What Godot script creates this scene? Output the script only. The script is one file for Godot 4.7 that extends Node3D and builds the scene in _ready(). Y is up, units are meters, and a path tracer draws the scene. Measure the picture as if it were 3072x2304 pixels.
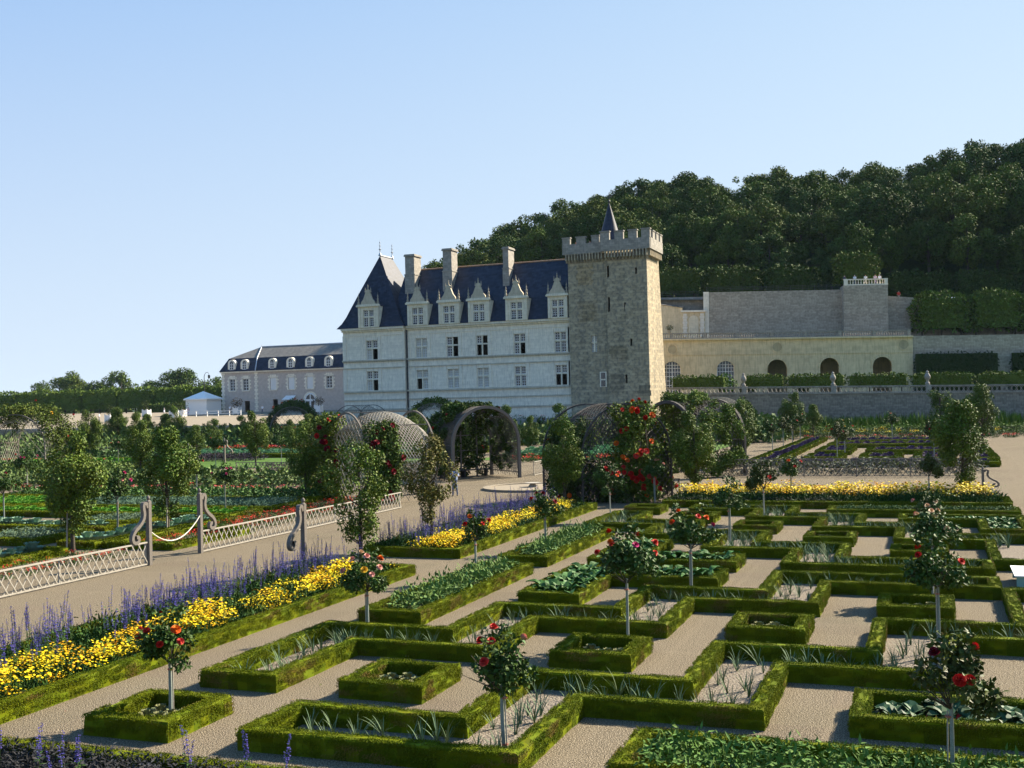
extends Node3D
# A kitchen garden of clipped box beds in front of a white castle with a square keep, seen from a raised walk.
# x runs along the castle front, -z away from the viewer, y up, metres.

var rng := RandomNumberGenerator.new()
var wob := FastNoiseLite.new()
var M := {}
var S := {}
var used := {}
const WHITE := Color(1, 1, 1)
const SUN := Vector3(0.30, 0.35, -0.38)

class Builder:
	var v := PackedVector3Array()
	var n := PackedVector3Array()
	var c := PackedColorArray()
	var col := Color(1, 1, 1)
	func tri(a: Vector3, b: Vector3, d: Vector3) -> void:
		var k := (d - a).cross(b - a).normalized()
		v.append(a); v.append(b); v.append(d)
		n.append(k); n.append(k); n.append(k)
		c.append(col); c.append(col); c.append(col)
	func tri_n(a: Vector3, b: Vector3, d: Vector3, na: Vector3, nb: Vector3, nd: Vector3) -> void:
		if (d - a).cross(b - a).dot(na + nb + nd) < 0.0:
			v.append(a); v.append(d); v.append(b)
			n.append(na); n.append(nd); n.append(nb)
		else:
			v.append(a); v.append(b); v.append(d)
			n.append(na); n.append(nb); n.append(nd)
		c.append(col); c.append(col); c.append(col)
	# a flat quad whose front looks along «out»
	func face(a: Vector3, b: Vector3, d: Vector3, e: Vector3, out: Vector3) -> void:
		if (d - a).cross(b - a).dot(out) < 0.0:
			tri(a, e, d); tri(a, d, b)
		else:
			tri(a, b, d); tri(a, d, e)
	func box(at: Vector3, size: Vector3, b := Basis.IDENTITY) -> void:
		var h := size * 0.5
		for k in 3:
			for s in [-1.0, 1.0]:
				var o := Vector3.ZERO; o[k] = s * h[k]
				var p := Vector3.ZERO; p[(k + 1) % 3] = h[(k + 1) % 3]
				var q := Vector3.ZERO; q[(k + 2) % 3] = h[(k + 2) % 3]
				face(at + b * (o + p + q), at + b * (o - p + q), at + b * (o - p - q), at + b * (o + p - q), b * o)
	func bar(a: Vector3, b: Vector3, w: float, t: float, up := Vector3.UP) -> void:
		var z := (b - a).normalized()
		var x := up.cross(z).normalized()
		box((a + b) * 0.5, Vector3(w, t, a.distance_to(b)), Basis(x, z.cross(x), z))
	func tube(pts: Array, radii: Array, sides := 6, caps := true) -> void:
		var rings := []
		var side := Vector3.ZERO
		for i in pts.size():
			var d: Vector3 = (pts[min(i + 1, pts.size() - 1)] - pts[max(i - 1, 0)])
			d = d.normalized()
			if side == Vector3.ZERO:
				side = d.cross(Vector3(0.31, 0.2, 0.93)).normalized()
			side = (side - d * side.dot(d)).normalized()
			var up := d.cross(side)
			var ring := []
			for k in sides:
				var w := TAU * k / sides
				ring.append(side * cos(w) + up * sin(w))
			rings.append(ring)
		for i in pts.size() - 1:
			for k in sides:
				var k2 := (k + 1) % sides
				var n0: Vector3 = rings[i][k]
				var n1: Vector3 = rings[i][k2]
				var n2: Vector3 = rings[i + 1][k2]
				var n3: Vector3 = rings[i + 1][k]
				var p0: Vector3 = pts[i] + n0 * radii[i]
				var p1: Vector3 = pts[i] + n1 * radii[i]
				var p2: Vector3 = pts[i + 1] + n2 * radii[i + 1]
				var p3: Vector3 = pts[i + 1] + n3 * radii[i + 1]
				tri_n(p0, p1, p2, n0, n1, n2)
				if radii[i + 1] > 0.0001:
					tri_n(p0, p2, p3, n0, n2, n3)
		if caps:
			for e in [0, pts.size() - 1]:
				if radii[e] < 0.002: continue
				var d: Vector3 = (pts[0] - pts[1]) if e == 0 else (pts[e] - pts[e - 1])
				for k in sides:
					var a: Vector3 = pts[e] + rings[e][k] * radii[e]
					var b: Vector3 = pts[e] + rings[e][(k + 1) % sides] * radii[e]
					tri_n(pts[e], a, b, d.normalized(), d.normalized(), d.normalized())
	# a turned shape: profile of (radius, height)
	func lathe(profile: Array, sides: int, at := Vector3.ZERO) -> void:
		for i in profile.size() - 1:
			var a: Vector2 = profile[i]
			var b: Vector2 = profile[i + 1]
			var sl := Vector2(b.y - a.y, a.x - b.x).normalized()
			for k in sides:
				var w0 := TAU * k / sides
				var w1 := TAU * (k + 1) / sides
				var d0 := Vector3(cos(w0), 0, sin(w0))
				var d1 := Vector3(cos(w1), 0, sin(w1))
				var n0 := d0 * sl.x + Vector3.UP * sl.y
				var n1 := d1 * sl.x + Vector3.UP * sl.y
				var p0 := at + d0 * a.x + Vector3.UP * a.y
				var p1 := at + d1 * a.x + Vector3.UP * a.y
				var p2 := at + d1 * b.x + Vector3.UP * b.y
				var p3 := at + d0 * b.x + Vector3.UP * b.y
				if a.x > 0.0001: tri_n(p0, p1, p2, n0, n1, n1)
				if b.x > 0.0001: tri_n(p0, p2, p3, n0, n1, n0)
	# a flat outline in x and y pushed out to a thickness along z
	func prism(poly: PackedVector2Array, z0: float, z1: float, t := Transform3D.IDENTITY) -> void:
		var idx := Geometry2D.triangulate_polygon(poly)
		for i in range(0, idx.size(), 3):
			for z in [z0, z1]:
				var out := t.basis * Vector3(0, 0, 1 if z == max(z0, z1) else -1)
				var a := t * Vector3(poly[idx[i]].x, poly[idx[i]].y, z)
				var b := t * Vector3(poly[idx[i + 1]].x, poly[idx[i + 1]].y, z)
				var d := t * Vector3(poly[idx[i + 2]].x, poly[idx[i + 2]].y, z)
				if (d - a).cross(b - a).dot(out) < 0.0: tri(a, d, b)
				else: tri(a, b, d)
		var ccw := not Geometry2D.is_polygon_clockwise(poly)
		for i in poly.size():
			var p := poly[i]
			var q := poly[(i + 1) % poly.size()]
			var e := (q - p)
			var o2 := Vector2(e.y, -e.x) if ccw else Vector2(-e.y, e.x)
			face(t * Vector3(p.x, p.y, z0), t * Vector3(q.x, q.y, z0), t * Vector3(q.x, q.y, z1), t * Vector3(p.x, p.y, z1), t.basis * Vector3(o2.x, o2.y, 0))
	# one leaf: a folded diamond that starts at «at», runs along «along» and turns its face to «up»
	func leaf(at: Vector3, along: Vector3, up: Vector3, length: float, width: float) -> void:
		var side := along.cross(up).normalized() * width * 0.5
		var lift := side.cross(along).normalized() * width * 0.12
		var m := at + along * length * 0.45 + lift
		var tip := at + along * length
		tri(at, m - side, tip)
		tri(at, tip, m + side)
	# a strap leaf bent along points
	func strap(pts: Array, widths: Array, side: Vector3) -> void:
		for i in pts.size() - 1:
			var s0: Vector3 = side * widths[i] * 0.5
			var s1: Vector3 = side * widths[i + 1] * 0.5
			var a: Vector3 = pts[i]
			var b: Vector3 = pts[i + 1]
			var k := (b - a).cross(side).normalized()
			tri_n(a - s0, a + s0, b + s1, k, k, k)
			if widths[i + 1] > 0.001: tri_n(a - s0, b + s1, b - s1, k, k, k)
	func mesh(m: Material) -> ArrayMesh:
		var am := ArrayMesh.new()
		if v.is_empty(): return am
		var a := []
		a.resize(Mesh.ARRAY_MAX)
		a[Mesh.ARRAY_VERTEX] = v
		a[Mesh.ARRAY_NORMAL] = n
		a[Mesh.ARRAY_COLOR] = c
		am.add_surface_from_arrays(Mesh.PRIMITIVE_TRIANGLES, a)
		am.surface_set_material(0, m)
		return am

func numbered(called: String) -> String:
	used[called] = used.get(called, -1) + 1
	return called if used[called] == 0 else "%s_%03d" % [called, used[called]]

func tag(o: Node, label: String, category: String, group := "") -> void:
	o.set_meta("label", label)
	o.set_meta("category", category)
	if group: o.set_meta("group", group)

func thing(called: String, label: String, category: String, at := Vector3.ZERO, turn := 0.0, group := "") -> Node3D:
	var o := Node3D.new()
	o.name = numbered(called)
	add_child(o)
	o.position = at
	o.rotation.y = turn
	tag(o, label, category, group)
	return o

func part(parent: Node, called: String, mesh: Mesh, at := Vector3.ZERO) -> MeshInstance3D:
	var o := MeshInstance3D.new()
	o.name = called
	o.mesh = mesh
	parent.add_child(o, true)
	o.position = at
	return o

func solo(called: String, mesh: Mesh, label: String, category: String, at := Vector3.ZERO, group := "") -> MeshInstance3D:
	var o := MeshInstance3D.new()
	o.name = numbered(called)
	o.mesh = mesh
	add_child(o)
	o.position = at
	tag(o, label, category, group)
	return o

func struct(called: String, mesh: Mesh, at := Vector3.ZERO) -> MeshInstance3D:
	var o := MeshInstance3D.new()
	o.name = numbered(called)
	o.mesh = mesh
	add_child(o)
	o.position = at
	o.set_meta("kind", "structure")
	return o

func copies(parent: Node, called: String, mesh: Mesh, where: Array, tints: Array) -> MultiMeshInstance3D:
	var mm := MultiMesh.new()
	mm.transform_format = MultiMesh.TRANSFORM_3D
	mm.use_colors = true
	mm.mesh = mesh
	mm.instance_count = where.size()
	for i in where.size():
		mm.set_instance_transform(i, where[i])
		mm.set_instance_color(i, tints[i] if i < tints.size() else WHITE)
	var o := MultiMeshInstance3D.new()
	o.multimesh = mm
	if parent == self:
		o.name = numbered(called)
		add_child(o)
	else:
		o.name = called
		parent.add_child(o, true)
	o.set_meta("kind", "stuff")
	return o

func rf(a: float, b: float) -> float:
	return rng.randf_range(a, b)

func ball() -> Vector3:
	var z := rf(-1, 1)
	var a := rf(0, TAU)
	var r := sqrt(1 - z * z)
	return Vector3(r * cos(a), z, r * sin(a))

func tint(c: Color, spread: float) -> Color:
	var k := rf(1 - spread, 1 + spread)
	var h := rf(-spread, spread) * 0.35
	return Color(c.r * k * (1 + h), c.g * k, c.b * k * (1 - h))

func lin(c: Color) -> Color:
	return c.linear_to_srgb()

# ---------------------------------------------------------------- materials
func noise_tex(seed_: int, freq: float, stops: Array, size := 512, type := FastNoiseLite.TYPE_SIMPLEX_SMOOTH, normal := false, oct := 4) -> NoiseTexture2D:
	var f := FastNoiseLite.new()
	f.seed = seed_
	f.frequency = freq
	f.noise_type = type
	f.fractal_octaves = oct
	var t := NoiseTexture2D.new()
	t.width = size
	t.height = size
	t.seamless = true
	t.noise = f
	if normal:
		t.as_normal_map = true
		t.bump_strength = 6.0
	else:
		var g := Gradient.new()
		var off := PackedFloat32Array()
		var cols := PackedColorArray()
		for s in stops:
			off.append(s[0]); cols.append(lin(s[1]))
		g.offsets = off
		g.colors = cols
		t.color_ramp = g
	return t

func mat(called: String, c: Color, rough := 0.9, spec := 0.3) -> StandardMaterial3D:
	var m := StandardMaterial3D.new()
	m.resource_name = called
	m.albedo_color = lin(c)
	m.roughness = rough
	m.metallic_specular = spec
	m.vertex_color_use_as_albedo = true
	M[called] = m
	return m

func mat_tex(called: String, tex: Texture2D, size: float, rough := 0.9, nrm: Texture2D = null, nscale := 1.0) -> StandardMaterial3D:
	var m := mat(called, WHITE, rough, 0.3)
	m.albedo_texture = tex
	m.uv1_triplanar = true
	m.uv1_world_triplanar = true
	m.uv1_scale = Vector3.ONE / size
	if nrm:
		m.normal_enabled = true
		m.normal_texture = nrm
		m.normal_scale = nscale
	return m

# courses of cut stone, each block with a tone of its own, for walls too far off to tell the blocks apart
func ashlar(base: Color, spread: float, joint: float, stain: Color, amount: float, seed_: int, streak := 0.0) -> ImageTexture:
	var im := Image.create(512, 512, false, Image.FORMAT_RGB8)
	var r := RandomNumberGenerator.new()
	r.seed = seed_
	var f := FastNoiseLite.new()
	f.seed = seed_
	f.frequency = 0.008
	f.fractal_octaves = 5
	var rows := 16
	var shades := []
	for j in rows:
		var line := []
		for i in 9: line.append(1.0 + r.randf_range(-spread, spread))
		shades.append(line)
	for y in 512:
		var j := y / 32
		var shift := (j % 2) * 32
		for x in 512:
			var xx := (x + shift) % 512
			var i := xx / 64
			var k: float = shades[j][i]
			if y % 32 < 2 or xx % 64 < 2: k *= joint
			var a := absf(f.get_noise_2d(x, y)) + absf(f.get_noise_2d(512 - x, y)) * 0.0
			var w := clampf((f.get_noise_2d(min(x, 511 - x) * 2.0, min(y, 511 - y) * 2.0) * 0.5 + 0.5 - 0.42) * 3.0, 0, 1) * amount
			k *= 1.0 + a * 0.18
			if streak > 0.0: k *= 1.0 - streak * clampf(f.get_noise_2d(min(x, 511 - x) * 9.0, min(y, 511 - y) * 0.8 + 300.0) * 2.4 + 0.1, 0.0, 1.0)
			var col := base.lerp(stain, w)
			im.set_pixel(x, y, lin(Color(col.r * k, col.g * k, col.b * k)))
	return ImageTexture.create_from_image(im)

func make_materials() -> void:
	var grain := noise_tex(3, 0.085, [[0.0, Color(0.05, 0.04, 0.027)], [0.36, Color(0.165, 0.132, 0.09)], [0.5, Color(0.255, 0.206, 0.141)], [0.62, Color(0.34, 0.28, 0.195)], [1.0, Color(0.62, 0.53, 0.385)]], 1024, FastNoiseLite.TYPE_SIMPLEX, false, 3)
	var gm := mat_tex("gravel", grain, 3.7, 0.95, noise_tex(4, 0.11, [], 1024, FastNoiseLite.TYPE_SIMPLEX, true, 3), 1.1)
	gm.metallic_specular = 0.2
	mat_tex("soil", noise_tex(5, 0.06, [[0.0, Color(0.13, 0.10, 0.07)], [0.5, Color(0.27, 0.225, 0.175)], [1.0, Color(0.42, 0.37, 0.30)]], 512), 2.3, 0.97, noise_tex(6, 0.06, [], 512, FastNoiseLite.TYPE_SIMPLEX, true), 1.2)
	mat_tex("meadow", noise_tex(7, 0.03, [[0.0, Color(0.03, 0.05, 0.01)], [0.5, Color(0.05, 0.085, 0.018)], [1.0, Color(0.09, 0.12, 0.03)]], 512), 9.0, 0.95)
	mat_tex("lawn", noise_tex(8, 0.12, [[0.0, Color(0.05, 0.11, 0.012)], [0.5, Color(0.075, 0.16, 0.015)], [1.0, Color(0.12, 0.2, 0.03)]], 512), 3.0, 0.95)
	mat_tex("white_stone", ashlar(Color(0.80, 0.72, 0.575), 0.05, 0.88, Color(0.68, 0.61, 0.48), 0.4, 11, 0.16), 7.0, 0.85)
	mat_tex("grey_stone", ashlar(Color(0.30, 0.275, 0.235), 0.14, 0.7, Color(0.19, 0.18, 0.165), 0.7, 12), 5.2, 0.9)
	mat_tex("keep_stone", ashlar(Color(0.36, 0.30, 0.20), 0.2, 0.72, Color(0.18, 0.165, 0.135), 0.85, 13), 5.6, 0.9)
	mat_tex("ochre_stone", ashlar(Color(0.66, 0.53, 0.33), 0.05, 0.94, Color(0.52, 0.41, 0.25), 0.6, 14, 0.2), 9.0, 0.9)
	mat_tex("rubble", ashlar(Color(0.40, 0.345, 0.265), 0.2, 0.72, Color(0.26, 0.225, 0.175), 0.6, 15, 0.2), 4.1, 0.95)
	mat_tex("render_pink", noise_tex(16, 0.02, [[0.0, Color(0.42, 0.36, 0.31)], [0.5, Color(0.47, 0.405, 0.35)], [1.0, Color(0.53, 0.46, 0.40)]], 512), 8.0, 0.9)
	mat_tex("slate", ashlar(Color(0.020, 0.024, 0.042), 0.45, 0.65, Color(0.038, 0.042, 0.056), 0.5, 17), 4.6, 0.5)
	M["slate"].metallic_specular = 0.32
	mat_tex("slate_worn", ashlar(Color(0.15, 0.14, 0.125), 0.2, 0.75, Color(0.21, 0.19, 0.15), 0.6, 18), 4.6, 0.6)
	mat_tex("old_wood", noise_tex(19, 0.05, [[0.0, Color(0.13, 0.11, 0.095)], [0.5, Color(0.215, 0.19, 0.165)], [1.0, Color(0.31, 0.28, 0.245)]], 256), 0.6, 0.85)
	mat_tex("pale_wood", noise_tex(20, 0.05, [[0.0, Color(0.33, 0.30, 0.25)], [0.5, Color(0.47, 0.43, 0.36)], [1.0, Color(0.58, 0.54, 0.46)]], 256), 0.6, 0.85)
	mat_tex("dark_wood", noise_tex(21, 0.05, [[0.0, Color(0.035, 0.03, 0.028)], [0.5, Color(0.06, 0.054, 0.05)], [1.0, Color(0.10, 0.09, 0.085)]], 256), 0.6, 0.85)
	mat_tex("bark", noise_tex(22, 0.04, [[0.0, Color(0.05, 0.04, 0.03)], [0.5, Color(0.10, 0.085, 0.065)], [1.0, Color(0.18, 0.155, 0.12)]], 256), 0.5, 0.95)
	mat_tex("sleeve", noise_tex(23, 0.05, [[0.0, Color(0.16, 0.19, 0.165)], [0.5, Color(0.25, 0.28, 0.245)], [1.0, Color(0.36, 0.39, 0.35)]], 256), 0.35, 0.7)
	mat_tex("sand", noise_tex(24, 0.08, [[0.0, Color(0.27, 0.22, 0.155)], [0.5, Color(0.34, 0.285, 0.21)], [1.0, Color(0.42, 0.36, 0.275)]], 512), 6.0, 0.95)
	for k in ["gravel", "soil", "meadow", "lawn", "sand", "old_wood", "pale_wood", "bark", "sleeve"]:
		M[k].albedo_color = lin(Color(0.66, 0.66, 0.66) if k != "sleeve" else Color(0.8, 0.8, 0.8))
	mat("white_paint", Color(0.72, 0.72, 0.70), 0.6)
	mat("iron", Color(0.035, 0.035, 0.04), 0.5, 0.5)
	mat("lead", Color(0.42, 0.44, 0.47), 0.4, 0.5)
	mat("tile_ridge", Color(0.34, 0.22, 0.14), 0.8)
	mat("dark_core", Color(0.02, 0.03, 0.007), 1.0, 0.1)
	mat("cloth", WHITE, 0.85, 0.2)
	mat("canvas", Color(0.78, 0.77, 0.74), 0.8)
	var g := mat("glass", Color(0.018, 0.022, 0.028), 0.06, 0.6)
	g.vertex_color_use_as_albedo = false
	mat("curtain", Color(0.50, 0.47, 0.41), 0.9)
	mat("rope", Color(0.62, 0.58, 0.5), 0.9)
	var lm := mat("leaf", Color(0.82, 0.82, 0.82), 0.7, 0.2)
	lm.backlight_enabled = true
	lm.backlight = Color(0.12, 0.15, 0.03)
	mat("box_leaf", Color(0.82, 0.82, 0.82), 0.75, 0.15)
	var lg := mat("gloss_leaf", Color(0.82, 0.82, 0.82), 0.55, 0.24)
	lg.backlight_enabled = true
	lg.backlight = Color(0.09, 0.12, 0.022)
	var pm := mat("petal", Color(0.74, 0.74, 0.74), 0.6, 0.25)
	pm.backlight_enabled = true
	pm.backlight = Color(0.15, 0.08, 0.05)

# ---------------------------------------------------------------- sky, camera, sun
func make_view() -> void:
	var cam := Camera3D.new()
	cam.name = "camera"
	cam.position = Vector3(0, 5.5, 0)
	cam.rotation_degrees = Vector3(0.81, 20.4, -1.45)
	cam.fov = 37.71
	cam.near = 0.1
	cam.far = 3000.0
	add_child(cam)
	cam.current = true
	var im := Image.create(512, 256, false, Image.FORMAT_RGBF)
	var s := SUN.normalized()
	for y in 256:
		var el := (0.5 - (y + 0.5) / 256.0) * PI
		for x in 512:
			var az := ((x + 0.5) / 512.0) * TAU
			var d := Vector3(sin(az) * cos(el), sin(el), -cos(az) * cos(el))
			var k := clampf(d.dot(s), -1, 1)
			var h := clampf(maxf(d.y, 0.0), 0, 1)
			var up := clampf(h * 1.85, 0, 1)
			var col := Color(0.68, 0.79, 0.92).lerp(Color(0.02, 0.27, 0.75), up)
			var glow := pow((k + 1) * 0.5, 3.0)
			col = col.lerp(Color(0.88, 1.04, 1.08), glow * 0.75 * (1.0 - 0.4 * up))
			if d.y < 0.0:
				col = col.lerp(Color(0.22, 0.2, 0.16), clampf(-d.y * 6.0, 0, 1))
			im.set_pixel(x, y, col)
	var pan := PanoramaSkyMaterial.new()
	pan.panorama = ImageTexture.create_from_image(im)
	var sky := Sky.new()
	sky.sky_material = pan
	var env := Environment.new()
	env.background_mode = Environment.BG_SKY
	env.sky = sky
	env.background_energy_multiplier = 0.335
	env.tonemap_mode = Environment.TONE_MAPPER_LINEAR
	env.tonemap_exposure = 3.2
	env.sdfgi_enabled = true
	env.ssao_enabled = true
	env.ssil_enabled = true
	env.fog_enabled = true
	env.fog_density = 0.00004
	env.fog_light_color = Color(0.72, 0.82, 0.92)
	var we := WorldEnvironment.new()
	we.name = "environment"
	we.environment = env
	add_child(we)
	var sun := DirectionalLight3D.new()
	sun.name = "sun"
	sun.light_energy = 1.6
	sun.light_color = Color(1.0, 0.95, 0.86)
	sun.light_angular_distance = 0.5
	sun.shadow_enabled = true
	sun.basis = Basis.looking_at(-SUN.normalized(), Vector3.UP)
	add_child(sun)

# ---------------------------------------------------------------- foliage
# a mat of small leaves, about 0.24 m across, that clothes clipped hedges
func leaf_mat(count: int, spread: float, length: float, width: float) -> ArrayMesh:
	var b := Builder.new()
	for i in count:
		b.col = tint(WHITE, 0.28)
		var at := Vector3(rf(-spread, spread), rf(-0.012, 0.006), rf(-spread, spread) * 0.3)
		var d := (ball() + Vector3.UP * 0.3).normalized()
		b.leaf(at, d, (Vector3.UP * 1.5 + ball()).normalized(), length * rf(0.7, 1.25), width * rf(0.7, 1.2))
	return b.mesh(M["box_leaf"])

# a loose ball of leaves of radius 1, used in many sizes for bushy plants
func leaf_clump(count: int, length: float, width: float, droop: float, m: String) -> ArrayMesh:
	var b := Builder.new()
	for i in count:
		b.col = tint(WHITE, 0.3)
		var o := ball()
		var at := o * pow(rf(0.1, 1.0), 0.5)
		var d := (o * 0.8 + ball() * 0.8 + Vector3.DOWN * droop).normalized()
		b.leaf(at, d, (Vector3.UP + ball() * 0.8).normalized(), length * rf(0.7, 1.3), width * rf(0.7, 1.3))
	return b.mesh(M[m])

# a crown: leaves gathered on lobes, so that clumps shade one another and gaps stay between
func crown(lobes: Array, count: int, length: float, width: float, c: Color, spread: float, m := "leaf") -> ArrayMesh:
	var b := Builder.new()
	var total := 0.0
	for l in lobes: total += l[1] * l[1]
	for l in lobes:
		var own := tint(c, spread * 0.5)
		var k := int(count * l[1] * l[1] / total)
		for i in k:
			b.col = tint(own, spread)
			var o := ball()
			var at: Vector3 = l[0] + o * l[1] * pow(rf(0.25, 1.0), 0.42) * l[2]
			var d := (o * 0.6 + ball() + Vector3.DOWN * 0.25).normalized()
			b.leaf(at, d, (o + Vector3.UP * 0.7 + ball() * 0.6).normalized(), length * rf(0.7, 1.3), width * rf(0.7, 1.3))
	return b.mesh(M[m])

# leaves laid over the faces of a clipped block of foliage
func clipped(size: Vector3, per_m2: float, length: float, c: Color, bumps := 0.12, square := 5.0) -> ArrayMesh:
	var b := Builder.new()
	var h := size * 0.5
	var faces := [[Vector3.UP, 0, 2, 1], [Vector3.BACK, 0, 1, 2], [Vector3.FORWARD, 0, 1, 2], [Vector3.RIGHT, 1, 2, 0], [Vector3.LEFT, 1, 2, 0]]
	for f in faces:
		var nrm: Vector3 = f[0]
		var area: float = size[f[1]] * size[f[2]]
		for i in int(area * per_m2):
			var p := Vector3.ZERO
			p[f[1]] = rf(-h[f[1]], h[f[1]])
			p[f[2]] = rf(-h[f[2]], h[f[2]])
			p += nrm * h[f[3]]
			var qn := Vector3(p.x / h.x, p.y / h.y, p.z / h.z)
			var big := pow(pow(absf(qn.x), square) + pow(maxf(qn.y, 0.0), square) + pow(absf(qn.z), square), 1.0 / square)
			if big > 1.0: p /= Vector3(big, big if p.y > 0.0 else 1.0, big)
			p += nrm * (wob.get_noise_3dv(p * (0.3 / bumps) + size) * bumps * 2.4 - rf(0, bumps))
			b.col = tint(c, 0.3)
			var d := (nrm * 0.5 + ball() + Vector3.DOWN * 0.2).normalized()
			b.leaf(p + Vector3.UP * h.y, d, (nrm + ball() * 0.7 + Vector3.UP * 0.3).normalized(), length * rf(0.7, 1.4), length * rf(0.5, 0.8))
	b.col = c
	b.box(Vector3.UP * (h.y - bumps * 0.7), (size - Vector3(bumps * 3.4, bumps * 1.6, bumps * 3.4)) * (1.0 if square > 4.0 else 0.84))
	return b.mesh(M["leaf"])

const BOX_GREEN := Color(0.135, 0.160, 0.006)

# a clipped box hedge that runs round a bed: outer outline in x and z, the hedge grows inward
func box_hedge(outline: Array, label: String, group: String, w := 0.31, h := 0.36, far := 1.0) -> Node3D:
	var pts := PackedVector2Array(outline)
	if not Geometry2D.is_polygon_clockwise(pts): pts.reverse()
	var cnt := pts.size()
	var inner := PackedVector2Array()
	for i in cnt:
		var e0 := (pts[i] - pts[(i + cnt - 1) % cnt]).normalized()
		var e1 := (pts[(i + 1) % cnt] - pts[i]).normalized()
		var n0 := Vector2(e0.y, -e0.x)
		var n1 := Vector2(e1.y, -e1.x)
		inner.append(pts[i] - (n0 + n1) * w)
	var mid := Vector2.ZERO
	for p in pts: mid += p / cnt
	if not Geometry2D.is_point_in_polygon((inner[0] + inner[1]) * 0.5, pts):
		for i in cnt: inner[i] = pts[i] * 2.0 - inner[i]
	var o := thing("box_hedge", label, "hedge", Vector3(mid.x, 0, mid.y), 0.0, group)
	var prof := [[0.07, 0.0], [0.07, 0.5], [0.09, 0.9], [0.17, 1.0], [0.5, 1.0], [0.83, 1.0], [0.91, 0.9], [0.93, 0.5], [0.93, 0.0]]
	var b := Builder.new()
	var where := []
	var tints := []
	for i in cnt:
		var j := (i + 1) % cnt
		var len := pts[i].distance_to(pts[j])
		var steps := maxi(2, int(len / (0.22 * far)))
		var e := (pts[j] - pts[i]) / len
		var outn := (pts[i] + pts[j] - inner[i] - inner[j]).normalized()
		var outv := Vector3(outn.x, 0, outn.y)
		outv = (outv - Vector3(e.x, 0, e.y) * outv.dot(Vector3(e.x, 0, e.y))).normalized()
		var grid := []
		for s in steps + 1:
			var row := []
			var f := float(s) / steps
			for k in prof:
				var po := pts[i].lerp(pts[j], f)
				var pi := inner[i].lerp(inner[j], f)
				var q := po.lerp(pi, k[0])
				var p := Vector3(q.x, k[1] * (h - 0.025), q.y)
				var d := Vector3(wob.get_noise_3d(p.x * 9, p.y * 9, p.z * 9), wob.get_noise_3d(p.z * 9, p.x * 9, p.y * 9 + 40) * 0.6, wob.get_noise_3d(p.y * 9 + 80, p.z * 9, p.x * 9))
				p += d * 0.022 * Vector3(1, minf(1, k[1]), 1)
				row.append(p - o.position)
			grid.append(row)
		for s in steps:
			for k in prof.size() - 1:
				var out := outv if k < 3 else (Vector3.UP if k < 5 else -outv)
				b.col = tint(Color(0.11, 0.135, 0.006), 0.35)
				b.face(grid[s][k], grid[s][k + 1], grid[s + 1][k + 1], grid[s + 1][k], out + Vector3.UP * 0.01)
		var girth := 2.0 * h + w
		var many := int(len * girth * 100.0 / (far * far))
		for q in many:
			var f := clampf(rf(0, 1), minf(0.5, 0.12 * far / len), maxf(0.5, 1.0 - 0.12 * far / len))
			var t := rf(0, girth)
			var nrm := outv
			var across := 0.0
			var y := t
			if t > h and t < h + w:
				nrm = Vector3.UP; across = clampf((t - h) / w, 0.1 * far, 1.0 - 0.1 * far); y = h - 0.012
			elif t >= h + w:
				nrm = -outv; across = 1.0; y = h - (t - h - w)
			if far > 1.5 and across > 0.99 and rf(0, 1) < 0.4: continue
			if y < 0.04 * far: continue
			if nrm.y < 0.5: y = minf(y, h - 0.035 * far)
			var p2 := pts[i].lerp(pts[j], f).lerp(inner[i].lerp(inner[j], f), across)
			var p := Vector3(p2.x, y, p2.y)
			p += nrm * (-0.008 + wob.get_noise_3dv(p * 9) * 0.016)
			var side := Vector3(e.x, 0, e.y) * (1.0 if rf(0, 1) < 0.5 else -1.0)
			var bs := Basis(side, nrm, side.cross(nrm)) * Basis.from_scale(Vector3.ONE * far * rf(0.85, 1.1))
			where.append(Transform3D(bs, p - o.position))
			var patch := wob.get_noise_3dv(p * 0.9) * 0.5 + 0.5
			var c := BOX_GREEN.lerp(Color(0.085, 0.128, 0.006), clampf((patch - 0.35) * 1.7, 0, 1))
			if nrm.y < 0.5 and wob.get_noise_3d(p.x * 2.0, p.y * 3.0 + 11, p.z * 2.0) > 0.30: c = c.lerp(Color(0.24, 0.15, 0.05), rf(0.2, 0.9))
			tints.append(tint(c, 0.18))
	part(o, "core", b.mesh(M["box_leaf"]))
	copies(o, "leaves", S["box_leaves"] if far < 1.5 else S["box_leaves_far"], where, tints)
	return o

func rect(x0: float, x1: float, z0: float, z1: float) -> Array:
	return [Vector2(x0, z0), Vector2(x1, z0), Vector2(x1, z1), Vector2(x0, z1)]

# soil raked into the inside of a bed
func bed_soil(polys: Array, y := 0.008) -> void:
	var b := Builder.new()
	for poly in polys:
		var idx := Geometry2D.triangulate_polygon(PackedVector2Array(poly))
		for i in range(0, idx.size(), 3):
			var q := []
			for k in 3: q.append(Vector3(poly[idx[i + k]].x, y, poly[idx[i + k]].y))
			b.col = Color(1, 1, 1)
			if (q[2] - q[0]).cross(q[1] - q[0]).y < 0: b.tri(q[0], q[2], q[1])
			else: b.tri(q[0], q[1], q[2])
	struct("soil", b.mesh(M["soil"]))

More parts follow.
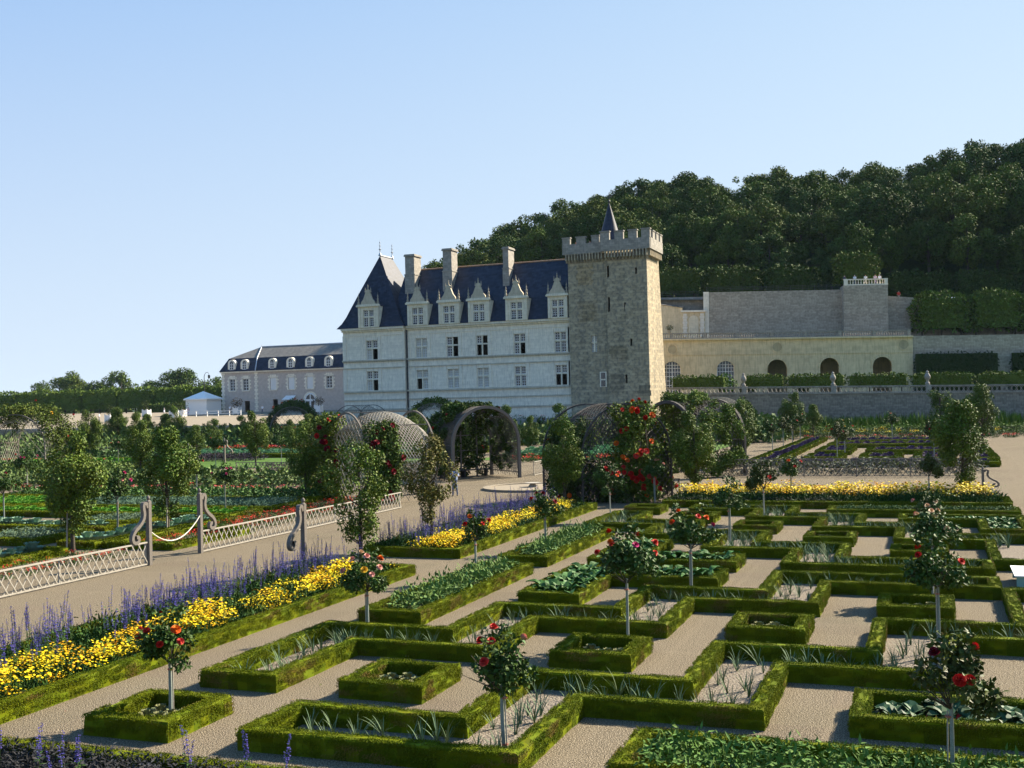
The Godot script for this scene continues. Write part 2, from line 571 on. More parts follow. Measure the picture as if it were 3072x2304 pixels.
# ---------------------------------------------------------------- plants
func leek_mesh() -> ArrayMesh:
	var b := Builder.new()
	var n := rng.randi_range(9, 13)
	for i in n:
		var a := rf(0, TAU)
		var out := Vector3(cos(a), 0, sin(a))
		var len := rf(0.3, 0.56)
		var lean := rf(0.1, 0.8)
		var bend := rf(0.1, 0.75)
		var p := Vector3(rf(-0.015, 0.015), 0, rf(-0.015, 0.015))
		var d := (Vector3.UP + out * lean).normalized()
		var pts := []
		var ws := []
		for k in 7:
			pts.append(p)
			ws.append([0.014, 0.018, 0.019, 0.018, 0.015, 0.010, 0.001][k])
			p += d * len / 6.0
			d = (d + (out * 0.5 + Vector3.DOWN * 0.6) * bend * (0.12 + k * 0.09)).normalized()
		b.col = tint(Color(0.125, 0.18, 0.095), 0.25)
		b.strap(pts, ws, out.cross(Vector3.UP).normalized())
	return b.mesh(M["leaf"])

func chard_mesh(red: float, c: Color) -> ArrayMesh:
	var b := Builder.new()
	for i in 11:
		var a := TAU * i / 11.0 + rf(-0.25, 0.25)
		var out := Vector3(cos(a), 0, sin(a))
		var side := out.cross(Vector3.UP).normalized()
		var len := rf(0.34, 0.52)
		var d := (Vector3.UP * rf(0.8, 1.5) + out).normalized()
		var p := out * 0.02
		b.col = Color(0.45, 0.02, 0.02) if rf(0, 1) < red else Color(0.4, 0.45, 0.3)
		var q := p + d * len * 0.4
		b.strap([p, q], [0.03, 0.022], side)
		var rows := []
		var dd := d
		p = q
		for k in 6:
			var w: float = [0.03, 0.13, 0.19, 0.18, 0.12, 0.01][k] * rf(0.9, 1.1)
			var fold := Vector3.UP * w * 0.22
			var wave := Vector3.UP * rf(-0.02, 0.02)
			rows.append([p - side * w * 0.5 + fold + wave, p, p + side * w * 0.5 + fold - wave])
			p += dd * len * 0.15
			dd = (dd + (out * 0.35 + Vector3.DOWN * 0.55) * 0.42).normalized()
		var own := tint(c, 0.28)
		for k in 5:
			for s in 2:
				b.col = tint(own, 0.08)
				b.face(rows[k][s], rows[k][s + 1], rows[k + 1][s + 1], rows[k + 1][s], Vector3.UP)
	return b.mesh(M["gloss_leaf"])

func cabbage_mesh(c: Color) -> ArrayMesh:
	var b := Builder.new()
	for ring in 3:
		var n := 7 - ring
		for i in n:
			var a := TAU * (i + ring * 0.4) / n + rf(-0.2, 0.2)
			var out := Vector3(cos(a), 0, sin(a))
			var side := out.cross(Vector3.UP).normalized()
			var p := Vector3(0, 0.06 + ring * 0.03, 0)
			var d := (out + Vector3.UP * (0.35 + ring * 0.75)).normalized()
			var own := tint(c, 0.25)
			var rows := []
			for k in 5:
				var w: float = [0.05, 0.17, 0.22, 0.18, 0.05][k] * (1.0 - ring * 0.2)
				var cup := Vector3.UP * w * 0.2 + out * w * -0.1
				rows.append([p - side * w * 0.5 + cup, p, p + side * w * 0.5 + cup])
				p += d * (0.075 - ring * 0.012)
				d = (d + (Vector3.UP * 0.25 if k < 2 else Vector3.DOWN * 0.35)).normalized()
			for k in 4:
				for s in 2:
					b.col = tint(own, 0.08)
					b.face(rows[k][s], rows[k][s + 1], rows[k + 1][s + 1], rows[k + 1][s], Vector3.UP)
	return b.mesh(M["leaf"])

func salvia_mesh() -> ArrayMesh:
	var b := Builder.new()
	for st in 3:
		var base := Vector3(rf(-0.08, 0.08), 0, rf(-0.08, 0.08))
		var tip := base + Vector3(rf(-0.12, 0.12), rf(0.78, 1.12), rf(-0.12, 0.12))
		b.col = Color(0.05, 0.09, 0.02)
		b.tube([base, tip], [0.006, 0.003], 3, false)
		for k in 10:
			var f := rf(0.05, 0.6)
			b.col = tint(Color(0.045, 0.10, 0.02), 0.3)
			var o := ball(); o.y = absf(o.y) * 0.4
			b.leaf(base.lerp(tip, f), (o + Vector3.DOWN * 0.1).normalized(), Vector3.UP, rf(0.08, 0.13), 0.028)
		for k in 44:
			var f := rf(0.6, 1.0)
			b.col = tint(Color(0.085, 0.068, 0.34) if rf(0, 1) < 0.8 else Color(0.14, 0.12, 0.40), 0.3)
			var o := ball(); o.y *= 0.3
			b.leaf(base.lerp(tip, f), o.normalized(), Vector3.UP, 0.042 * (1.3 - f * 0.7), 0.03)
	return b.mesh(M["petal"])

# a low mound of feathery green with many small daisy-like heads
func marigold_mesh(petal: Color, heads: int, tall: float) -> ArrayMesh:
	var b := Builder.new()
	for k in 46:
		b.col = tint(Color(0.05, 0.105, 0.018), 0.35)
		var o := ball(); o.y = absf(o.y)
		b.leaf(o * Vector3(0.18, tall * 0.7, 0.18) * rf(0.3, 1), (o + Vector3.UP * 0.5 + ball() * 0.5).normalized(), ball(), 0.10, 0.022)
	for k in heads:
		var o := Vector3(rf(-0.17, 0.17), tall * rf(0.72, 1.12), rf(-0.17, 0.17))
		var up := (Vector3.UP + ball() * 0.6 + SUN * 0.4).normalized()
		b.col = tint(petal, 0.18)
		var s := up.cross(ball()).normalized()
		var t := up.cross(s)
		var r := rf(0.014, 0.025)
		for i in 5:
			var a0 := TAU * i / 5.0
			var a1 := TAU * (i + 1) / 5.0
			b.tri_n(o, o + (s * cos(a0) + t * sin(a0)) * r, o + (s * cos(a1) + t * sin(a1)) * r, up, up, up)
	return b.mesh(M["petal"])

# one rose: rings of cupped petals
func rose_bloom(c: Color, heart: Color) -> ArrayMesh:
	var b := Builder.new()
	for ring in 4:
		var n := 6 if ring < 2 else 5
		var r: float = [0.062, 0.052, 0.038, 0.022][ring]
		for i in n:
			var a := TAU * (i + ring * 0.45) / n
			var out := Vector3(cos(a), 0, sin(a))
			var side := out.cross(Vector3.UP)
			b.col = tint(c.lerp(heart, ring / 3.0), 0.16)
			var y0: float = 0.012 * ring
			var base := Vector3(0, y0, 0)
			var w := r * 0.75
			var m0 := out * r * 0.75 + Vector3.UP * (y0 + 0.022 + ring * 0.006)
			var lift: float = [0.022, 0.036, 0.044, 0.044][ring]
			var lip := out * r + Vector3.UP * (y0 + lift)
			b.face(base - side * w * 0.3, base + side * w * 0.3, m0 + side * w, m0 - side * w, Vector3.UP - out * 0.2)
			b.face(m0 - side * w, m0 + side * w, lip + side * w * 0.5, lip - side * w * 0.5, Vector3.UP - out * 0.2)
	return b.mesh(M["petal"])

func rose_lobes(r: float) -> Array:
	var l := []
	for i in 11:
		var o := ball()
		o.y = o.y * 0.6
		l.append([o * r * rf(0.35, 1.0), r * rf(0.2, 0.46), Vector3(1, 0.85, 1)])
	for i in 4:
		var o := ball()
		l.append([Vector3(o.x * 0.6, rf(0.75, 1.15), o.z * 0.6) * r, r * rf(0.12, 0.24), Vector3(1, 1.4, 1)])
	return l

const BLOOMS := {"red": [Color(0.62, 0.025, 0.015), Color(0.5, 0.012, 0.01)], "orange": [Color(0.78, 0.10, 0.015), Color(0.8, 0.22, 0.02)], "coral": [Color(0.66, 0.08, 0.055), Color(0.6, 0.03, 0.03)], "pink": [Color(0.62, 0.05, 0.22), Color(0.5, 0.02, 0.12)], "pale": [Color(0.78, 0.42, 0.36), Color(0.75, 0.33, 0.26)], "cream": [Color(0.80, 0.62, 0.42), Color(0.78, 0.5, 0.3)], "crimson": [Color(0.22, 0.006, 0.02), Color(0.16, 0.004, 0.012)], "yellow": [Color(0.82, 0.55, 0.05), Color(0.8, 0.45, 0.02)]}

# a rose grafted on a tall stem: trunk in a grey sleeve, tie, round crown, blooms
func standard_rose(at: Vector3, label: String, blooms: Array, stem := 0.95, r := 0.42, bare := 0.0, group := "standard roses of the kitchen garden", kind := -1) -> void:
	var o := thing("standard_rose", label, "rose tree", at, rf(0, TAU), group)
	var lean := Vector3(rf(-0.03, 0.03), 0, rf(-0.03, 0.03))
	var b := Builder.new()
	b.tube([Vector3(0, -0.02, 0), Vector3(0, stem * 0.5, 0) + lean, Vector3(0, stem + 0.12, 0) + lean], [0.034, 0.031, 0.028], 8)
	part(o, "stem", b.mesh(M["sleeve"]))
	b = Builder.new()
	b.tube([Vector3(0.05, -0.02, 0.01), Vector3(0.048, stem * 0.98, 0.01) + lean], [0.012, 0.012], 6)
	part(o, "stake", b.mesh(M["pale_wood"]))
	for y in [0.1, stem * 0.9]:
		b = Builder.new()
		b.col = Color(0.30, 0.12, 0.09)
		b.tube([Vector3(0.015, y, 0.003), Vector3(0.015, y + 0.025, 0.003)], [0.052, 0.052], 8)
		part(o, "tie", b.mesh(M["cloth"]))
	b = Builder.new()
	for i in 9:
		var d := ball(); d.y = absf(d.y) * 0.8 + 0.25
		d = d.normalized()
		b.tube([Vector3(0, stem, 0) + lean, Vector3(0, stem + 0.05, 0) + lean + d * r * 0.5, Vector3(0, stem + 0.05, 0) + lean + d * r * rf(0.95, 1.25) + Vector3.UP * 0.05], [0.014, 0.009, 0.004], 4, false)
	part(o, "branches", b.mesh(M["bark"]))
	var which: int = kind if kind >= 0 else rng.randi_range(0, 5)
	var cr := part(o, "crown", S["rose_crown"][which], Vector3(0, stem + r * 0.62, 0) + lean)
	cr.scale = Vector3.ONE * r / 0.42
	cr.rotation.y = rf(0, TAU)
	# blooms stand out of the crown towards the light
	for k in blooms:
		var d := ball()
		d.y = absf(d.y) * 0.9 + 0.1
		d = (d + Vector3(0.1, 0.15, 0.35).rotated(Vector3.UP, -o.rotation.y)).normalized()
		var bl := part(o, "bloom", S["bloom_" + k][rng.randi_range(0, 1)], Vector3(0, stem + r * 0.62, 0) + lean + d * r * Vector3(1.0, 1.05, 1.0) * rf(0.88, 1.12))
		var up := (d + Vector3.UP * 0.5).normalized()
		var s := up.cross(Vector3(0.3, 0.1, 0.9)).normalized()
		bl.basis = Basis(s, up, s.cross(up)) * Basis.from_scale(Vector3.ONE * rf(1.0, 1.45))

# a pear trained as a slim pyramid
func pear_lobes(h: float, w: float, low: float, loose: float) -> Array:
	var l := []
	for i in 34:
		var f := rf(0.0, 1.0)
		var y := low + (h - low) * f
		var shape := sin(PI * clampf(pow(f, 1.25) * 0.8 + 0.13, 0, 1))
		var a := rf(0, TAU)
		var rr := w * shape * sqrt(rf(0.05, 1.0)) * 0.78
		l.append([Vector3(cos(a) * rr, y, sin(a) * rr), w * rf(0.22, 0.42) * (0.5 + 0.5 * shape) * loose, Vector3(1, 1.25, 1)])
	return l

func limbs(h: float, w: float, low: float, n: int) -> ArrayMesh:
	var b := Builder.new()
	b.tube([Vector3(0, -0.1, 0), Vector3(0.03, low, 0.01), Vector3(-0.03, h * 0.6, 0.03), Vector3(0.02, h * 0.93, 0)], [0.085, 0.07, 0.04, 0.012], 8)
	for i in n:
		var a := rf(0, TAU)
		var y := rf(low * 0.75, h * 0.7)
		var out := Vector3(cos(a), 0, sin(a))
		b.tube([Vector3(0, y, 0), out * w * 0.4 + Vector3.UP * (y + 0.22), out * w * 0.72 + Vector3.UP * (y + rf(0.6, 1.0))], [0.03, 0.019, 0.006], 5, false)
	return b.mesh(M["bark"])

func pear_tree(at: Vector3, label: String, kind: int, k := 1.0, group := "pear trees of the kitchen garden", stake := false) -> void:
	var o := thing("pear_tree", label, "pear tree", at, rf(0, TAU), group)
	var t := part(o, "trunk", S["pear_limbs"][kind])
	var c := part(o, "crown", S["pear_crown"][kind])
	t.scale = Vector3.ONE * k
	c.scale = Vector3.ONE * k
	if stake:
		var b := Builder.new()
		b.tube([Vector3(0.2, -0.05, 0.16), Vector3(0.16, 1.6, 0.12)], [0.035, 0.032], 6)
		part(o, "stake", b.mesh(M["pale_wood"]))

func wood_tree(at: Vector3, label: String, kind: int, k: float, group: String, called := "broadleaf_tree") -> void:
	var o := thing(called, label, "tree", at, rf(0, TAU), group)
	part(o, "trunk", S["wood_trunk"]).scale = Vector3.ONE * k
	part(o, "crown", S["wood_crown"][kind]).scale = Vector3.ONE * k

func make_plants() -> void:
	S["box_leaves"] = leaf_mat(64, 0.14, 0.022, 0.016)
	S["box_leaves_far"] = leaf_mat(40, 0.14, 0.03, 0.022)
	S["potato"] = leaf_clump(60, 0.42, 0.2, 0.35, "leaf")
	S["fern"] = leaf_clump(70, 0.36, 0.11, 0.2, "leaf")
	S["round_leaves"] = leaf_clump(46, 0.5, 0.34, 0.3, "gloss_leaf")
	S["leek"] = []
	for i in 6: S["leek"].append(leek_mesh())
	S["chard"] = []
	for i in 5: S["chard"].append(chard_mesh(0.35 if i == 0 else 0.06, Color(0.055, 0.135, 0.03)))
	S["dark_chard"] = []
	for i in 3: S["dark_chard"].append(chard_mesh(0.8, Color(0.04, 0.085, 0.035)))
	S["cabbage"] = []
	for i in 4: S["cabbage"].append(cabbage_mesh(Color(0.19, 0.30, 0.21)))
	S["lettuce"] = []
	for i in 3: S["lettuce"].append(cabbage_mesh(Color(0.13, 0.30, 0.035)))
	S["purple_cabbage"] = []
	for i in 3: S["purple_cabbage"].append(cabbage_mesh(Color(0.085, 0.06, 0.13)))
	S["bergenia"] = []
	for i in 3: S["bergenia"].append(cabbage_mesh(Color(0.17, 0.18, 0.085)))
	S["salvia"] = []
	for i in 5: S["salvia"].append(salvia_mesh())
	S["marigold"] = []
	for i in 4: S["marigold"].append(marigold_mesh(Color(0.86, 0.66, 0.015) if i < 3 else Color(0.86, 0.48, 0.01), 52, 0.36))
	var mz := Builder.new()
	for i in 26:
		var o := ball(); o.y = 0
		var base_ := o * rf(0.0, 0.45)
		var len := rf(1.6, 2.6)
		mz.col = tint(Color(0.085, 0.15, 0.02), 0.3)
		mz.strap([base_, base_ + Vector3(0, len * 0.6, 0) + o * 0.1, base_ + Vector3(0, len, 0) + o * 0.35], [0.08, 0.1, 0.01], o.cross(Vector3.UP).normalized())
	S["maize"] = mz.mesh(M["leaf"])
	S["greens"] = marigold_mesh(Color(0.05, 0.11, 0.02), 3, 0.34)
	S["red_flowers"] = marigold_mesh(Color(0.62, 0.03, 0.02), 26, 0.2)
	S["pink_flowers"] = marigold_mesh(Color(0.66, 0.12, 0.12), 22, 0.2)
	for k in BLOOMS:
		S["bloom_" + k] = [rose_bloom(BLOOMS[k][0], BLOOMS[k][1]), rose_bloom(BLOOMS[k][0], BLOOMS[k][1])]
	S["rose_crown"] = []
	for i in 6: S["rose_crown"].append(crown(rose_lobes(0.42), 1400, 0.072, 0.05, Color(0.048, 0.092, 0.016) if i < 5 else Color(0.062, 0.085, 0.018), 0.4, "gloss_leaf"))
	S["pear_crown"] = []
	S["pear_limbs"] = []
	for i in 5:
		var loose := 1.0 if i < 3 else 0.72
		S["pear_crown"].append(crown(pear_lobes(4.3, 1.22 if i < 3 else 1.3, 1.05, loose), 13000 if i < 3 else 5200, 0.10, 0.072, Color(0.10, 0.15, 0.02) if i != 4 else Color(0.125, 0.12, 0.025), 0.45, "gloss_leaf"))
		S["pear_limbs"].append(limbs(4.3, 0.9, 0.95, 14))
	S["wood_crown"] = []
	for i in 6:
		var l := []
		var sx: float = [1.0, 1.15, 0.8, 1.05, 0.9, 1.2][i]
		for k in 46:
			var o := ball()
			l.append([Vector3(o.x * 3.9 * sx, 7.6 + o.y * 4.2, o.z * 3.9 / sx) * Vector3(rf(0.5, 1.1), 1, rf(0.5, 1.1)), rf(0.7, 1.7), Vector3(1, 0.85, 1)])
		S["wood_crown"].append(crown(l, 7500, 0.42, 0.3, [Color(0.085, 0.135, 0.02), Color(0.105, 0.152, 0.022), Color(0.065, 0.105, 0.018), Color(0.10, 0.15, 0.026), Color(0.11, 0.15, 0.026), Color(0.075, 0.12, 0.026)][i], 0.3))
	var b := Builder.new()
	b.tube([Vector3(0, -1.5, 0), Vector3(0.1, 3, 0), Vector3(0, 7, 0.1), Vector3(0.1, 10, 0)], [0.36, 0.28, 0.2, 0.05], 7)
	for i in 7:
		var a := i * 2.4
		b.tube([Vector3(0, 3.5 + i * 0.6, 0), Vector3(cos(a) * 2.2, 5.4 + i * 0.6, sin(a) * 2.2)], [0.13, 0.03], 5, false)
	S["wood_trunk"] = b.mesh(M["bark"])

# many plants of one kind spread over a strip, as one mass
func mass(called: String, label: String, category: String, meshes: Array, x0: float, x1: float, z0: float, z1: float, gap: float, k0: float, k1: float, c := WHITE, y := 0.0, spread := 0.2, patchy := -9.0) -> void:
	var where := []
	var tints := []
	for i in meshes.size():
		where.append([]); tints.append([])
	var nx := maxi(1, int(absf(x1 - x0) / gap))
	var nz := maxi(1, int(absf(z1 - z0) / gap))
	for i in nx:
		for j in nz:
			var p := Vector3(lerpf(x0, x1, (i + 0.5 + rf(-0.4, 0.4)) / nx), y, lerpf(z0, z1, (j + 0.5 + rf(-0.4, 0.4)) / nz))
			if wob.get_noise_2d(p.x * 1.6, p.z * 0.9 + 77) < patchy + rf(-0.12, 0.12): continue
			var w := rng.randi_range(0, meshes.size() - 1)
			where[w].append(Transform3D(Basis(Vector3.UP, rf(0, TAU)) * Basis.from_scale(Vector3(1, rf(0.85, 1.15), 1) * rf(k0, k1)), p))
			tints[w].append(tint(c, spread))
	if meshes.size() == 1:
		tag(copies(self, called, meshes[0], where[0], tints[0]), label, category)
		return
	var o := thing(called, label, category, Vector3((x0 + x1) * 0.5, 0, (z0 + z1) * 0.5))
	o.set_meta("kind", "stuff")
	for w in meshes.size():
		for i in where[w].size(): where[w][i].origin -= o.position
		copies(o, "plants", meshes[w], where[w], tints[w])

# single plants set out in a row or a bed, each a thing of its own
func planted(called: String, label: String, category: String, group: String, meshes: Array, spots: Array, k0: float, k1: float) -> void:
	for p in spots:
		var o := solo(called, meshes[rng.randi_range(0, meshes.size() - 1)], label, category, Vector3(p.x, 0, p.y), group)
		o.rotation.y = rf(0, TAU)
		o.scale = Vector3.ONE * rf(k0, k1)

func spots(x0: float, x1: float, z0: float, z1: float, gap: float, jitter := 0.25) -> Array:
	var r := []
	var nx := maxi(1, roundi(absf(x1 - x0) / gap))
	var nz := maxi(1, roundi(absf(z1 - z0) / gap))
	for i in nx:
		for j in nz:
			r.append(Vector2(lerpf(x0, x1, (i + 0.5 + rf(-jitter, jitter)) / nx), lerpf(z0, z1, (j + 0.5 + rf(-jitter, jitter)) / nz)))
	return r

# ---------------------------------------------------------------- the near square
func gx(c: float) -> float: return -13.65 + 3.07 * c
func gr(c: float) -> float: return gx(c) + 1.77
func gf(r: float) -> float: return -15.35 - 3.26 * r
func gb(r: float) -> float: return gf(r) - 1.85
func flip(p: Array) -> Array:
	var q := []
	for v in p: q.append(Vector2(v.x, -68.41 - v.y))
	return q
func inset(p: Array, d: float) -> Array:
	var r := Geometry2D.offset_polygon(PackedVector2Array(p), -d, Geometry2D.JOIN_MITER)
	return Array(r[0]) if r.size() else p

func ground_sheets() -> void:
	var b := Builder.new()
	b.face(Vector3(-1600, -0.05, 400), Vector3(1600, -0.05, 400), Vector3(1600, -0.05, -2400), Vector3(-1600, -0.05, -2400), Vector3.UP)
	struct("ground", b.mesh(M["meadow"]))
	b = Builder.new()
	var nx := 150
	var nz := 130
	for i in nx:
		for j in nz:
			var x0 := lerpf(-150, 40, float(i) / nx)
			var x1 := lerpf(-150, 40, float(i + 1) / nx)
			var z0 := lerpf(8, -152, float(j) / nz)
			var z1 := lerpf(8, -152, float(j + 1) / nz)
			var k := 1.0 + wob.get_noise_2d(x0 * 0.5, z0 * 0.5) * 0.16 + wob.get_noise_2d(x0 * 2.5, z0 * 2.5) * 0.07
			b.col = Color(k, k * (1.0 + wob.get_noise_2d(z0, x0) * 0.03), k)
			b.face(Vector3(x0, 0, z0), Vector3(x1, 0, z0), Vector3(x1, 0, z1), Vector3(x0, 0, z1), Vector3.UP)
	struct("gravel_path", b.mesh(M["gravel"]))

func near_square() -> void:
	var G := "box hedges of the near square"
	var low := [Vector2(gx(1), gf(0)), Vector2(gx(1), gb(0)), Vector2(gx(2), gb(0)), Vector2(gx(2), gb(1)), Vector2(gx(3), gb(1)), Vector2(gx(3), gb(2)), Vector2(gx(4), gb(2)), Vector2(gx(4), gb(3)), Vector2(1.57, gb(3)), Vector2(1.57, -31.7), Vector2(6.4, -31.7), Vector2(6.4, gf(4)), Vector2(gr(5), gf(4)), Vector2(gr(5), gf(3)), Vector2(gr(4), gf(3)), Vector2(gr(4), gf(2)), Vector2(gr(3), gf(2)), Vector2(gr(3), gf(1)), Vector2(gr(2), gf(1)), Vector2(gr(2), gf(0))]
	var high := [Vector2(gx(0), gf(1)), Vector2(gx(0), gb(2)), Vector2(gx(1), gb(2)), Vector2(gx(1), gb(3)), Vector2(gx(2), gb(3)), Vector2(gx(2), gb(4)), Vector2(gx(3), gb(4)), Vector2(gx(3), gb(5)), Vector2(1.6, gb(5)), Vector2(1.6, gf(5)), Vector2(gr(3), gf(5)), Vector2(gr(3), gf(4)), Vector2(gr(2), gf(4)), Vector2(gr(2), gf(3)), Vector2(gr(1), gf(3)), Vector2(gr(1), gf(2)), Vector2(gr(0), gf(2)), Vector2(gr(0), gf(1))]
	box_hedge(low, "long stepped box hedge round the front leek bed, running off to the right", G)
	box_hedge(high, "long stepped box hedge round the leek bed that starts beside the left path", G)
	box_hedge(flip(high), "stepped box hedge round the far leek bed, behind the chard beds", G, 0.31, 0.36, 1.3)
	box_hedge(flip(low), "stepped box hedge round the leek bed nearest the yellow flower border", G, 0.31, 0.36, 1.3)
	var soil := [inset(low, 0.2), inset(high, 0.2), inset(flip(low), 0.2), inset(flip(high), 0.2)]
	var sq := ["small square box hedge at the lower left with a red standard rose in it", "small square box hedge with wilting bergenia, second from the lower left", "small square box hedge at the foot of the tall coral rose in the middle", "small square box hedge alone in wide gravel right of the middle", "small square box hedge at the right behind the red rose stem"]
	var sq2 := ["small square box hedge at the far right under the cream rose", "small square box hedge far back, second from the right", "small square box hedge far back with pale plants, third from the right", "small square box hedge far back behind the orange rose", "small square box hedge nearest the trellis dome"]
	for i in 5:
		var q := rect(gx(i), gr(i), gf(i), gb(i))
		box_hedge(q, sq[i], "small square box hedges")
		box_hedge(flip(q), sq2[4 - i], "small square box hedges", 0.31, 0.36, 1.3)
		soil.append(inset(q, 0.2)); soil.append(inset(flip(q), 0.2))
		for s in 2:
			var z0 := gf(i) - 0.42
			var z1 := gb(i) + 0.42
			if s == 1:
				z0 = -68.41 - z0; z1 = -68.41 - z1
			planted("bergenia", "low bergenia plant with yellowing leaves inside a small square hedge", "plant", "bergenias in the small squares", S["bergenia"], spots(gx(i) + 0.42, gr(i) - 0.42, z0, z1, 0.3), 0.55, 0.85)
	# potato beds along the left path
	var pa := rect(gx(0), gr(0), gf(3), gb(5))
	box_hedge(pa, "oblong box hedge round the nearer potato bed beside the left path", G)
	box_hedge(flip(pa), "oblong box hedge round the farther potato bed beside the left path", G, 0.31, 0.36, 1.3)
	mass("potato_plants", "dense mid green potato plants filling the nearer oblong bed", "potato plants", [S["potato"]], gx(0) + 0.36, gr(0) - 0.36, gf(3) - 0.95, gb(5) + 0.3, 0.27, 0.28, 0.42, Color(0.12, 0.20, 0.05), 0.3)
	mass("potato_plants", "dense mid green potato plants filling the farther oblong bed", "potato plants", [S["potato"]], gx(0) + 0.36, gr(0) - 0.36, -68.41 - gf(3) + 0.4, -68.41 - gb(5) - 1.0, 0.27, 0.28, 0.42, Color(0.12, 0.20, 0.05), 0.3)
	# chard in angled beds
	var ca := [Vector2(gx(1), gf(4)), Vector2(gr(1), gf(4)), Vector2(gr(1), gf(5)), Vector2(gr(2), gf(5)), Vector2(gr(2), gb(5)), Vector2(gx(1), gb(5))]
	box_hedge(ca, "angled box hedge round the nearer chard bed in the middle", G)
	box_hedge(flip(ca), "angled box hedge round the farther chard bed in the middle", G, 0.31, 0.36, 1.3)
	soil.append(inset(ca, 0.2)); soil.append(inset(flip(ca), 0.2))
	for s in 2:
		var list := spots(gx(1) + 0.5, gr(1) - 0.5, gf(4) - 0.6, gf(5) - 0.4, 0.42) + spots(gx(1) + 0.5, gr(2) - 0.5, gf(5) - 0.5, gb(5) + 0.5, 0.44)
		if s == 1: list = flip(list)
		planted("chard_plant", "leafy green chard plant in the %s angled bed" % ["nearer", "farther"][s], "chard", "chard of the %s angled bed" % ["nearer", "farther"][s], S["chard"], list, 1.15, 1.55)
	# beds at the right edge
	var fa := rect(gx(3), 6.4, gf(0), gb(0))
	box_hedge(fa, "box hedge round the celery bed at the bottom right corner", G)
	box_hedge(rect(gx(3), 3.4, -68.41 - gb(0), -68.41 - gf(0)), "box hedge round the dark green bed in front of the yellow flowers", G, 0.31, 0.36, 1.3)
	mass("celery_plants", "bushy fresh green celery filling the bottom right bed", "celery", [S["fern"], S["potato"]], gx(3) + 0.45, 6.2, gf(0) + 0.1, gb(0) + 0.5, 0.25, 0.22, 0.34, Color(0.095, 0.18, 0.035), 0.32)
	mass("celery_plants", "dark green celery behind the cream rose at the far right", "celery", [S["fern"]], gx(3) + 0.5, 3.1, -68.41 - gb(0) - 0.4, -68.41 - gf(0) + 0.4, 0.25, 0.22, 0.32, Color(0.05, 0.11, 0.035), 0.25)
	var ra := rect(gx(4), 6.4, gf(1), gb(1))
	box_hedge(ra, "oblong box hedge with dark chard at the right edge", G)
	soil.append(inset(ra, 0.2))
	planted("dark_chard", "dark chard plant with red stalks in the right edge bed", "chard", "red stalked chard", S["dark_chard"], spots(gx(4) + 0.45, 2.6, gf(1) - 0.5, gb(1) + 0.45, 0.5), 0.9, 1.2)
	var rb := [Vector2(gx(4), -68.41 - gb(1)), Vector2(1.57, -68.41 - gb(1)), Vector2(1.57, -68.41 - gf(2) - 3.0 + 6.26), Vector2(3.35, -68.41 - gf(2) - 3.0 + 6.26), Vector2(3.35, -68.41 - gf(1)), Vector2(gx(4), -68.41 - gf(1))]
	rb = [Vector2(gx(4), -47.9), Vector2(1.57, -47.9), Vector2(1.57, -44.6), Vector2(3.35, -44.6), Vector2(3.35, -49.8), Vector2(gx(4), -49.8)]
	box_hedge(rb, "angled box hedge round chard at the far right beside the gravel", G, 0.31, 0.36, 1.3)
	soil.append(inset(rb, 0.2))
	planted("chard_plant", "leafy green chard plant in the far right angled bed", "chard", "chard of the far right bed", S["chard"], spots(gx(4) + 0.5, 3.0, -48.3, -49.4, 0.45) + spots(2.0, 3.0, -45.1, -47.8, 0.45), 0.8, 1.1)
	bed_soil(soil)
	# leeks along the stepped beds
	var runs := [[gx(1) + 0.55, gr(2) - 0.5, gf(0) - 0.55, gb(0) + 0.5], [gx(2) + 0.45, gr(2) - 0.45, gb(0), gf(1)], [gx(2) + 0.5, gr(3) - 0.5, gf(1) - 0.5, gb(1) + 0.45], [gx(3) + 0.45, gr(3) - 0.45, gb(1), gf(2)], [gx(3) + 0.5, gr(4) - 0.5, gf(2) - 0.5, gb(2) + 0.45], [gx(4) + 0.45, gr(4) - 0.45, gb(2), gf(3)], [gx(4) + 0.5, 2.6, gf(3) - 0.5, gb(3) + 0.45]]
	var runs2 := [[gx(0) + 0.45, gr(0) - 0.45, gf(1) - 0.5, gb(2) + 0.5], [gx(0) + 0.6, gr(1) - 0.5, gf(2) - 0.5, gb(2) + 0.45], [gx(1) + 0.45, gr(1) - 0.45, gb(2), gf(3)], [gx(1) + 0.5, gr(2) - 0.5, gf(3) - 0.5, gb(3) + 0.45], [gx(2) + 0.45, gr(2) - 0.45, gb(3), gf(4)], [gx(2) + 0.5, gr(3) - 0.5, gf(4) - 0.5, gb(4) + 0.45], [gx(3) + 0.45, gr(3) - 0.45, gb(4), gf(5)], [gx(3) + 0.5, 1.2, gf(5) - 0.5, gb(5) + 0.45]]
	var rest := []
	for s in 2:
		for r in (runs if s == 0 else runs2):
			planted("leek_plant", "grey green leek in the %s" % ["stepped bed at the front centre", "stepped bed beside the left path"][s], "leek", "leeks of the %s" % ["front stepped bed", "left stepped bed"][s], S["leek"], spots(r[0], r[1], r[2], r[3], 0.43 if s == 0 else 0.45, 0.4), 0.7, 1.15)
			rest += flip(spots(r[0], r[1], r[2], r[3], 0.36, 0.35))
	var where := []
	var tints := []
	for i in 6:
		where.append([]); tints.append([])
	for p in rest:
		var w := rng.randi_range(0, 5)
		where[w].append(Transform3D(Basis(Vector3.UP, rf(0, TAU)) * Basis.from_scale(Vector3.ONE * rf(0.8, 1.25)), Vector3(p.x + 5, 0, p.y + 45)))
		tints[w].append(tint(WHITE, 0.15))
	var o := thing("leek_rows", "grey green leeks in the far stepped beds", "leeks", Vector3(-5, 0, -45))
	o.set_meta("kind", "stuff")
	for w in 6: copies(o, "plants", S["leek"][w], where[w], tints[w])
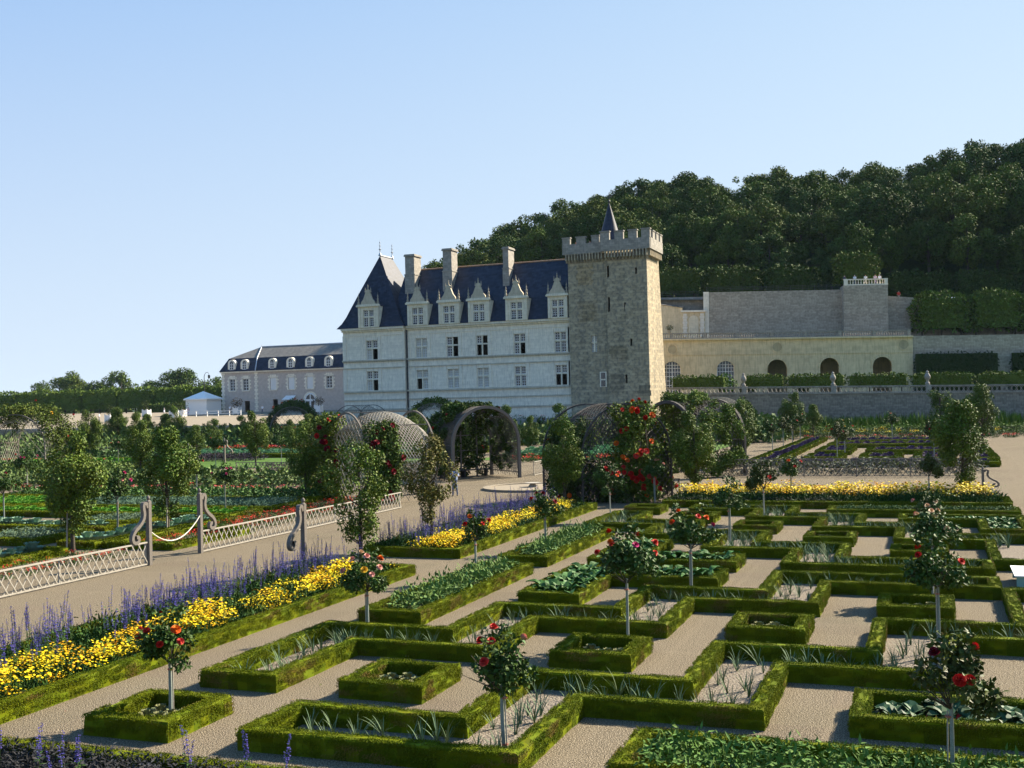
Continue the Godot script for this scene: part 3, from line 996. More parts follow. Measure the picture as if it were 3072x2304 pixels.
	# a white marker board lying at the right edge
	var b := Builder.new()
	b.box(Vector3(0.6, 0.36, 0), Vector3(1.5, 0.03, 1.9))
	b.col = Color(0.28, 0.5, 0.48)
	for s in [-1, 1]:
		b.box(Vector3(0.6, 0.19, 0.85 * s), Vector3(1.4, 0.3, 0.04))
	solo("information_board", b.mesh(M["white_paint"]), "white board on low green feet at the right edge", "board", Vector3(2.15, 0, -34.4))

func borders() -> void:
	var G := "box hedges of the flower borders"
	# the long border along the left path, salvia behind and yellow in front
	box_hedge(rect(-19.35, -15.52, -9.0, -32.55), "long box hedge edging the near salvia and yellow flower border", G)
	box_hedge(rect(-19.35, -15.52, -36.15, -53.4), "box hedge edging the farther salvia and yellow flower border", G, 0.31, 0.36, 1.3)
	for s in 2:
		var z0: float = [-9.4, -36.5][s]
		var z1: float = [-32.2, -53.0][s]
		var which: String = ["near", "farther"][s]
		bed_soil([rect(-19.2, -15.7, z0, z1)], 0.02)
		mass("blue_salvia", "blue violet salvia spikes along the back of the %s border" % which, "salvia", S["salvia"], -19.4, -17.2, z0, z1, 0.29, 0.65, 1.25, WHITE, 0.0, 0.25, -0.3)
		mass("yellow_marigolds", "bright yellow marigolds along the front of the %s border" % which, "marigolds", S["marigold"], -17.6, -16.05, z0, z1, 0.25, 0.7, 1.7, WHITE, 0.0, 0.2, -0.12)
		mass("border_foliage", "feathery green foliage at the foot of the %s border flowers" % which, "foliage", [S["greens"]], -19.4, -15.9, z0, z1, 0.21, 0.8, 1.9)
	# dark basil at the bottom left
	box_hedge(rect(-21.0, -5.0, -11.4, -14.0), "box hedge of the front border in the bottom left corner", G)
	bed_soil([rect(-20.8, -5.2, -11.6, -13.8)], 0.02)
	mass("purple_basil", "dark purple leafed basil in the bottom left border", "basil", [S["fern"]], -15.6, -9.0, -12.9, -13.75, 0.2, 0.2, 0.3, Color(0.035, 0.036, 0.04), 0.26)
	planted("salvia_plant", "single blue salvia spike rising at the bottom of the picture", "salvia", "single salvias in the front border", S["salvia"], [Vector2(-13.55, -12.75), Vector2(-13.9, -12.9), Vector2(-13.2, -13.0), Vector2(-12.2, -12.9), Vector2(-11.75, -12.75), Vector2(-11.5, -12.8), Vector2(-9.15, -13.6), Vector2(-8.55, -13.6), Vector2(-9.9, -13.2)], 0.85, 1.05)
	# border behind the near square
	box_hedge(rect(-12.6, 3.3, -54.7, -58.2), "box hedge edging the yellow flower border at the back of the near square", G, 0.31, 0.36, 1.5)
	bed_soil([rect(-12.4, 3.1, -54.9, -58.0)], 0.02)
	mass("purple_basil", "dark leafy row in front of the back yellow flowers", "basil", [S["fern"]], -12.2, -4.0, -55.2, -55.9, 0.24, 0.26, 0.36, Color(0.045, 0.055, 0.035), 0.26)
	mass("yellow_marigolds", "yellow marigolds across the back of the near square", "marigolds", S["marigold"], -12.0, 2.4, -56.4, -57.9, 0.34, 1.9, 2.6)
	mass("border_foliage", "leafy green growth among the back yellow flowers", "foliage", [S["greens"]], -12.2, 2.8, -55.4, -58.6, 0.3, 1.4, 2.7)

	# a few fallen leaves and petals on the gravel
	var lw := []
	var lt := []
	for i in 420:
		var p := Vector3(rf(-26, 3), 0.012, -rf(13, 52))
		if p.x < -19.5 and rf(0, 1) < 0.6: continue
		lw.append(Transform3D(Basis(Vector3.UP, rf(0, TAU)) * Basis(Vector3.RIGHT, rf(-0.3, 0.3)) * Basis.from_scale(Vector3.ONE * rf(0.6, 1.2)), p))
		lt.append([Color(0.25, 0.16, 0.06), Color(0.3, 0.24, 0.07), Color(0.4, 0.1, 0.07), Color(0.14, 0.15, 0.04)][i % 4])
	var fb := Builder.new()
	fb.leaf(Vector3.ZERO, Vector3(1, 0.12, 0).normalized(), Vector3.UP, 0.055, 0.035)
	tag(copies(self, "fallen_leaves", fb.mesh(M["leaf"]), lw, lt), "dry leaves and petals scattered over the gravel", "leaves")

func roses() -> void:
	var R := "standard_rose"
	standard_rose(Vector3(-12.75, 0, -16.55), "standard rose with red and coral blooms at the lower left before the yellow border", ["red", "coral", "coral", "red", "coral", "orange", "coral"], 0.98, 0.56, 0, "standard roses of the near square", 0)
	standard_rose(Vector3(-6.42, 0, -16.5), "dark leaved standard rose at the front centre with a red bloom at its right", ["red", "coral", "coral", "coral", "pale"], 0.92, 0.56, 0, "standard roses of the near square", 1)
	standard_rose(Vector3(-12.75, 0, -24.0), "standard rose with pale pink blooms beside the left path", ["pale", "pale", "pale", "cream", "pale", "pale", "orange", "yellow"], 1.0, 0.54, 0, "standard roses of the near square", 2)
	standard_rose(Vector3(-6.45, 0, -24.3), "big standard rose with coral and orange blooms in the middle of the picture", ["coral", "coral", "coral", "orange", "coral", "red", "coral", "pink"], 1.35, 0.70, 0, "standard roses of the near square", 3)
	standard_rose(Vector3(-6.35, 0, -30.9), "standard rose with large orange blooms right of the middle", ["orange", "coral", "orange", "red", "pink", "orange"], 1.25, 0.66, 0, "standard roses of the near square", 4)
	standard_rose(Vector3(-13.2, 0, -31.9), "standard rose with scarlet blooms over the nearer potato bed", ["red", "red", "orange", "red", "red"], 1.2, 0.51, 0, "standard roses of the near square", 0)
	standard_rose(Vector3(-13.2, 0, -38.6), "standard rose with dark crimson blooms over the farther potato bed", ["crimson", "crimson", "red", "crimson", "crimson", "crimson"], 1.25, 0.56, 0, "standard roses of the near square", 1)
	standard_rose(Vector3(0.02, 0, -24.9), "standard rose with scarlet blooms at the right on a tall grey stem", ["red", "red", "red"], 1.4, 0.62, 0, "standard roses of the near square", 2)
	standard_rose(Vector3(0.12, 0, -16.6), "loose tall standard rose at the lower right with red blooms on its right side", ["red", "coral", "red", "crimson"], 1.1, 0.59, 0, "standard roses of the near square", 5)
	standard_rose(Vector3(-0.1, 0, -31.5), "standard rose with big cream blooms at the right", ["cream", "cream", "cream", "cream", "pale", "cream", "cream"], 1.35, 0.62, 0, "standard roses of the near square", 3)
	standard_rose(Vector3(-13.5, 0, -48.5), "standard rose with reddish young leaves at the foot of the trellis dome", ["red", "orange", "coral"], 1.3, 0.70, 0, "standard roses of the near square", 0)
	standard_rose(Vector3(-6.8, 0, -48.8), "dark standard rose with one red bloom before the yellow flowers", ["red"], 1.4, 0.70, 0, "standard roses of the near square", 5)
	standard_rose(Vector3(-6.6, 0, -57.0), "small standard rose with orange red blooms above the yellow flowers", ["orange", "red", "orange", "red"], 1.4, 0.56, 0, "standard roses of the near square", 1)
	standard_rose(Vector3(-6.95, 0, -40.9), "standard rose without blooms beside a small white tag", [], 1.4, 0.59, 0, "standard roses of the near square", 2)
	standard_rose(Vector3(-13.3, 0, -56.2), "standard rose with pale pink blooms right of the trellis dome", ["pale", "pale", "pale", "pale"], 1.35, 0.56, 0, "standard roses of the near square", 4)
	standard_rose(Vector3(-0.2, 0, -56.4), "dark standard rose without blooms at the right end of the yellow flowers", ["pale"], 1.4, 0.62, 0, "standard roses of the near square", 5)
	standard_rose(Vector3(-0.15, 0, -40.5), "standard rose with small pale blooms behind the cream rose", ["pale", "cream"], 1.25, 0.51, 0, "standard roses of the near square", 1)
	var L := "standard roses of the left square"
	standard_rose(Vector3(-34.0, 0, -40.7), "standard rose with magenta blooms between the two left pear trees", ["pink", "pink", "pink", "pink", "pale", "pale", "pink"], 1.5, 0.75, 0, L, 0)
	standard_rose(Vector3(-34.0, 0, -48.9), "standard rose with magenta blooms right of the rope gate", ["pink", "pink", "pink", "pink"], 1.5, 0.62, 0, L, 3)
	standard_rose(Vector3(-42.8, 0, -58.5), "standard rose with a few pink blooms behind the second left pear tree", ["pink", "coral"], 1.4, 0.6, 0, L, 1)
	standard_rose(Vector3(-58.4, 0, -60.9), "standard rose with pink blooms under the far left trellis", ["pink", "pink", "pink", "pink", "coral"], 1.6, 0.75, 0, L, 2)
	standard_rose(Vector3(-42.9, 0, -43.2), "standard rose with magenta blooms cut by the left edge", ["pink", "pink", "pink", "coral"], 1.5, 0.7, 0, L, 4)
	standard_rose(Vector3(-73.0, 0, -87.7), "slim standard rose with salmon blooms left of the tall left pear", ["pale", "pale", "pale", "coral"], 1.7, 0.7, 0, L, 3)
	var B := "standard roses of the far squares"
	for q in [[-60.6, -85.8, ["coral"], "small green standard rose on the far lawn, left one"], [-55.5, -88.6, [], "small yellowish standard rose on the far lawn, right one"], [-83.5, -135.0, ["red", "red", "red", "orange", "red", "red"], "far standard rose with a scarlet crown before the trellis arch"], [-74.0, -118.0, ["coral", "coral"], "far standard rose behind the red flower row"], [-97.0, -135.0, ["red", "red", "coral"], "far standard rose with red blooms near the visitor in pink"], [-7.0, -91.2, ["crimson", "red", "crimson", "red"], "far standard rose with crimson blooms in the purple cabbage square"], [-6.9, -98.5, ["red", "yellow", "yellow"], "far standard rose with yellow blooms in the purple cabbage square"], [0.15, -92.3, ["yellow", "yellow", "yellow", "red", "crimson"], "far standard rose with yellow and crimson blooms beside the right pear"], [-13.6, -104.0, ["crimson", "crimson", "red", "crimson"], "first crimson standard rose of the row along the far path"], [-13.6, -112.0, ["crimson", "red", "crimson", "crimson"], "second crimson standard rose of the row along the far path"], [-13.6, -120.0, ["crimson", "crimson", "red"], "third crimson standard rose of the row along the far path"], [-14.0, -131.0, ["red", "crimson"], "last standard rose of the row along the far path"], [-4.0, -128.0, ["pale", "coral"], "far standard rose with coral blooms before the terrace wall"], [3.5, -125.0, ["red", "red", "red"], "far standard rose with scarlet blooms right of the right pear"]]:
		standard_rose(Vector3(q[0], 0, q[1]), q[3], q[2], 1.75, 0.8, 0, B)

func pears() -> void:
	pear_tree(Vector3(-31.0, 0, -34.6), "dense pear tree behind the left fence, nearest the left edge", 0, 1.06, "pear trees of the left square", true)
	pear_tree(Vector3(-31.45, 0, -40.9), "dense pear tree with yellow green top beside the rope gate", 1, 1.04, "pear trees of the left square", true)
	pear_tree(Vector3(-17.75, 0, -33.0), "open thin leaved pear tree growing out of the salvia", 3, 1.0, "pear trees of the near square")
	pear_tree(Vector3(-17.7, 0, -38.5), "thin brownish pear tree beside the farther border hedge", 4, 0.97, "pear trees of the near square")
	pear_tree(Vector3(-17.5, 0, -54.2), "dense broad pear tree at the left of the trellis dome", 2, 1.0, "pear trees of the near square")
	pear_tree(Vector3(-11.7, 0, -58.6), "tall pear tree at the left end of the back yellow flowers", 0, 1.05, "pear trees of the near square")
	pear_tree(Vector3(1.35, 0, -58.5), "tall pear tree beside the right gravel path", 1, 1.1, "pear trees of the near square")
	pear_tree(Vector3(-34.4, 0, -57.5), "pear tree with dark leaves left of the crimson climbing rose", 2, 1.0, "pear trees of the left square")
	var F := "pear trees of the far squares"
	for q in [[-56.4, -70.3, "pear tree just behind the second left pear", 1.05], [-58.2, -88.5, "slim pear tree alone at the edge of the far lawn", 1.15], [-109.0, -131.0, "far pear tree left of the small visitors by the fence", 1.3], [-106.0, -140.0, "far pear tree close to the man in the white shirt", 1.3], [-88.0, -101.0, "far pear tree right of the left trellis", 1.25], [-84.0, -104.0, "far pear tree in a pair right of the left trellis", 1.15], [-13.6, -85.2, "slim pear tree at the near corner of the purple cabbage square", 1.12], [-18.0, -83.0, "pear tree beside the back right rose arbour", 1.05], [-15.0, -133.0, "small far pear tree before the terrace wall", 1.25], [-13.4, -140.0, "smaller far pear tree before the terrace wall", 0.9], [4.6, -118.0, "far pear tree at the right edge before the wall", 1.3], [-41.0, -108.0, "far pear tree beside the castle moat, left of the arch", 1.1], [-36.5, -112.0, "far pear tree right behind the arch arbour", 1.1], [-52.0, -120.0, "far pear tree under the castle pavilion", 1.2], [-29.0, -118.0, "far pear tree left of the trellis dome", 1.1], [-69.0, -120.0, "far pear tree in front of the castle corner", 1.0]]:
		pear_tree(Vector3(q[0], 0, q[1]), q[2], rng.randi_range(0, 2), q[3], F)

# ---------------------------------------------------------------- lattice fences, gates and arbours
func lattice_fence(a: Vector3, b: Vector3, label: String, wood := "pale_wood", h := 0.82, gap := 0.33, flat := false) -> Node3D:
	var o := thing("lattice_fence", label, "fence", a, atan2(-(b - a).z, (b - a).x), "lattice fences")
	var len := a.distance_to(b)
	var rb := Builder.new()
	rb.box(Vector3(len / 2, 0.06, 0), Vector3(len, 0.045, 0.04))
	part(o, "rail", rb.mesh(M[wood]))
	rb = Builder.new()
	rb.box(Vector3(len / 2, h, 0), Vector3(len, 0.05, 0.06))
	part(o, "rail", rb.mesh(M[wood]))
	var run := h * 0.62
	var key := "slat_%s_%.2f" % [wood, h]
	if not S.has(key):
		var sb := Builder.new()
		var l := sqrt(run * run + (h - 0.06) * (h - 0.06))
		sb.box(Vector3.ZERO, Vector3(0.034, l, 0.014))
		S[key] = sb.mesh(M[wood])
	var lean := atan2(run, h - 0.06)
	var n := int((len - run) / gap)
	for s in [-1, 1]:
		for i in n + 1:
			var p := part(o, "slat", S[key], Vector3(run / 2 + i * (len - run) / n, 0.06 + (h - 0.06) / 2, 0.016 * s))
			p.rotation.z = lean * s
	var posts := maxi(1, int(len / 3.2))
	for i in posts + 1:
		var pb := Builder.new()
		pb.box(Vector3(0, h / 2 - 0.05, -0.05), Vector3(0.06, h + 0.1, 0.05))
		part(o, "post", pb.mesh(M[wood]), Vector3(lerpf(0.05, len - 0.05, float(i) / posts), 0, 0))
	return o

func scroll_mesh() -> ArrayMesh:
	var raw := [Vector2(0.05, 1.86), Vector2(0.10, 1.98), Vector2(0.20, 1.98), Vector2(0.22, 1.86), Vector2(0.19, 1.7), Vector2(0.24, 1.52), Vector2(0.40, 1.36), Vector2(0.60, 1.22), Vector2(0.70, 1.05), Vector2(0.66, 0.92), Vector2(0.54, 0.885), Vector2(0.45, 0.95), Vector2(0.47, 1.05), Vector2(0.55, 1.05)]
	var pts := []
	for i in raw.size() - 1:
		for k in 3:
			pts.append(raw[i].cubic_interpolate(raw[i + 1], raw[max(0, i - 1)], raw[min(raw.size() - 1, i + 2)], k / 3.0))
	pts.append(raw[-1])
	var b := Builder.new()
	for i in pts.size() - 1:
		var d0: Vector2 = (pts[min(i + 1, pts.size() - 1)] - pts[max(i - 1, 0)]).normalized().orthogonal()
		var d1: Vector2 = (pts[min(i + 2, pts.size() - 1)] - pts[i]).normalized().orthogonal()
		var w := 0.05
		var q := [pts[i] - d0 * w, pts[i + 1] - d1 * w, pts[i + 1] + d1 * w, pts[i] + d0 * w]
		var v := []
		for z in [-0.06, 0.06]:
			for p in q: v.append(Vector3(p.x, p.y, z))
		b.face(v[4], v[5], v[6], v[7], Vector3.BACK)
		b.face(v[0], v[1], v[2], v[3], Vector3.FORWARD)
		b.face(v[0], v[1], v[5], v[4], -Vector3(d0.x, d0.y, 0))
		b.face(v[3], v[2], v[6], v[7], Vector3(d0.x, d0.y, 0))
	return b.mesh(M["old_wood"])

func gate_post(at: Vector3, turn: float, label: String) -> Node3D:
	var o := thing("gate_post", label, "post", at, turn, "gate posts with scrolls")
	var b := Builder.new()
	b.box(Vector3(0, 1.1, 0), Vector3(0.15, 2.3, 0.15))
	b.lathe([Vector2(0.0, 2.47), Vector2(0.05, 2.42), Vector2(0.07, 2.36), Vector2(0.04, 2.30), Vector2(0.09, 2.25)], 8)
	part(o, "post", b.mesh(M["old_wood"]))
	if not S.has("scroll"): S["scroll"] = scroll_mesh()
	part(o, "scroll", S["scroll"], Vector3(0.03, -0.2, 0)).scale = Vector3(1.25, 1.2, 1.1)
	return o

func arch_point(u: float, r: float, hs: float) -> Vector3:
	if u < hs: return Vector3(-r, u, 0)
	var a := (u - hs) / r
	if a < PI: return Vector3(-r * cos(a), hs + r * sin(a), 0)
	return Vector3(r, hs - (u - hs - PI * r), 0)

func arbour(at: Vector3, turn: float, label: String, full: bool, wood := "dark_wood", r := 2.6, hs := 2.45, deep := 4.2, gap := 0.38, bow := 0.0) -> Node3D:
	var o := thing("trellis_arbour", label, "arbour", at, turn, "trellis arbours at the crossings")
	var total := hs * 2 + PI * r
	for z in [0.0, -deep]:
		var b := Builder.new()
		var steps := 34
		for i in steps:
			var p0 := arch_point(total * i / steps, r, hs)
			var p1 := arch_point(total * (i + 1) / steps, r, hs)
			b.bar(p0 + Vector3(0, 0, z), p1 + Vector3(0, 0, z), 0.2 if bow == 0.0 else 0.09, 0.2 if bow == 0.0 else 0.09, Vector3.BACK)
		part(o, "arch_frame", b.mesh(M["old_wood" if full or wood != "dark_wood" else "dark_wood"]))
	# purlins that tie the two arches
	for k in 7:
		var b := Builder.new()
		var p := arch_point(lerpf(0.4, total - 0.4, k / 6.0), r, hs)
		b.box(p + Vector3(0, 0, -deep / 2), Vector3(0.06, 0.06, deep - 0.17))
		part(o, "purlin", b.mesh(M["old_wood"]))
	var k := 1.5
	for s in [-1, 1]:
		var n := int((total + k * deep) / gap)
		for i in n:
			var u0 := -k * deep + gap * (i + 0.5) if s > 0 else gap * (i + 0.5)
			var b := Builder.new()
			var prev := Vector3.INF
			for q in 13:
				var f := q / 12.0
				var u: float = u0 + s * k * deep * f
				if u < 0.02 or u > total - 0.02:
					prev = Vector3.INF
					continue
				var p := arch_point(u, r + 0.03 + 0.02 * s, hs) + Vector3(0, 0, -deep * f)
				if bow > 0.0: p.y -= bow * pow(absf(f * 2.0 - 1.0), 2.0) * p.y / (hs + r)
				if prev != Vector3.INF: b.bar(prev, p, 0.035, 0.015, (p - Vector3(0, hs * 0.8, p.z)).normalized())
				prev = p
			if b.v.size(): part(o, "slat", b.mesh(M[wood]))
	if bow > 0.0:
		# lattice over the closed end
		for s in [-1, 1]:
			for i in 30:
				var c := -r - hs - r + i * gap * 1.5 + 0.2
				var first := Vector3.INF
				var last := Vector3.INF
				for q in 40:
					var x := lerpf(-r, r, q / 39.0)
					var y: float = (x * s - c) * 1.2
					if y < 0.05 or y > hs + sqrt(maxf(0.0, r * r - x * x)): continue
					if first == Vector3.INF: first = Vector3(x, y, -deep + 0.03 * s)
					last = Vector3(x, y, -deep + 0.03 * s)
				if first != Vector3.INF and first.distance_to(last) > 0.3:
					var b := Builder.new()
					b.bar(first, last, 0.035, 0.015, Vector3.BACK)
					part(o, "slat", b.mesh(M[wood]))
	if full:
		# back wall: posts, rails and lattice
		for x in [-1.3, 0.0, 1.3]:
			var b := Builder.new()
			b.box(Vector3(x, 2.2, -deep + 0.2), Vector3(0.1, 4.4, 0.1))
			part(o, "post", b.mesh(M["old_wood"]))
		for y in [0.75, 1.9, 3.0]:
			var b := Builder.new()
			b.box(Vector3(0, y, -deep + 0.13), Vector3(r * 2 - 0.3, 0.08, 0.05))
			part(o, "rail", b.mesh(M["old_wood"]))
		var bb := Builder.new()
		bb.box(Vector3(0, 0.5, -deep + 0.6), Vector3(r * 1.7, 0.07, 0.5))
		for x in [-1.8, 0.0, 1.8]: bb.box(Vector3(x, 0.23, -deep + 0.6), Vector3(0.1, 0.46, 0.4))
		part(o, "bench", bb.mesh(M["dark_wood"]))
	return o

# a climber laid over an arbour: foliage and single blooms
func climber(at: Vector3, turn: float, label: String, u0: float, u1: float, v0: float, v1: float, c: Color, blooms: Array, thick := 0.45, count := 3600, leafs := 0.16, r := 2.7, hs := 2.45, deep := 4.2) -> void:
	var o := thing("climbing_rose", label, "climbing rose", at, turn, "climbing roses on the arbours")
	var total := hs * 2 + PI * r
	var l := []
	for i in 110:
		var f := rf(v0, v1)
		var u := rf(u0, u1) * total
		var p := arch_point(u, r + rf(-0.1, thick * 0.6), hs) + Vector3(0, 0, -deep * f)
		l.append([p, rf(0.5, 1.0) * thick, Vector3(1, 1, 1)])
	part(o, "foliage", crown(l, count * 2, leafs, leafs * 0.7, c, 0.38))
	var b := Builder.new()
	for i in 5:
		var f := lerpf(v0, v1, (i + 0.5) / 5.0)
		var pts := []
		var rr := []
		for q in 7:
			var u := lerpf(0.0 if u0 < 0.4 else total, lerpf(u0, u1, rf(0.2, 0.8)) * total, q / 6.0)
			pts.append(arch_point(u, r + 0.08, hs) + Vector3(rf(-0.05, 0.05), 0, -deep * f + rf(-0.1, 0.1)))
			rr.append(0.035 * (1.0 - q * 0.12))
		b.tube(pts, rr, 5, false)
	part(o, "stem", b.mesh(M["bark"]))
	for k in blooms:
		var spot: Array = l[rng.randi_range(0, l.size() - 1)]
		var p: Vector3 = spot[0]
		var mid := Vector3(0, minf(p.y, hs), p.z)
		var out := (p - mid).normalized()
		if out.length() < 0.5: out = Vector3.UP
		var up := (out + ball() * 0.4).normalized()
		var s := up.cross(Vector3(0.3, 0.2, 0.9)).normalized()
		var bl := part(o, "bloom", S["bloom_" + k][0], p + up * spot[1] * rf(0.85, 1.1))
		bl.basis = Basis(s, up, s.cross(up)) * Basis.from_scale(Vector3.ONE * rf(1.8, 2.8))

# leaves that fill the closed end of an arbour, or a tall pillar of roses beside it
func rose_mass(at: Vector3, turn: float, label: String, w: float, h: float, d: float, c: Color, blooms: Array, count: int, leafs := 0.17, arch := false) -> void:
	var o := thing("climbing_rose", label, "climbing rose", at, turn, "climbing roses on the arbours")
	var l := []
	while l.size() < 90:
		var p := Vector3(rf(-w, w), rf(0.2, h), rf(-d, d))
		if arch and p.y > h - w + sqrt(maxf(0.0, w * w - p.x * p.x)): continue
		if not arch and absf(p.x) > w * (1.0 - 0.35 * pow(p.y / h, 3.0)) * (0.75 + 0.25 * sin(p.y * 3.0)): continue
		l.append([p, rf(0.25, 0.5), Vector3.ONE])
	part(o, "foliage", crown(l, count, leafs, leafs * 0.7, c, 0.4))
	var b := Builder.new()
	for i in 6:
		var x := rf(-w, w) * 0.6
		b.tube([Vector3(x * 0.4, -0.05, 0), Vector3(x, h * 0.4, 0), Vector3(x * 0.8, h * 0.85, 0)], [0.035, 0.028, 0.012], 5, false)
	part(o, "stem", b.mesh(M["bark"]))
	for k in blooms:
		var spot: Array = l[rng.randi_range(0, l.size() - 1)]
		var up := Vector3(rf(-0.7, 0.9), rf(0.0, 0.9), 1.0).normalized()
		var s := up.cross(Vector3(0.3, 0.2, 0.1)).normalized()
		var bl := part(o, "bloom", S["bloom_" + k][0], Vector3(spot[0].x, spot[0].y, d * 0.6) + up * spot[1] * rf(0.8, 1.1))
		bl.basis = Basis(s, up, s.cross(up)) * Basis.from_scale(Vector3.ONE * rf(1.7, 2.6))

func fences() -> void:
	lattice_fence(Vector3(-25.95, 0, -20.0), Vector3(-25.95, 0, -32.6), "pale lattice fence at the left edge ending in a scrolled post")
	lattice_fence(Vector3(-26.05, 0, -35.9), Vector3(-26.05, 0, -53.0), "pale lattice fence right of the rope gate along the wide path")
	gate_post(Vector3(-25.95, 0, -32.7), PI * 0.5 + PI, "weathered post whose scroll leans left, at the rope gate").rotation.y = -PI / 2
	gate_post(Vector3(-26.05, 0, -35.8), PI * 0.5, "weathered post whose scroll leans right, at the rope gate")
	gate_post(Vector3(-19.45, 0, -32.3), 0, "lone post with a pale scroll rising from the salvia").rotation.y = -PI / 2
	var b := Builder.new()
	var pts := []
	var rr := []
	for i in 13:
		var f := i / 12.0
		pts.append(Vector3(0, 1.2 - 0.62 * (1.0 - pow(f * 2 - 1, 2)) + 0.25 * f, -lerpf(0.06, 3.0, f)))
		rr.append(0.022)
	b.tube(pts, rr, 6)
	solo("rope", b.mesh(M["rope"]), "white rope slung between the two gate posts", "rope", Vector3(-26.0, 0, -32.75))
	lattice_fence(Vector3(-18.2, 0, -60.6), Vector3(-13.0, 0, -60.9), "dark lattice fence under the trellis dome", "dark_wood", 0.95, 0.26)
	lattice_fence(Vector3(-14.5, 0, -75.5), Vector3(2.0, 0, -75.5), "grey lattice fence across the far path at the right", "old_wood", 1.15, 0.34)
	lattice_fence(Vector3(-51.5, 0, -75.5), Vector3(-35.5, 0, -76.5), "grey lattice fence behind the bushes left of the arch", "old_wood", 1.1, 0.3)
	lattice_fence(Vector3(-26.9, 0, -76.5), Vector3(-26.9, 0, -86.0), "pale lattice fence right of the arch", "pale_wood", 1.0, 0.3)
	lattice_fence(Vector3(-99.0, 0, -143.5), Vector3(-88.0, 0, -143.5), "far pale lattice fence behind the visitors", "pale_wood", 1.3, 0.45)
	lattice_fence(Vector3(-94.0, 0, -109.0), Vector3(-84.0, 0, -109.0), "far pale lattice fence below the middle left post", "pale_wood", 1.1, 0.4)
	gate_post(Vector3(-65.7, 0, -94.5), 0, "far grey post with a scroll at the lawn")
	gate_post(Vector3(-60.0, 0, -81.0), 0, "far pale post behind the second left pear")
	gate_post(Vector3(-84.0, 0, -109.0), PI, "far white post whose scroll faces left")
	gate_post(Vector3(-88.0, 0, -143.5), PI, "farthest white post at the end of the visitors' fence")
	gate_post(Vector3(2.35, 0, -61.5), 0, "grey post by the gravel at the right").scale = Vector3(0.8, 0.62, 0.8)
	# arbours round the basin
	var da := atan2(4.3, 2.86)
	arbour(Vector3(-29.1, 0, -72.8), da - 0.12, "dark arched arbour with a bench inside, in the centre", true, "dark_wood", 2.6, 2.45, 4.2, 0.22)
	climber(Vector3(-29.1, 0, -72.8), da - 0.12, "leafy climber over the back and sides of the arched arbour", 0.03, 0.97, 0.2, 0.98, Color(0.06, 0.10, 0.02), ["crimson", "crimson", "red", "crimson", "red", "crimson"], 0.3, 8500)
	arbour(Vector3(-18.3, 0, -61.0), -2.34, "dark trellis dome with bowed slats right of the centre", false, "dark_wood", 2.75, 2.4, 4.4, 0.26, 1.7)
	climber(Vector3(-18.3, 0, -61.0), -2.34, "climbing rose thick with red blooms on the right of the trellis dome", 0.02, 0.42, 0.5, 1.0, Color(0.085, 0.125, 0.02), ["red", "red", "coral", "red", "coral", "red", "coral", "orange", "red", "red", "coral", "red", "coral", "red", "coral", "orange", "red", "red", "coral", "red", "coral", "red", "coral", "orange", "red", "coral", "red", "red", "coral", "red", "coral", "orange"], 0.42, 3000)
	climber(Vector3(-18.3, 0, -61.0), -2.34, "dark leaves over the left side of the trellis dome", 0.72, 0.99, 0.2, 1.0, Color(0.05, 0.075, 0.018), ["red", "coral"], 0.4, 3200)
	arbour(Vector3(-28.2, 0, -59.2), 2.5, "pale trellis dome behind the thin pear trees", false, "pale_wood", 2.6, 2.4, 4.2, 0.3, 0.9)
	climber(Vector3(-28.2, 0, -59.2), 2.5, "climbing rose with dark crimson blooms on the left of the pale trellis dome", 0.02, 0.35, 0.6, 1.0, Color(0.075, 0.115, 0.022), ["crimson", "crimson", "crimson", "red", "crimson", "crimson", "crimson", "red", "crimson", "crimson", "crimson", "crimson", "red", "crimson", "crimson", "crimson"], 0.5, 5200)
	var many := []
	for i in 46: many.append(["red", "coral", "red", "red", "orange"][i % 5])
	rose_mass(Vector3(-14.6, 0, -57.6), 0.2, "tall pillar of red climbing roses right of the trellis dome", 1.35, 4.9, 0.7, Color(0.10, 0.145, 0.022), many, 7000)
	rose_mass(Vector3(-16.6, 0, -57.0), 0.3, "dark bushy climber filling the foot of the trellis dome", 1.7, 2.1, 0.6, Color(0.05, 0.075, 0.018), ["coral", "orange", "red"], 4200)
	many = []
	for i in 22: many.append("crimson" if i % 4 else "red")
	rose_mass(Vector3(-32.7, 0, -57.2), 0.4, "tall pillar of crimson climbing roses left of the pale trellis dome", 1.05, 4.7, 0.8, Color(0.11, 0.155, 0.025), many, 8000)
	rose_mass(Vector3(-29.1, 0, -72.8) + Vector3(sin(da - 0.12), 0, cos(da - 0.12)) * -4.3, da - 0.12, "leafy back wall of the arched arbour with dark red blooms", 2.5, 5.0, 0.3, Color(0.06, 0.10, 0.02), ["red", "crimson", "crimson"], 9000, 0.19, true)
	arbour(Vector3(-16.7, 0, -74.8), -0.6, "arbour under green climbers behind the trellis dome", false, "dark_wood", 2.6, 2.5, 4.6, 0.55)
	climber(Vector3(-16.7, 0, -74.8), -0.6, "thick green climber that hides the arbour behind the trellis dome", 0.0, 1.0, 0.1, 1.0, Color(0.11, 0.165, 0.028), [], 0.5, 11000, 0.16)
	var F := [[-80.0, -82.0, "pale trellis arbour at the left edge half hidden in roses", 0.2, "pale_wood"], [-84.0, -137.0, "far arched arbour under roses before the low wing", 0.5, "old_wood"], [-76.0, -139.0, "far trellis dome right of the rose arch", -0.2, "pale_wood"], [-22.0, -126.0, "far grey trellis dome before the terrace wall", 0.2, "pale_wood"], [-61.0, -134.0, "far trellis dome under the castle corner", 0.3, "pale_wood"]]
	for q in F:
		arbour(Vector3(q[0], 0, q[1]), q[3], q[2], false, q[4], 3.0, 2.3, 5.2, 0.55, 0.8)
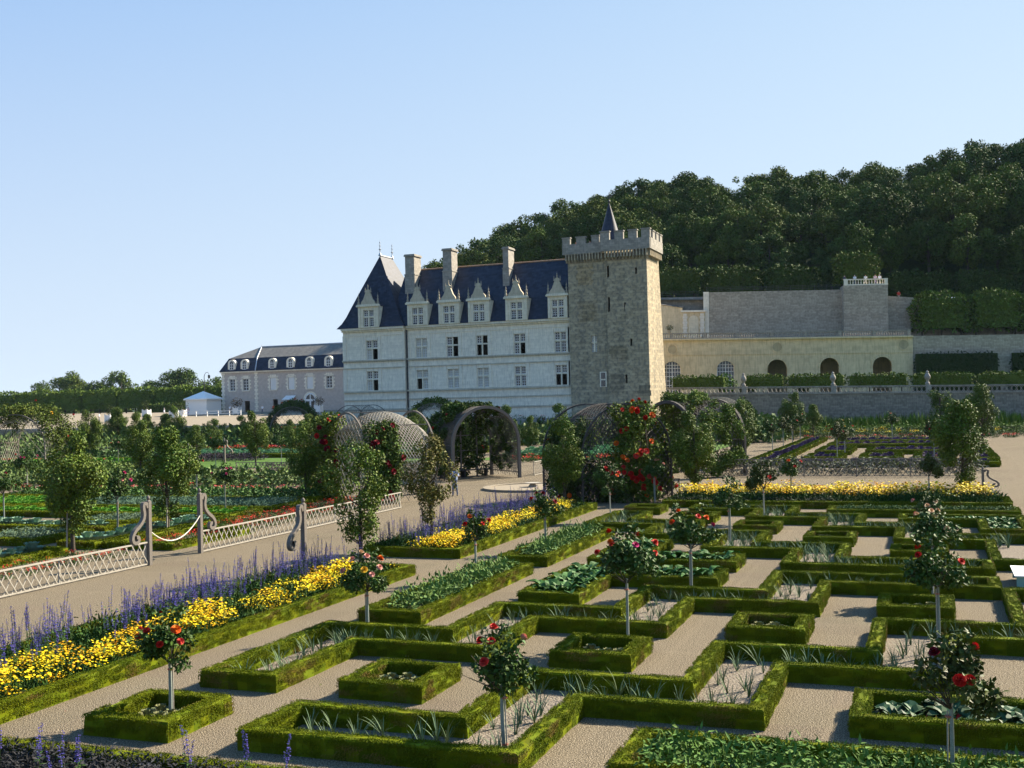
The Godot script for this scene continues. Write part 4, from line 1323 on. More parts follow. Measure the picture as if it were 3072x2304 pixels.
	climber(Vector3(-80.0, 0, -82.0), 0.2, "climbing rose with yellow green top over the left edge arbour", 0.3, 1.0, 0.0, 1.0, Color(0.09, 0.12, 0.02), ["coral", "red", "coral", "yellow", "yellow", "coral"], 0.8, 4200, 0.2, 3.1, 2.3, 5.2)
	climber(Vector3(-84.0, 0, -137.0), 0.5, "far climbing rose with orange red blooms over the arch", 0.1, 0.95, 0.2, 1.0, Color(0.06, 0.095, 0.02), ["coral", "red", "coral", "red", "orange", "coral", "red", "coral", "red", "orange", "red"], 0.8, 3600, 0.25, 3.1, 2.3, 5.2)
	climber(Vector3(-61.0, 0, -134.0), 0.3, "far leafy climber on the dome under the castle corner", 0.2, 1.0, 0.2, 1.0, Color(0.08, 0.12, 0.02), ["red"], 0.7, 3000, 0.25, 3.1, 2.3, 5.2)
	climber(Vector3(-22.0, 0, -126.0), 0.2, "far leafy climber at the right foot of the grey dome", 0.72, 1.0, 0.0, 1.0, Color(0.075, 0.115, 0.02), [], 0.7, 2200, 0.25, 3.1, 2.3, 5.2)
	# round basin with a white rim at the crossing
	var d := thing("basin", "round white rimmed basin at the crossing of the paths", "basin", Vector3(-23.2, 0, -65.6))
	b = Builder.new()
	b.lathe([Vector2(3.1, 0.0), Vector2(3.1, 0.14), Vector2(2.6, 0.15), Vector2(2.6, 0.05)], 40)
	part(d, "rim", b.mesh(M["sand"]))
	b = Builder.new()
	b.lathe([Vector2(2.62, 0.1), Vector2(0.0, 0.101)], 40)
	part(d, "basin_floor", b.mesh(M["sand"]))
	b = Builder.new()
	b.lathe([Vector2(0.3, 0.1), Vector2(0.16, 0.3), Vector2(0.5, 0.36), Vector2(0.0, 0.4)], 16)
	part(d, "jet_bowl", b.mesh(M["grey_stone"]))

# ---------------------------------------------------------------- the squares to the left and behind
func left_square() -> void:
	var G := "box hedges of the left square"
	var soil := []
	var beds := [
		[rect(-32.9, -31.0, -26.0, -34.4), "box hedge round the cabbage strip nearest the left fence", "cabbage"],
		[rect(-38.2, -34.5, -36.2, -39.8), "box hedge round the left grey mound of santolina", ""],
		[rect(-33.0, -31.1, -35.9, -45.6), "box hedge round the cabbage strip beside the pear with the stake", "cabbage"],
		[rect(-43.6, -34.6, -40.6, -42.2), "low box hedge round the cross row of cabbages", "cabbage"],
		[rect(-38.6, -35.2, -42.9, -46.0), "box hedge round the right grey mound of santolina", ""],
		[rect(-50.0, -32.0, -46.4, -49.2), "box hedge round the bright lettuce row", "lettuce"],
		[rect(-46.0, -32.0, -50.0, -54.2), "box hedge round the blue grey leek bed", ""],
		[rect(-44.4, -40.2, -33.0, -39.4), "box hedge at the left edge among cabbages", "cabbage"],
		[rect(-56.0, -32.6, -55.6, -59.2), "box hedge round the dark chard row at the back", ""],
		[rect(-55.0, -47.6, -49.8, -54.8), "box hedge round the low greens at the far left", "lettuce"],
		[rect(-52.0, -45.4, -40.0, -45.4), "box hedge round low greens behind the left rose", "lettuce"]]
	for q in beds:
		box_hedge(q[0], q[1], G, 0.4, 0.32, 1.8)
		soil.append(inset(q[0], 0.2))
		var r: Array = q[0]
		if q[2]:
			var list := spots(r[0].x + 0.6, r[1].x - 0.6, r[0].y - 0.6, r[2].y + 0.6, 0.62, 0.2)
			if q[2] == "cabbage":
				planted("cabbage", "blue green cabbage in the left square", "cabbage", "cabbages of the left square", S["cabbage"], list, 1.5, 2.0)
			else:
				mass("lettuce_row", "bright green lettuces inside the %s" % q[1].replace("box hedge round the ", "").replace("box hedge round ", "").replace("box hedge at ", "bed at "), "lettuces", [S["lettuce"][0], S["lettuce"][1]], r[0].x + 0.5, r[1].x - 0.5, r[0].y - 0.5, r[2].y + 0.5, 0.42, 1.0, 1.4)
	bed_soil(soil, 0.01)
	mass("santolina", "grey green santolina mound, the left of two", "santolina", [S["fern"]], -37.7, -35.0, -36.7, -39.3, 0.3, 0.3, 0.4, Color(0.13, 0.19, 0.12), 0.22)
	mass("santolina", "grey green santolina mound, the right of two", "santolina", [S["fern"]], -38.1, -35.7, -43.4, -45.5, 0.3, 0.3, 0.4, Color(0.13, 0.19, 0.12), 0.22)
	mass("leek_rows", "blue grey leek bed before the red flowers of the left square", "leeks", [S["fern"]], -45.5, -32.5, -50.4, -53.8, 0.36, 0.32, 0.45, Color(0.10, 0.17, 0.11), 0.25)
	mass("chard_rows", "dark green leafy row at the back of the left square", "chard", [S["round_leaves"]], -55.5, -33.0, -56.1, -58.8, 0.5, 0.3, 0.45, Color(0.08, 0.16, 0.035), 0.25)
	mass("red_flowers", "red flowers along the foot of the left fence", "flowers", [S["red_flowers"], S["greens"]], -30.6, -28.4, -24.0, -35.0, 0.42, 0.7, 1.2)
	mass("red_flowers", "red flowers by the rope gate", "flowers", [S["red_flowers"], S["greens"]], -30.4, -28.6, -36.6, -41.5, 0.4, 0.7, 1.2)
	mass("red_flowers", "red and orange flowers behind the lattice fence left of the pear trees", "flowers", [S["red_flowers"], S["greens"]], -31.6, -28.2, -43.0, -57.0, 0.42, 0.8, 1.4)
	box_hedge(rect(-31.0, -27.6, -36.2, -41.9), "box hedge round the red flowers by the rope gate", G, 0.4, 0.3, 1.8)
	mass("red_flowers", "line of red and pink flowers across the back of the left square", "flowers", [S["red_flowers"], S["pink_flowers"], S["greens"]], -66.0, -36.0, -61.4, -63.8, 0.5, 1.0, 2.0, WHITE, 0.0, 0.2, -0.1)
	mass("shrub_row", "row of bushy green shrubs behind the red flower line", "shrubs", [S["round_leaves"]], -84.0, -36.0, -66.0, -71.0, 0.8, 0.45, 0.7, Color(0.13, 0.19, 0.05), 0.35)
	mass("grey_herbs", "grey brown herbs along the left lattice fence far back", "herbs", [S["fern"]], -51.0, -36.0, -77.6, -79.6, 0.6, 0.5, 0.7, Color(0.085, 0.085, 0.06), 0.5)

func far_left() -> void:
	var G := "box hedges of the far left squares"
	mass("shrub_row", "green shrubs behind the left edge roses", "shrubs", [S["round_leaves"], S["potato"]], -104, -62, -77, -83, 1.0, 0.5, 0.75, Color(0.12, 0.18, 0.04), 0.4)
	mass("lettuce_row", "bright green strip far left below the arbour", "lettuces", [S["lettuce"][1]], -100, -72, -86, -92, 0.9, 1.8, 2.4)
	mass("pink_row", "line of pink flowers far left below the arbour", "flowers", [S["pink_flowers"], S["greens"]], -104, -72, -93.5, -95, 0.8, 2.0, 3.0)
	mass("chard_rows", "dark leafy strip far left before the middle fence", "chard", [S["round_leaves"]], -108, -78, -97, -103, 1.0, 0.55, 0.8, Color(0.06, 0.12, 0.03), 0.4)
	box_hedge(rect(-102, -70, -85, -96), "box hedge round the bright strip far left", G, 0.6, 0.5, 3.0)

func far_squares() -> void:
	var G := "box hedges of the far squares"
	# lawn and vegetable strips left of the centre
	var b := Builder.new()
	b.face(Vector3(-74, 0.03, -86), Vector3(-44, 0.03, -86), Vector3(-44, 0.03, -102), Vector3(-74, 0.03, -102), Vector3.UP)
	struct("lawn", b.mesh(M["lawn"]))
	b = Builder.new()
	for i in 1:
		b.face(Vector3(-40, 0.03, -96), Vector3(-20, 0.03, -96), Vector3(-20, 0.03, -132), Vector3(-40, 0.03, -132), Vector3.UP)
	struct("lawn", b.mesh(M["lawn"]))
	mass("leek_rows", "pale green cabbage strip beyond the far lawn", "cabbages", [S["cabbage"][0]], -90, -48, -104.5, -112.5, 1.1, 1.8, 2.4, Color(0.9, 1.1, 0.9))
	mass("chard_rows", "dark green strip at the back right of the far lawn", "chard", [S["round_leaves"]], -64, -48, -106, -110, 0.9, 0.5, 0.8, Color(0.06, 0.14, 0.03), 0.5)
	mass("purple_strip", "dark purple strip at the far lawn", "plants", [S["fern"]], -76, -64, -96, -100, 0.7, 0.5, 0.7, Color(0.04, 0.03, 0.05), 0.4)
	mass("red_flowers", "far strip of scarlet flowers beyond the lawn", "flowers", [S["red_flowers"], S["greens"], S["pink_flowers"]], -95, -66, -119, -127, 1.0, 1.8, 3.2)
	mass("red_flowers", "far strip of scarlet flowers right of the arch arbour", "flowers", [S["red_flowers"], S["greens"]], -36, -22, -92, -96, 0.8, 1.6, 2.8)
	mass("cabbage_rows", "pale green cabbage rows right of the arch arbour", "cabbages", [S["cabbage"][1]], -38, -22, -98, -112, 1.1, 2.0, 2.6, Color(0.9, 1.1, 0.9))
	mass("red_flowers", "red flower strip under the castle wall", "flowers", [S["red_flowers"], S["greens"]], -66, -30, -132, -138, 1.2, 2.4, 3.6)
	mass("shrub_row", "mixed green growth under the castle wall", "shrubs", [S["potato"], S["round_leaves"]], -112, -24, -126, -141, 2.0, 1.0, 2.0, Color(0.11, 0.17, 0.04), 0.9)
	mass("shrub_row", "mixed green growth at the far left of the gardens", "shrubs", [S["potato"], S["round_leaves"]], -136, -84, -104, -150, 2.6, 0.8, 1.8, Color(0.10, 0.16, 0.04), 0.7)
	box_hedge(rect(-74, -44, -103, -114), "far box hedge behind the lawn", G, 0.6, 0.45, 3.0)
	box_hedge(rect(-96, -46, -116, -130), "far box hedge round the scarlet strip", G, 0.6, 0.45, 3.0)
	# purple cabbage square to the right
	var soil := []
	var purple := [rect(-13.4, -11.0, -86.5, -131), rect(-10.6, 4.4, -84.6, -88.4), rect(-9.6, -6.6, -91, -97), rect(-5.4, -2.2, -91, -97.5), rect(-1.4, 1.6, -89.5, -99), rect(2.4, 4.6, -89.5, -110), rect(-9.6, -6.6, -101, -110), rect(-5.4, 1.6, -101.5, -107), rect(-9.6, 1.6, -113.5, -118.5), rect(-9.6, 1.6, -122, -128)]
	var where := []
	for i in purple.size():
		var r: Array = purple[i]
		box_hedge(r, ["long narrow box hedge along the far path of the purple cabbage square", "box hedge along the near side of the purple cabbage square", "first box hedge of the purple cabbage square, left", "box hedge of the purple cabbage square before its middle rose", "box hedge of the purple cabbage square beside the right pear", "box hedge at the right edge of the purple cabbage square", "second row box hedge of the purple cabbage square, left", "second row box hedge of the purple cabbage square, middle", "third row box hedge of the purple cabbage square", "last box hedge of the purple cabbage square"][i], G, 0.6, 0.42, 2.6)
		soil.append(inset(r, 0.25))
		for p in spots(r[0].x + 0.7, r[1].x - 0.7, r[0].y - 0.7, r[2].y + 0.7, 0.8, 0.25): where.append(p)
	bed_soil(soil, 0.012)
	var w3 := [[], [], []]
	var t3 := [[], [], []]
	for p in where:
		var k := rng.randi_range(0, 2)
		w3[k].append(Transform3D(Basis(Vector3.UP, rf(0, TAU)) * Basis.from_scale(Vector3.ONE * rf(1.3, 1.9)), Vector3(p.x + 4, 0, p.y + 108)))
		t3[k].append(tint(WHITE, 0.25))
	var o := thing("purple_cabbages", "dark purple cabbages filling the far right square", "cabbages", Vector3(-4, 0, -108))
	o.set_meta("kind", "stuff")
	for k in 3: copies(o, "plants", S["purple_cabbage"][k], w3[k], t3[k])
	mass("red_flowers", "thin line of orange red flowers behind the purple cabbages", "flowers", [S["red_flowers"], S["greens"], S["greens"]], -14, 9, -133, -136, 0.9, 1.6, 2.6)
	mass("grey_herbs", "grey green herb rows along the near fence of the purple square", "herbs", [S["fern"], S["pink_flowers"]], -15.5, 3.0, -77.0, -82.0, 0.75, 0.6, 1.1, Color(0.10, 0.11, 0.08), 0.3)
	mass("corn_rows", "tall grass green rows before the terrace wall", "maize", [S["maize"]], -18, 16, -152, -158, 1.0, 0.85, 1.1)
	mass("shrub_row", "bright green rows below the maize at the right", "shrubs", [S["potato"], S["fern"]], -18, 15, -143.5, -151, 1.1, 0.7, 1.1, Color(0.11, 0.18, 0.025), 0.6)
	mass("shrub_row", "grey green low rows before the terrace wall", "shrubs", [S["fern"]], -16, 12, -137.5, -140.5, 1.2, 0.7, 1.0, Color(0.07, 0.10, 0.045), 0.6)
	mass("yellow_marigolds", "thin yellow line far back at the right", "marigolds", [S["marigold"][0]], -18, 8, -140.8, -142.0, 1.0, 2.0, 2.6)
	mass("shrub_row", "green growth right of the far grey dome", "shrubs", [S["potato"], S["round_leaves"]], -35, -16, -126, -156, 2.0, 1.0, 1.9, Color(0.11, 0.17, 0.04), 1.0)
	# single shrubs and small trees scattered through the far squares
	for i in 44:
		var far: float = rf(96, 142)
		var q := Vector3(lerpf(-far * 0.86, -far * 0.22, (i + rf(0.1, 0.9)) / 44.0), 0, -far)
		if i % 2 == 0:
			pear_tree(q, "slim fruit tree scattered among the far beds before the castle", rng.randi_range(0, 2), rf(0.75, 1.1), "fruit trees of the far beds")
		else:
			standard_rose(q, "standard rose scattered among the far beds before the castle", [["coral", "coral", "red"], ["pink", "pink", "pale"], ["red", "orange", "red", "red"], ["crimson", "crimson"]][(i / 2) % 4], 1.6, 0.85, 0, "standard roses of the far beds")
	# round clipped yews before the wall
	for q in [[1.0, -139.0, 5.6, 2.0, "tall round clipped yew column before the terrace wall, left"], [5.4, -140.0, 5.2, 2.2, "tall round clipped yew column before the terrace wall, right"]]:
		b = Builder.new()
		var l := []
		for i in 40:
			var a := rf(0, TAU)
			l.append([Vector3(cos(a) * q[3] * 0.42, rf(0.3, q[2] - 0.5), sin(a) * q[3] * 0.42), 0.5, Vector3.ONE])
		var y := thing("yew_column", q[4], "topiary", Vector3(q[0], 0, q[1]), 0, "clipped yews")
		part(y, "crown", crown(l, 4000, 0.22, 0.14, Color(0.07, 0.12, 0.02), 0.3))
		b.tube([Vector3(0, -0.2, 0), Vector3(0, q[2] * 0.8, 0)], [0.2, 0.12], 7)
		part(y, "trunk", b.mesh(M["bark"]))

# ---------------------------------------------------------------- buildings
# a wall that faces +z with openings cut through it, each opening lined to a depth
func pierced(b: Builder, x0: float, x1: float, y0: float, y1: float, z: float, holes: Array, deep: float) -> void:
	var xs := [x0, x1]
	var ys := [y0, y1]
	for h in holes:
		xs.append_array([h[0], h[1]]); ys.append_array([h[2], h[3]])
	xs.sort(); ys.sort()
	for i in xs.size() - 1:
		if xs[i + 1] - xs[i] < 0.001: continue
		for j in ys.size() - 1:
			if ys[j + 1] - ys[j] < 0.001: continue
			var cx: float = (xs[i] + xs[i + 1]) / 2
			var cy: float = (ys[j] + ys[j + 1]) / 2
			var open := false
			for h in holes:
				if cx > h[0] and cx < h[1] and cy > h[2] and cy < h[3]: open = true
			if not open:
				b.face(Vector3(xs[i], ys[j], z), Vector3(xs[i + 1], ys[j], z), Vector3(xs[i + 1], ys[j + 1], z), Vector3(xs[i], ys[j + 1], z), Vector3.BACK)
	for h in holes:
		b.face(Vector3(h[0], h[2], z), Vector3(h[0], h[3], z), Vector3(h[0], h[3], z - deep), Vector3(h[0], h[2], z - deep), Vector3.RIGHT)
		b.face(Vector3(h[1], h[2], z), Vector3(h[1], h[3], z), Vector3(h[1], h[3], z - deep), Vector3(h[1], h[2], z - deep), Vector3.LEFT)
		b.face(Vector3(h[0], h[2], z), Vector3(h[1], h[2], z), Vector3(h[1], h[2], z - deep), Vector3(h[0], h[2], z - deep), Vector3.UP)
		b.face(Vector3(h[0], h[3], z), Vector3(h[1], h[3], z), Vector3(h[1], h[3], z - deep), Vector3(h[0], h[3], z - deep), Vector3.DOWN)

# a stone cross window; lights run top left, top right, bottom left, bottom right: g glazed, c curtained, o standing open
func cross_window(o: Node3D, base: Vector3, x0: float, x1: float, y0: float, y1: float, z: float, lights: String) -> void:
	var b := Builder.new()
	var cx := (x0 + x1) / 2
	var yt := lerpf(y0, y1, 0.58)
	b.col = Color(0.92, 0.92, 0.9)
	b.box(Vector3(cx, (y0 + y1) / 2, z - 0.16), Vector3(0.2, y1 - y0, 0.2))
	b.box(Vector3((x0 + cx) / 2 - 0.05, yt, z - 0.16), Vector3((x1 - x0) / 2 - 0.1, 0.2, 0.198))
	b.box(Vector3((x1 + cx) / 2 + 0.05, yt, z - 0.16), Vector3((x1 - x0) / 2 - 0.1, 0.2, 0.198))
	var w := part(o, "window", b.mesh(M["white_stone"]), -base)
	var fr := Builder.new()
	var gl := Builder.new()
	var cu := Builder.new()
	for k in 4:
		var lx0 := x0 if k % 2 == 0 else cx + 0.1
		var lx1 := cx - 0.1 if k % 2 == 0 else x1
		var ly0 := yt + 0.1 if k < 2 else y0
		var ly1 := y1 if k < 2 else yt - 0.1
		if lights[k] == "o": continue
		var zz := z - 0.3
		for x in [lx0 + 0.035, lx1 - 0.035]: fr.box(Vector3(x, (ly0 + ly1) / 2, zz), Vector3(0.07, ly1 - ly0, 0.06))
		for y in [ly0 + 0.035, ly1 - 0.035]: fr.box(Vector3((lx0 + lx1) / 2, y, zz), Vector3(lx1 - lx0 - 0.14, 0.07, 0.058))
		fr.box(Vector3((lx0 + lx1) / 2, (ly0 + ly1) / 2, zz), Vector3(0.05, ly1 - ly0 - 0.14, 0.05))
		var bars := 2 if k < 2 else 3
		for i in bars:
			fr.box(Vector3((lx0 + lx1) / 2, lerpf(ly0, ly1, (i + 1.0) / (bars + 1)), zz - 0.004), Vector3(lx1 - lx0 - 0.14, 0.045, 0.05))
		gl.face(Vector3(lx0, ly0, zz - 0.02), Vector3(lx1, ly0, zz - 0.02), Vector3(lx1, ly1, zz - 0.02), Vector3(lx0, ly1, zz - 0.02), Vector3.BACK)
		if lights[k] == "c":
			cu.face(Vector3(lx0 + 0.02, ly0, zz - 0.012), Vector3(lx1 - 0.02, ly0, zz - 0.012), Vector3(lx1 - 0.02, ly1, zz - 0.012), Vector3(lx0 + 0.02, ly1, zz - 0.012), Vector3.BACK)
	if fr.v.size(): part(w, "casement", fr.mesh(M["white_paint"]))
	if gl.v.size(): part(w, "pane", gl.mesh(M["glass"]))
	if cu.v.size(): part(w, "curtain", cu.mesh(M["curtain"]))

func spike(b: Builder, at: Vector3, h: float, r: float, sides := 6) -> void:
	b.lathe([Vector2(r, 0), Vector2(r, h * 0.15), Vector2(r * 0.6, h * 0.22), Vector2(r * 0.8, h * 0.4), Vector2(r * 0.35, h * 0.5), Vector2(r * 0.55, h * 0.62), Vector2(r * 0.15, h * 0.75), Vector2(0, h)], sides, at)

func dormer(o: Node3D, base: Vector3, cx: float, y: float, z: float, w: float) -> void:
	var d := Node3D.new()
	d.name = "dormer"
	o.add_child(d, true)
	d.position = Vector3(cx, y, z) - base
	var b := Builder.new()
	var hw := w / 2
	b.col = Color(0.92, 0.91, 0.87)
	pierced(b, -hw, hw, -0.1, 3.05, 0.0, [[-0.85, 0.85, 0.1, 2.5]], 0.3)
	for s in [-1, 1]:
		b.face(Vector3(s * hw, -0.1, 0), Vector3(s * hw, -0.1, -3.4), Vector3(s * hw, 3.05, -3.4), Vector3(s * hw, 3.05, 0), Vector3(s, 0, 0))
		b.box(Vector3(s * (hw - 0.22), 1.4, 0.05), Vector3(0.36, 2.9, 0.1))
	b.box(Vector3(0, 3.12, 0.02), Vector3(w + 0.4, 0.24, 0.5))
	b.box(Vector3(0, 3.3, 0.0), Vector3(w + 0.2, 0.12, 0.4))
	part(d, "front_wall", b.mesh(M["white_stone"]))
	b = Builder.new()
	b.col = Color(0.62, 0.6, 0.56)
	var g := PackedVector2Array([Vector2(-1.2, 3.36), Vector2(1.2, 3.36), Vector2(1.05, 3.75), Vector2(0.75, 4.1), Vector2(0.55, 4.6), Vector2(0.42, 4.95), Vector2(0.3, 5.15), Vector2(-0.3, 5.15), Vector2(-0.42, 4.95), Vector2(-0.55, 4.6), Vector2(-0.75, 4.1), Vector2(-1.05, 3.75)])
	b.prism(g, -0.25, 0.1)
	b.box(Vector3(0, 5.2, -0.07), Vector3(0.9, 0.12, 0.4))
	b.prism(PackedVector2Array([Vector2(-0.4, 5.26), Vector2(0.4, 5.26), Vector2(0.22, 5.5), Vector2(0, 5.62), Vector2(-0.22, 5.5)]), -0.2, 0.05)
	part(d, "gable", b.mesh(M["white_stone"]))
	for q in [[-hw + 0.1, 3.4, 1.8, 0.2], [hw - 0.1, 3.4, 1.8, 0.2], [-0.45, 5.2, 0.8, 0.12], [0.45, 5.2, 0.8, 0.12], [0.0, 5.5, 1.0, 0.16]]:
		b = Builder.new()
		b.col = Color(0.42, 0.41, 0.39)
		spike(b, Vector3(q[0], q[1], -0.06), q[2], q[3])
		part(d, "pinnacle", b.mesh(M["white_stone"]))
	b = Builder.new()
	for s in [-1, 1]:
		b.face(Vector3(s * (hw + 0.1), 3.1, -0.3), Vector3(s * (hw + 0.1), 3.1, -3.6), Vector3(0, 4.7, -3.6), Vector3(0, 4.7, -0.3), Vector3(s, 1, 0))
	part(d, "roof", b.mesh(M["slate"]))
	cross_window(d, Vector3.ZERO, -0.85, 0.85, 0.1, 2.5, 0.0, "gggg")

func chimney(o: Node3D, base: Vector3, x0: float, x1: float, zf: float, deep: float, y0: float, y1: float, step: float) -> void:
	var b := Builder.new()
	var cx := (x0 + x1) / 2
	b.box(Vector3(cx, (y0 + step) / 2, zf - deep / 2), Vector3(x1 - x0 + 0.14, step - y0, deep + 0.14))
	b.box(Vector3(cx, (step + y1) / 2 - 0.15, zf - deep / 2), Vector3(x1 - x0, y1 - step - 0.3, deep))
	b.box(Vector3(cx, step + 0.06, zf - deep / 2), Vector3(x1 - x0 + 0.28, 0.16, deep + 0.28))
	b.box(Vector3(cx, y1 - 0.2, zf - deep / 2), Vector3(x1 - x0 + 0.3, 0.2, deep + 0.3))
	b.box(Vector3(cx, y1 - 0.04, zf - deep / 2), Vector3(x1 - x0 + 0.14, 0.14, deep + 0.14))
	part(o, "chimney", b.mesh(M["grey_stone"]), -base)

func castle() -> void:
	var base := Vector3(-64.5, 0, -150)
	var o := thing("castle", "white stone castle with steep blue slate roofs and carved dormers", "castle", base)
	# main block
	var wins := [[-70.69, -68.93, 12.05, 14.86, "cccc"], [-65.76, -63.97, 12.05, 14.86, "gogo"], [-61.07, -59.37, 12.05, 14.86, "gooo"], [-55.30, -53.64, 12.05, 14.86, "gggo"], [-49.22, -47.59, 12.05, 14.86, "gggg"], [-70.67, -68.87, 7.45, 10.22, "ccoc"], [-65.72, -63.99, 7.45, 10.22, "cccc"], [-61.05, -59.32, 7.45, 10.22, "cccc"], [-55.28, -53.68, 7.45, 10.22, "gggg"], [-49.19, -47.56, 7.45, 10.22, "ggoo"]]
	var b := Builder.new()
	pierced(b, -72.3, -46.6, 0, 16.5, -150.0, wins, 0.45)
	b.face(Vector3(-72.3, 0, -161), Vector3(-46.6, 0, -161), Vector3(-46.6, 16.5, -161), Vector3(-72.3, 16.5, -161), Vector3.FORWARD)
	part(o, "wall", b.mesh(M["white_stone"]), -base)
	var pw := [[-78.56, -76.7, 12.05, 14.86, "ggco"], [-78.55, -76.73, 7.42, 10.28, "ggco"]]
	b = Builder.new()
	pierced(b, -82.45, -72.3, 0, 16.5, -149.4, pw, 0.45)
	b.face(Vector3(-82.45, 0, -149.4), Vector3(-82.45, 0, -161), Vector3(-82.45, 16.5, -161), Vector3(-82.45, 16.5, -149.4), Vector3.LEFT)
	b.face(Vector3(-72.3, 0, -149.4), Vector3(-72.3, 0, -150.0), Vector3(-72.3, 16.5, -150.0), Vector3(-72.3, 16.5, -149.4), Vector3.RIGHT)
	b.face(Vector3(-82.45, 0, -161), Vector3(-72.3, 0, -161), Vector3(-72.3, 16.5, -161), Vector3(-82.45, 16.5, -161), Vector3.FORWARD)
	part(o, "pavilion_wall", b.mesh(M["white_stone"]), -base)
	for w in wins: cross_window(o, base, w[0], w[1], w[2], w[3], -150.0, w[4])
	for w in pw: cross_window(o, base, w[0], w[1], w[2], w[3], -149.4, w[4])
	# string courses, cornices and pilaster strips
	for blk in [[-72.3, -46.6, -150.0], [-82.55, -72.2, -149.4]]:
		var cx: float = (blk[0] + blk[1]) / 2
		var ww: float = blk[1] - blk[0]
		for c in [[16.62, 0.34, 0.55], [16.32, 0.22, 0.3], [15.58, 0.1, 0.1], [11.9, 0.2, 0.3], [11.72, 0.12, 0.16], [10.78, 0.14, 0.16], [7.25, 0.22, 0.32], [6.02, 0.16, 0.2], [4.6, 0.2, 0.24]]:
			var sb := Builder.new()
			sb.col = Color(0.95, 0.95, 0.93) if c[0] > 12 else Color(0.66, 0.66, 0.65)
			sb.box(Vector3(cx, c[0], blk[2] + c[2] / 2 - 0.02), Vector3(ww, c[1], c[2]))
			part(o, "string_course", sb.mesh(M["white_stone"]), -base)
		var strips := [[blk[0] + 0.35, 0.6], [blk[1] - 0.35, 0.6]]
		for w in (wins if blk[2] < -149.9 else pw):
			if w[2] > 11: strips.append_array([[w[0] - 0.34, 0.42], [w[1] + 0.34, 0.42]])
			var lb := Builder.new()
			lb.col = Color(1.06, 1.06, 1.05)
			lb.box(Vector3((w[0] + w[1]) / 2, w[3] + 0.16, blk[2] + 0.02), Vector3(w[1] - w[0], 0.3, 0.08))
			part(o, "lintel", lb.mesh(M["white_stone"]), -base)
		for q in strips:
			for y in [[13.75, 3.5], [9.03, 3.3]]:
				var pb := Builder.new()
				pb.col = Color(1.06, 1.06, 1.05)
				pb.box(Vector3(q[0], y[0], blk[2] + 0.03), Vector3(q[1], y[1], 0.1))
				part(o, "pilaster", pb.mesh(M["white_stone"]), -base)
	# floors and a cross wall inside, dark where windows stand open
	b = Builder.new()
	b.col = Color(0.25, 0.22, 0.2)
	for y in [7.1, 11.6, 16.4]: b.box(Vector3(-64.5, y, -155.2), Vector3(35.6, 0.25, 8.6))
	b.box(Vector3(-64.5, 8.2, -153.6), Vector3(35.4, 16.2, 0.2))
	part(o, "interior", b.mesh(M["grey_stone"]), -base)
	# rainwater pipe in the corner
	b = Builder.new()
	b.tube([Vector3(-72.1, 0, -149.85), Vector3(-72.1, 16.3, -149.85)], [0.11, 0.11], 8)
	part(o, "downpipe", b.mesh(M["iron"]), -base)
	# main roof
	b = Builder.new()
	var prof := [[0.0, 0.0], [0.14, 0.16], [0.3, 0.36], [1.0, 1.0]]
	for i in 3:
		for s in [1.0, -1.0]:
			var z0: float = -155.3 + s * lerpf(5.9, 0.0, prof[i][0])
			var z1: float = -155.3 + s * lerpf(5.9, 0.0, prof[i + 1][0])
			var y0: float = lerpf(16.75, 25.6, prof[i][1])
			var y1: float = lerpf(16.75, 25.6, prof[i + 1][1])
			b.face(Vector3(-74.5, y0, z0), Vector3(-46.6, y0, z0), Vector3(-46.6, y1, z1), Vector3(-74.5, y1, z1), Vector3(0, 1, s))
	part(o, "roof", b.mesh(M["slate"]), -base)
	b = Builder.new()
	for i in 90:
		var x := lerpf(-74.2, -46.8, (i + 0.5) / 90.0)
		b.col = tint(WHITE, 0.2)
		b.tube([Vector3(x - 0.14, 25.62, -155.3), Vector3(x + 0.13, 25.62, -155.3)], [0.15, 0.12], 6)
	var rd := part(o, "ridge_tiles", b.mesh(M["tile_ridge"]), -base)
	rd.set_meta("kind", "stuff")
	# pavilion roof, concave at the eaves, ridge across the front
	b = Builder.new()
	var pp := [[0.0, 0.0], [0.12, 0.07], [0.22, 0.157], [0.325, 0.276], [0.53, 0.5], [1.0, 1.0]]
	for i in pp.size() - 1:
		var r0 := [lerpf(-83.2, -77.7, pp[i][0]), lerpf(-71.9, -77.7, pp[i][0]), lerpf(-148.8, -152.9, pp[i][0]), lerpf(-161.4, -157.0, pp[i][0]), lerpf(16.75, 27.9, pp[i][1])]
		var r1 := [lerpf(-83.2, -77.7, pp[i + 1][0]), lerpf(-71.9, -77.7, pp[i + 1][0]), lerpf(-148.8, -152.9, pp[i + 1][0]), lerpf(-161.4, -157.0, pp[i + 1][0]), lerpf(16.75, 27.9, pp[i + 1][1])]
		b.face(Vector3(r0[0], r0[4], r0[2]), Vector3(r0[1], r0[4], r0[2]), Vector3(r1[1], r1[4], r1[2]), Vector3(r1[0], r1[4], r1[2]), Vector3(0, 1, 1))
		b.face(Vector3(r0[0], r0[4], r0[3]), Vector3(r0[1], r0[4], r0[3]), Vector3(r1[1], r1[4], r1[3]), Vector3(r1[0], r1[4], r1[3]), Vector3(0, 1, -1))
		b.face(Vector3(r0[0], r0[4], r0[2]), Vector3(r0[0], r0[4], r0[3]), Vector3(r1[0], r1[4], r1[3]), Vector3(r1[0], r1[4], r1[2]), Vector3(-1, 1, 0))
		b.face(Vector3(r0[1], r0[4], r0[2]), Vector3(r0[1], r0[4], r0[3]), Vector3(r1[1], r1[4], r1[3]), Vector3(r1[1], r1[4], r1[2]), Vector3(1, 1, 0))
	part(o, "pavilion_roof", b.mesh(M["slate"]), -base)
	b = Builder.new()
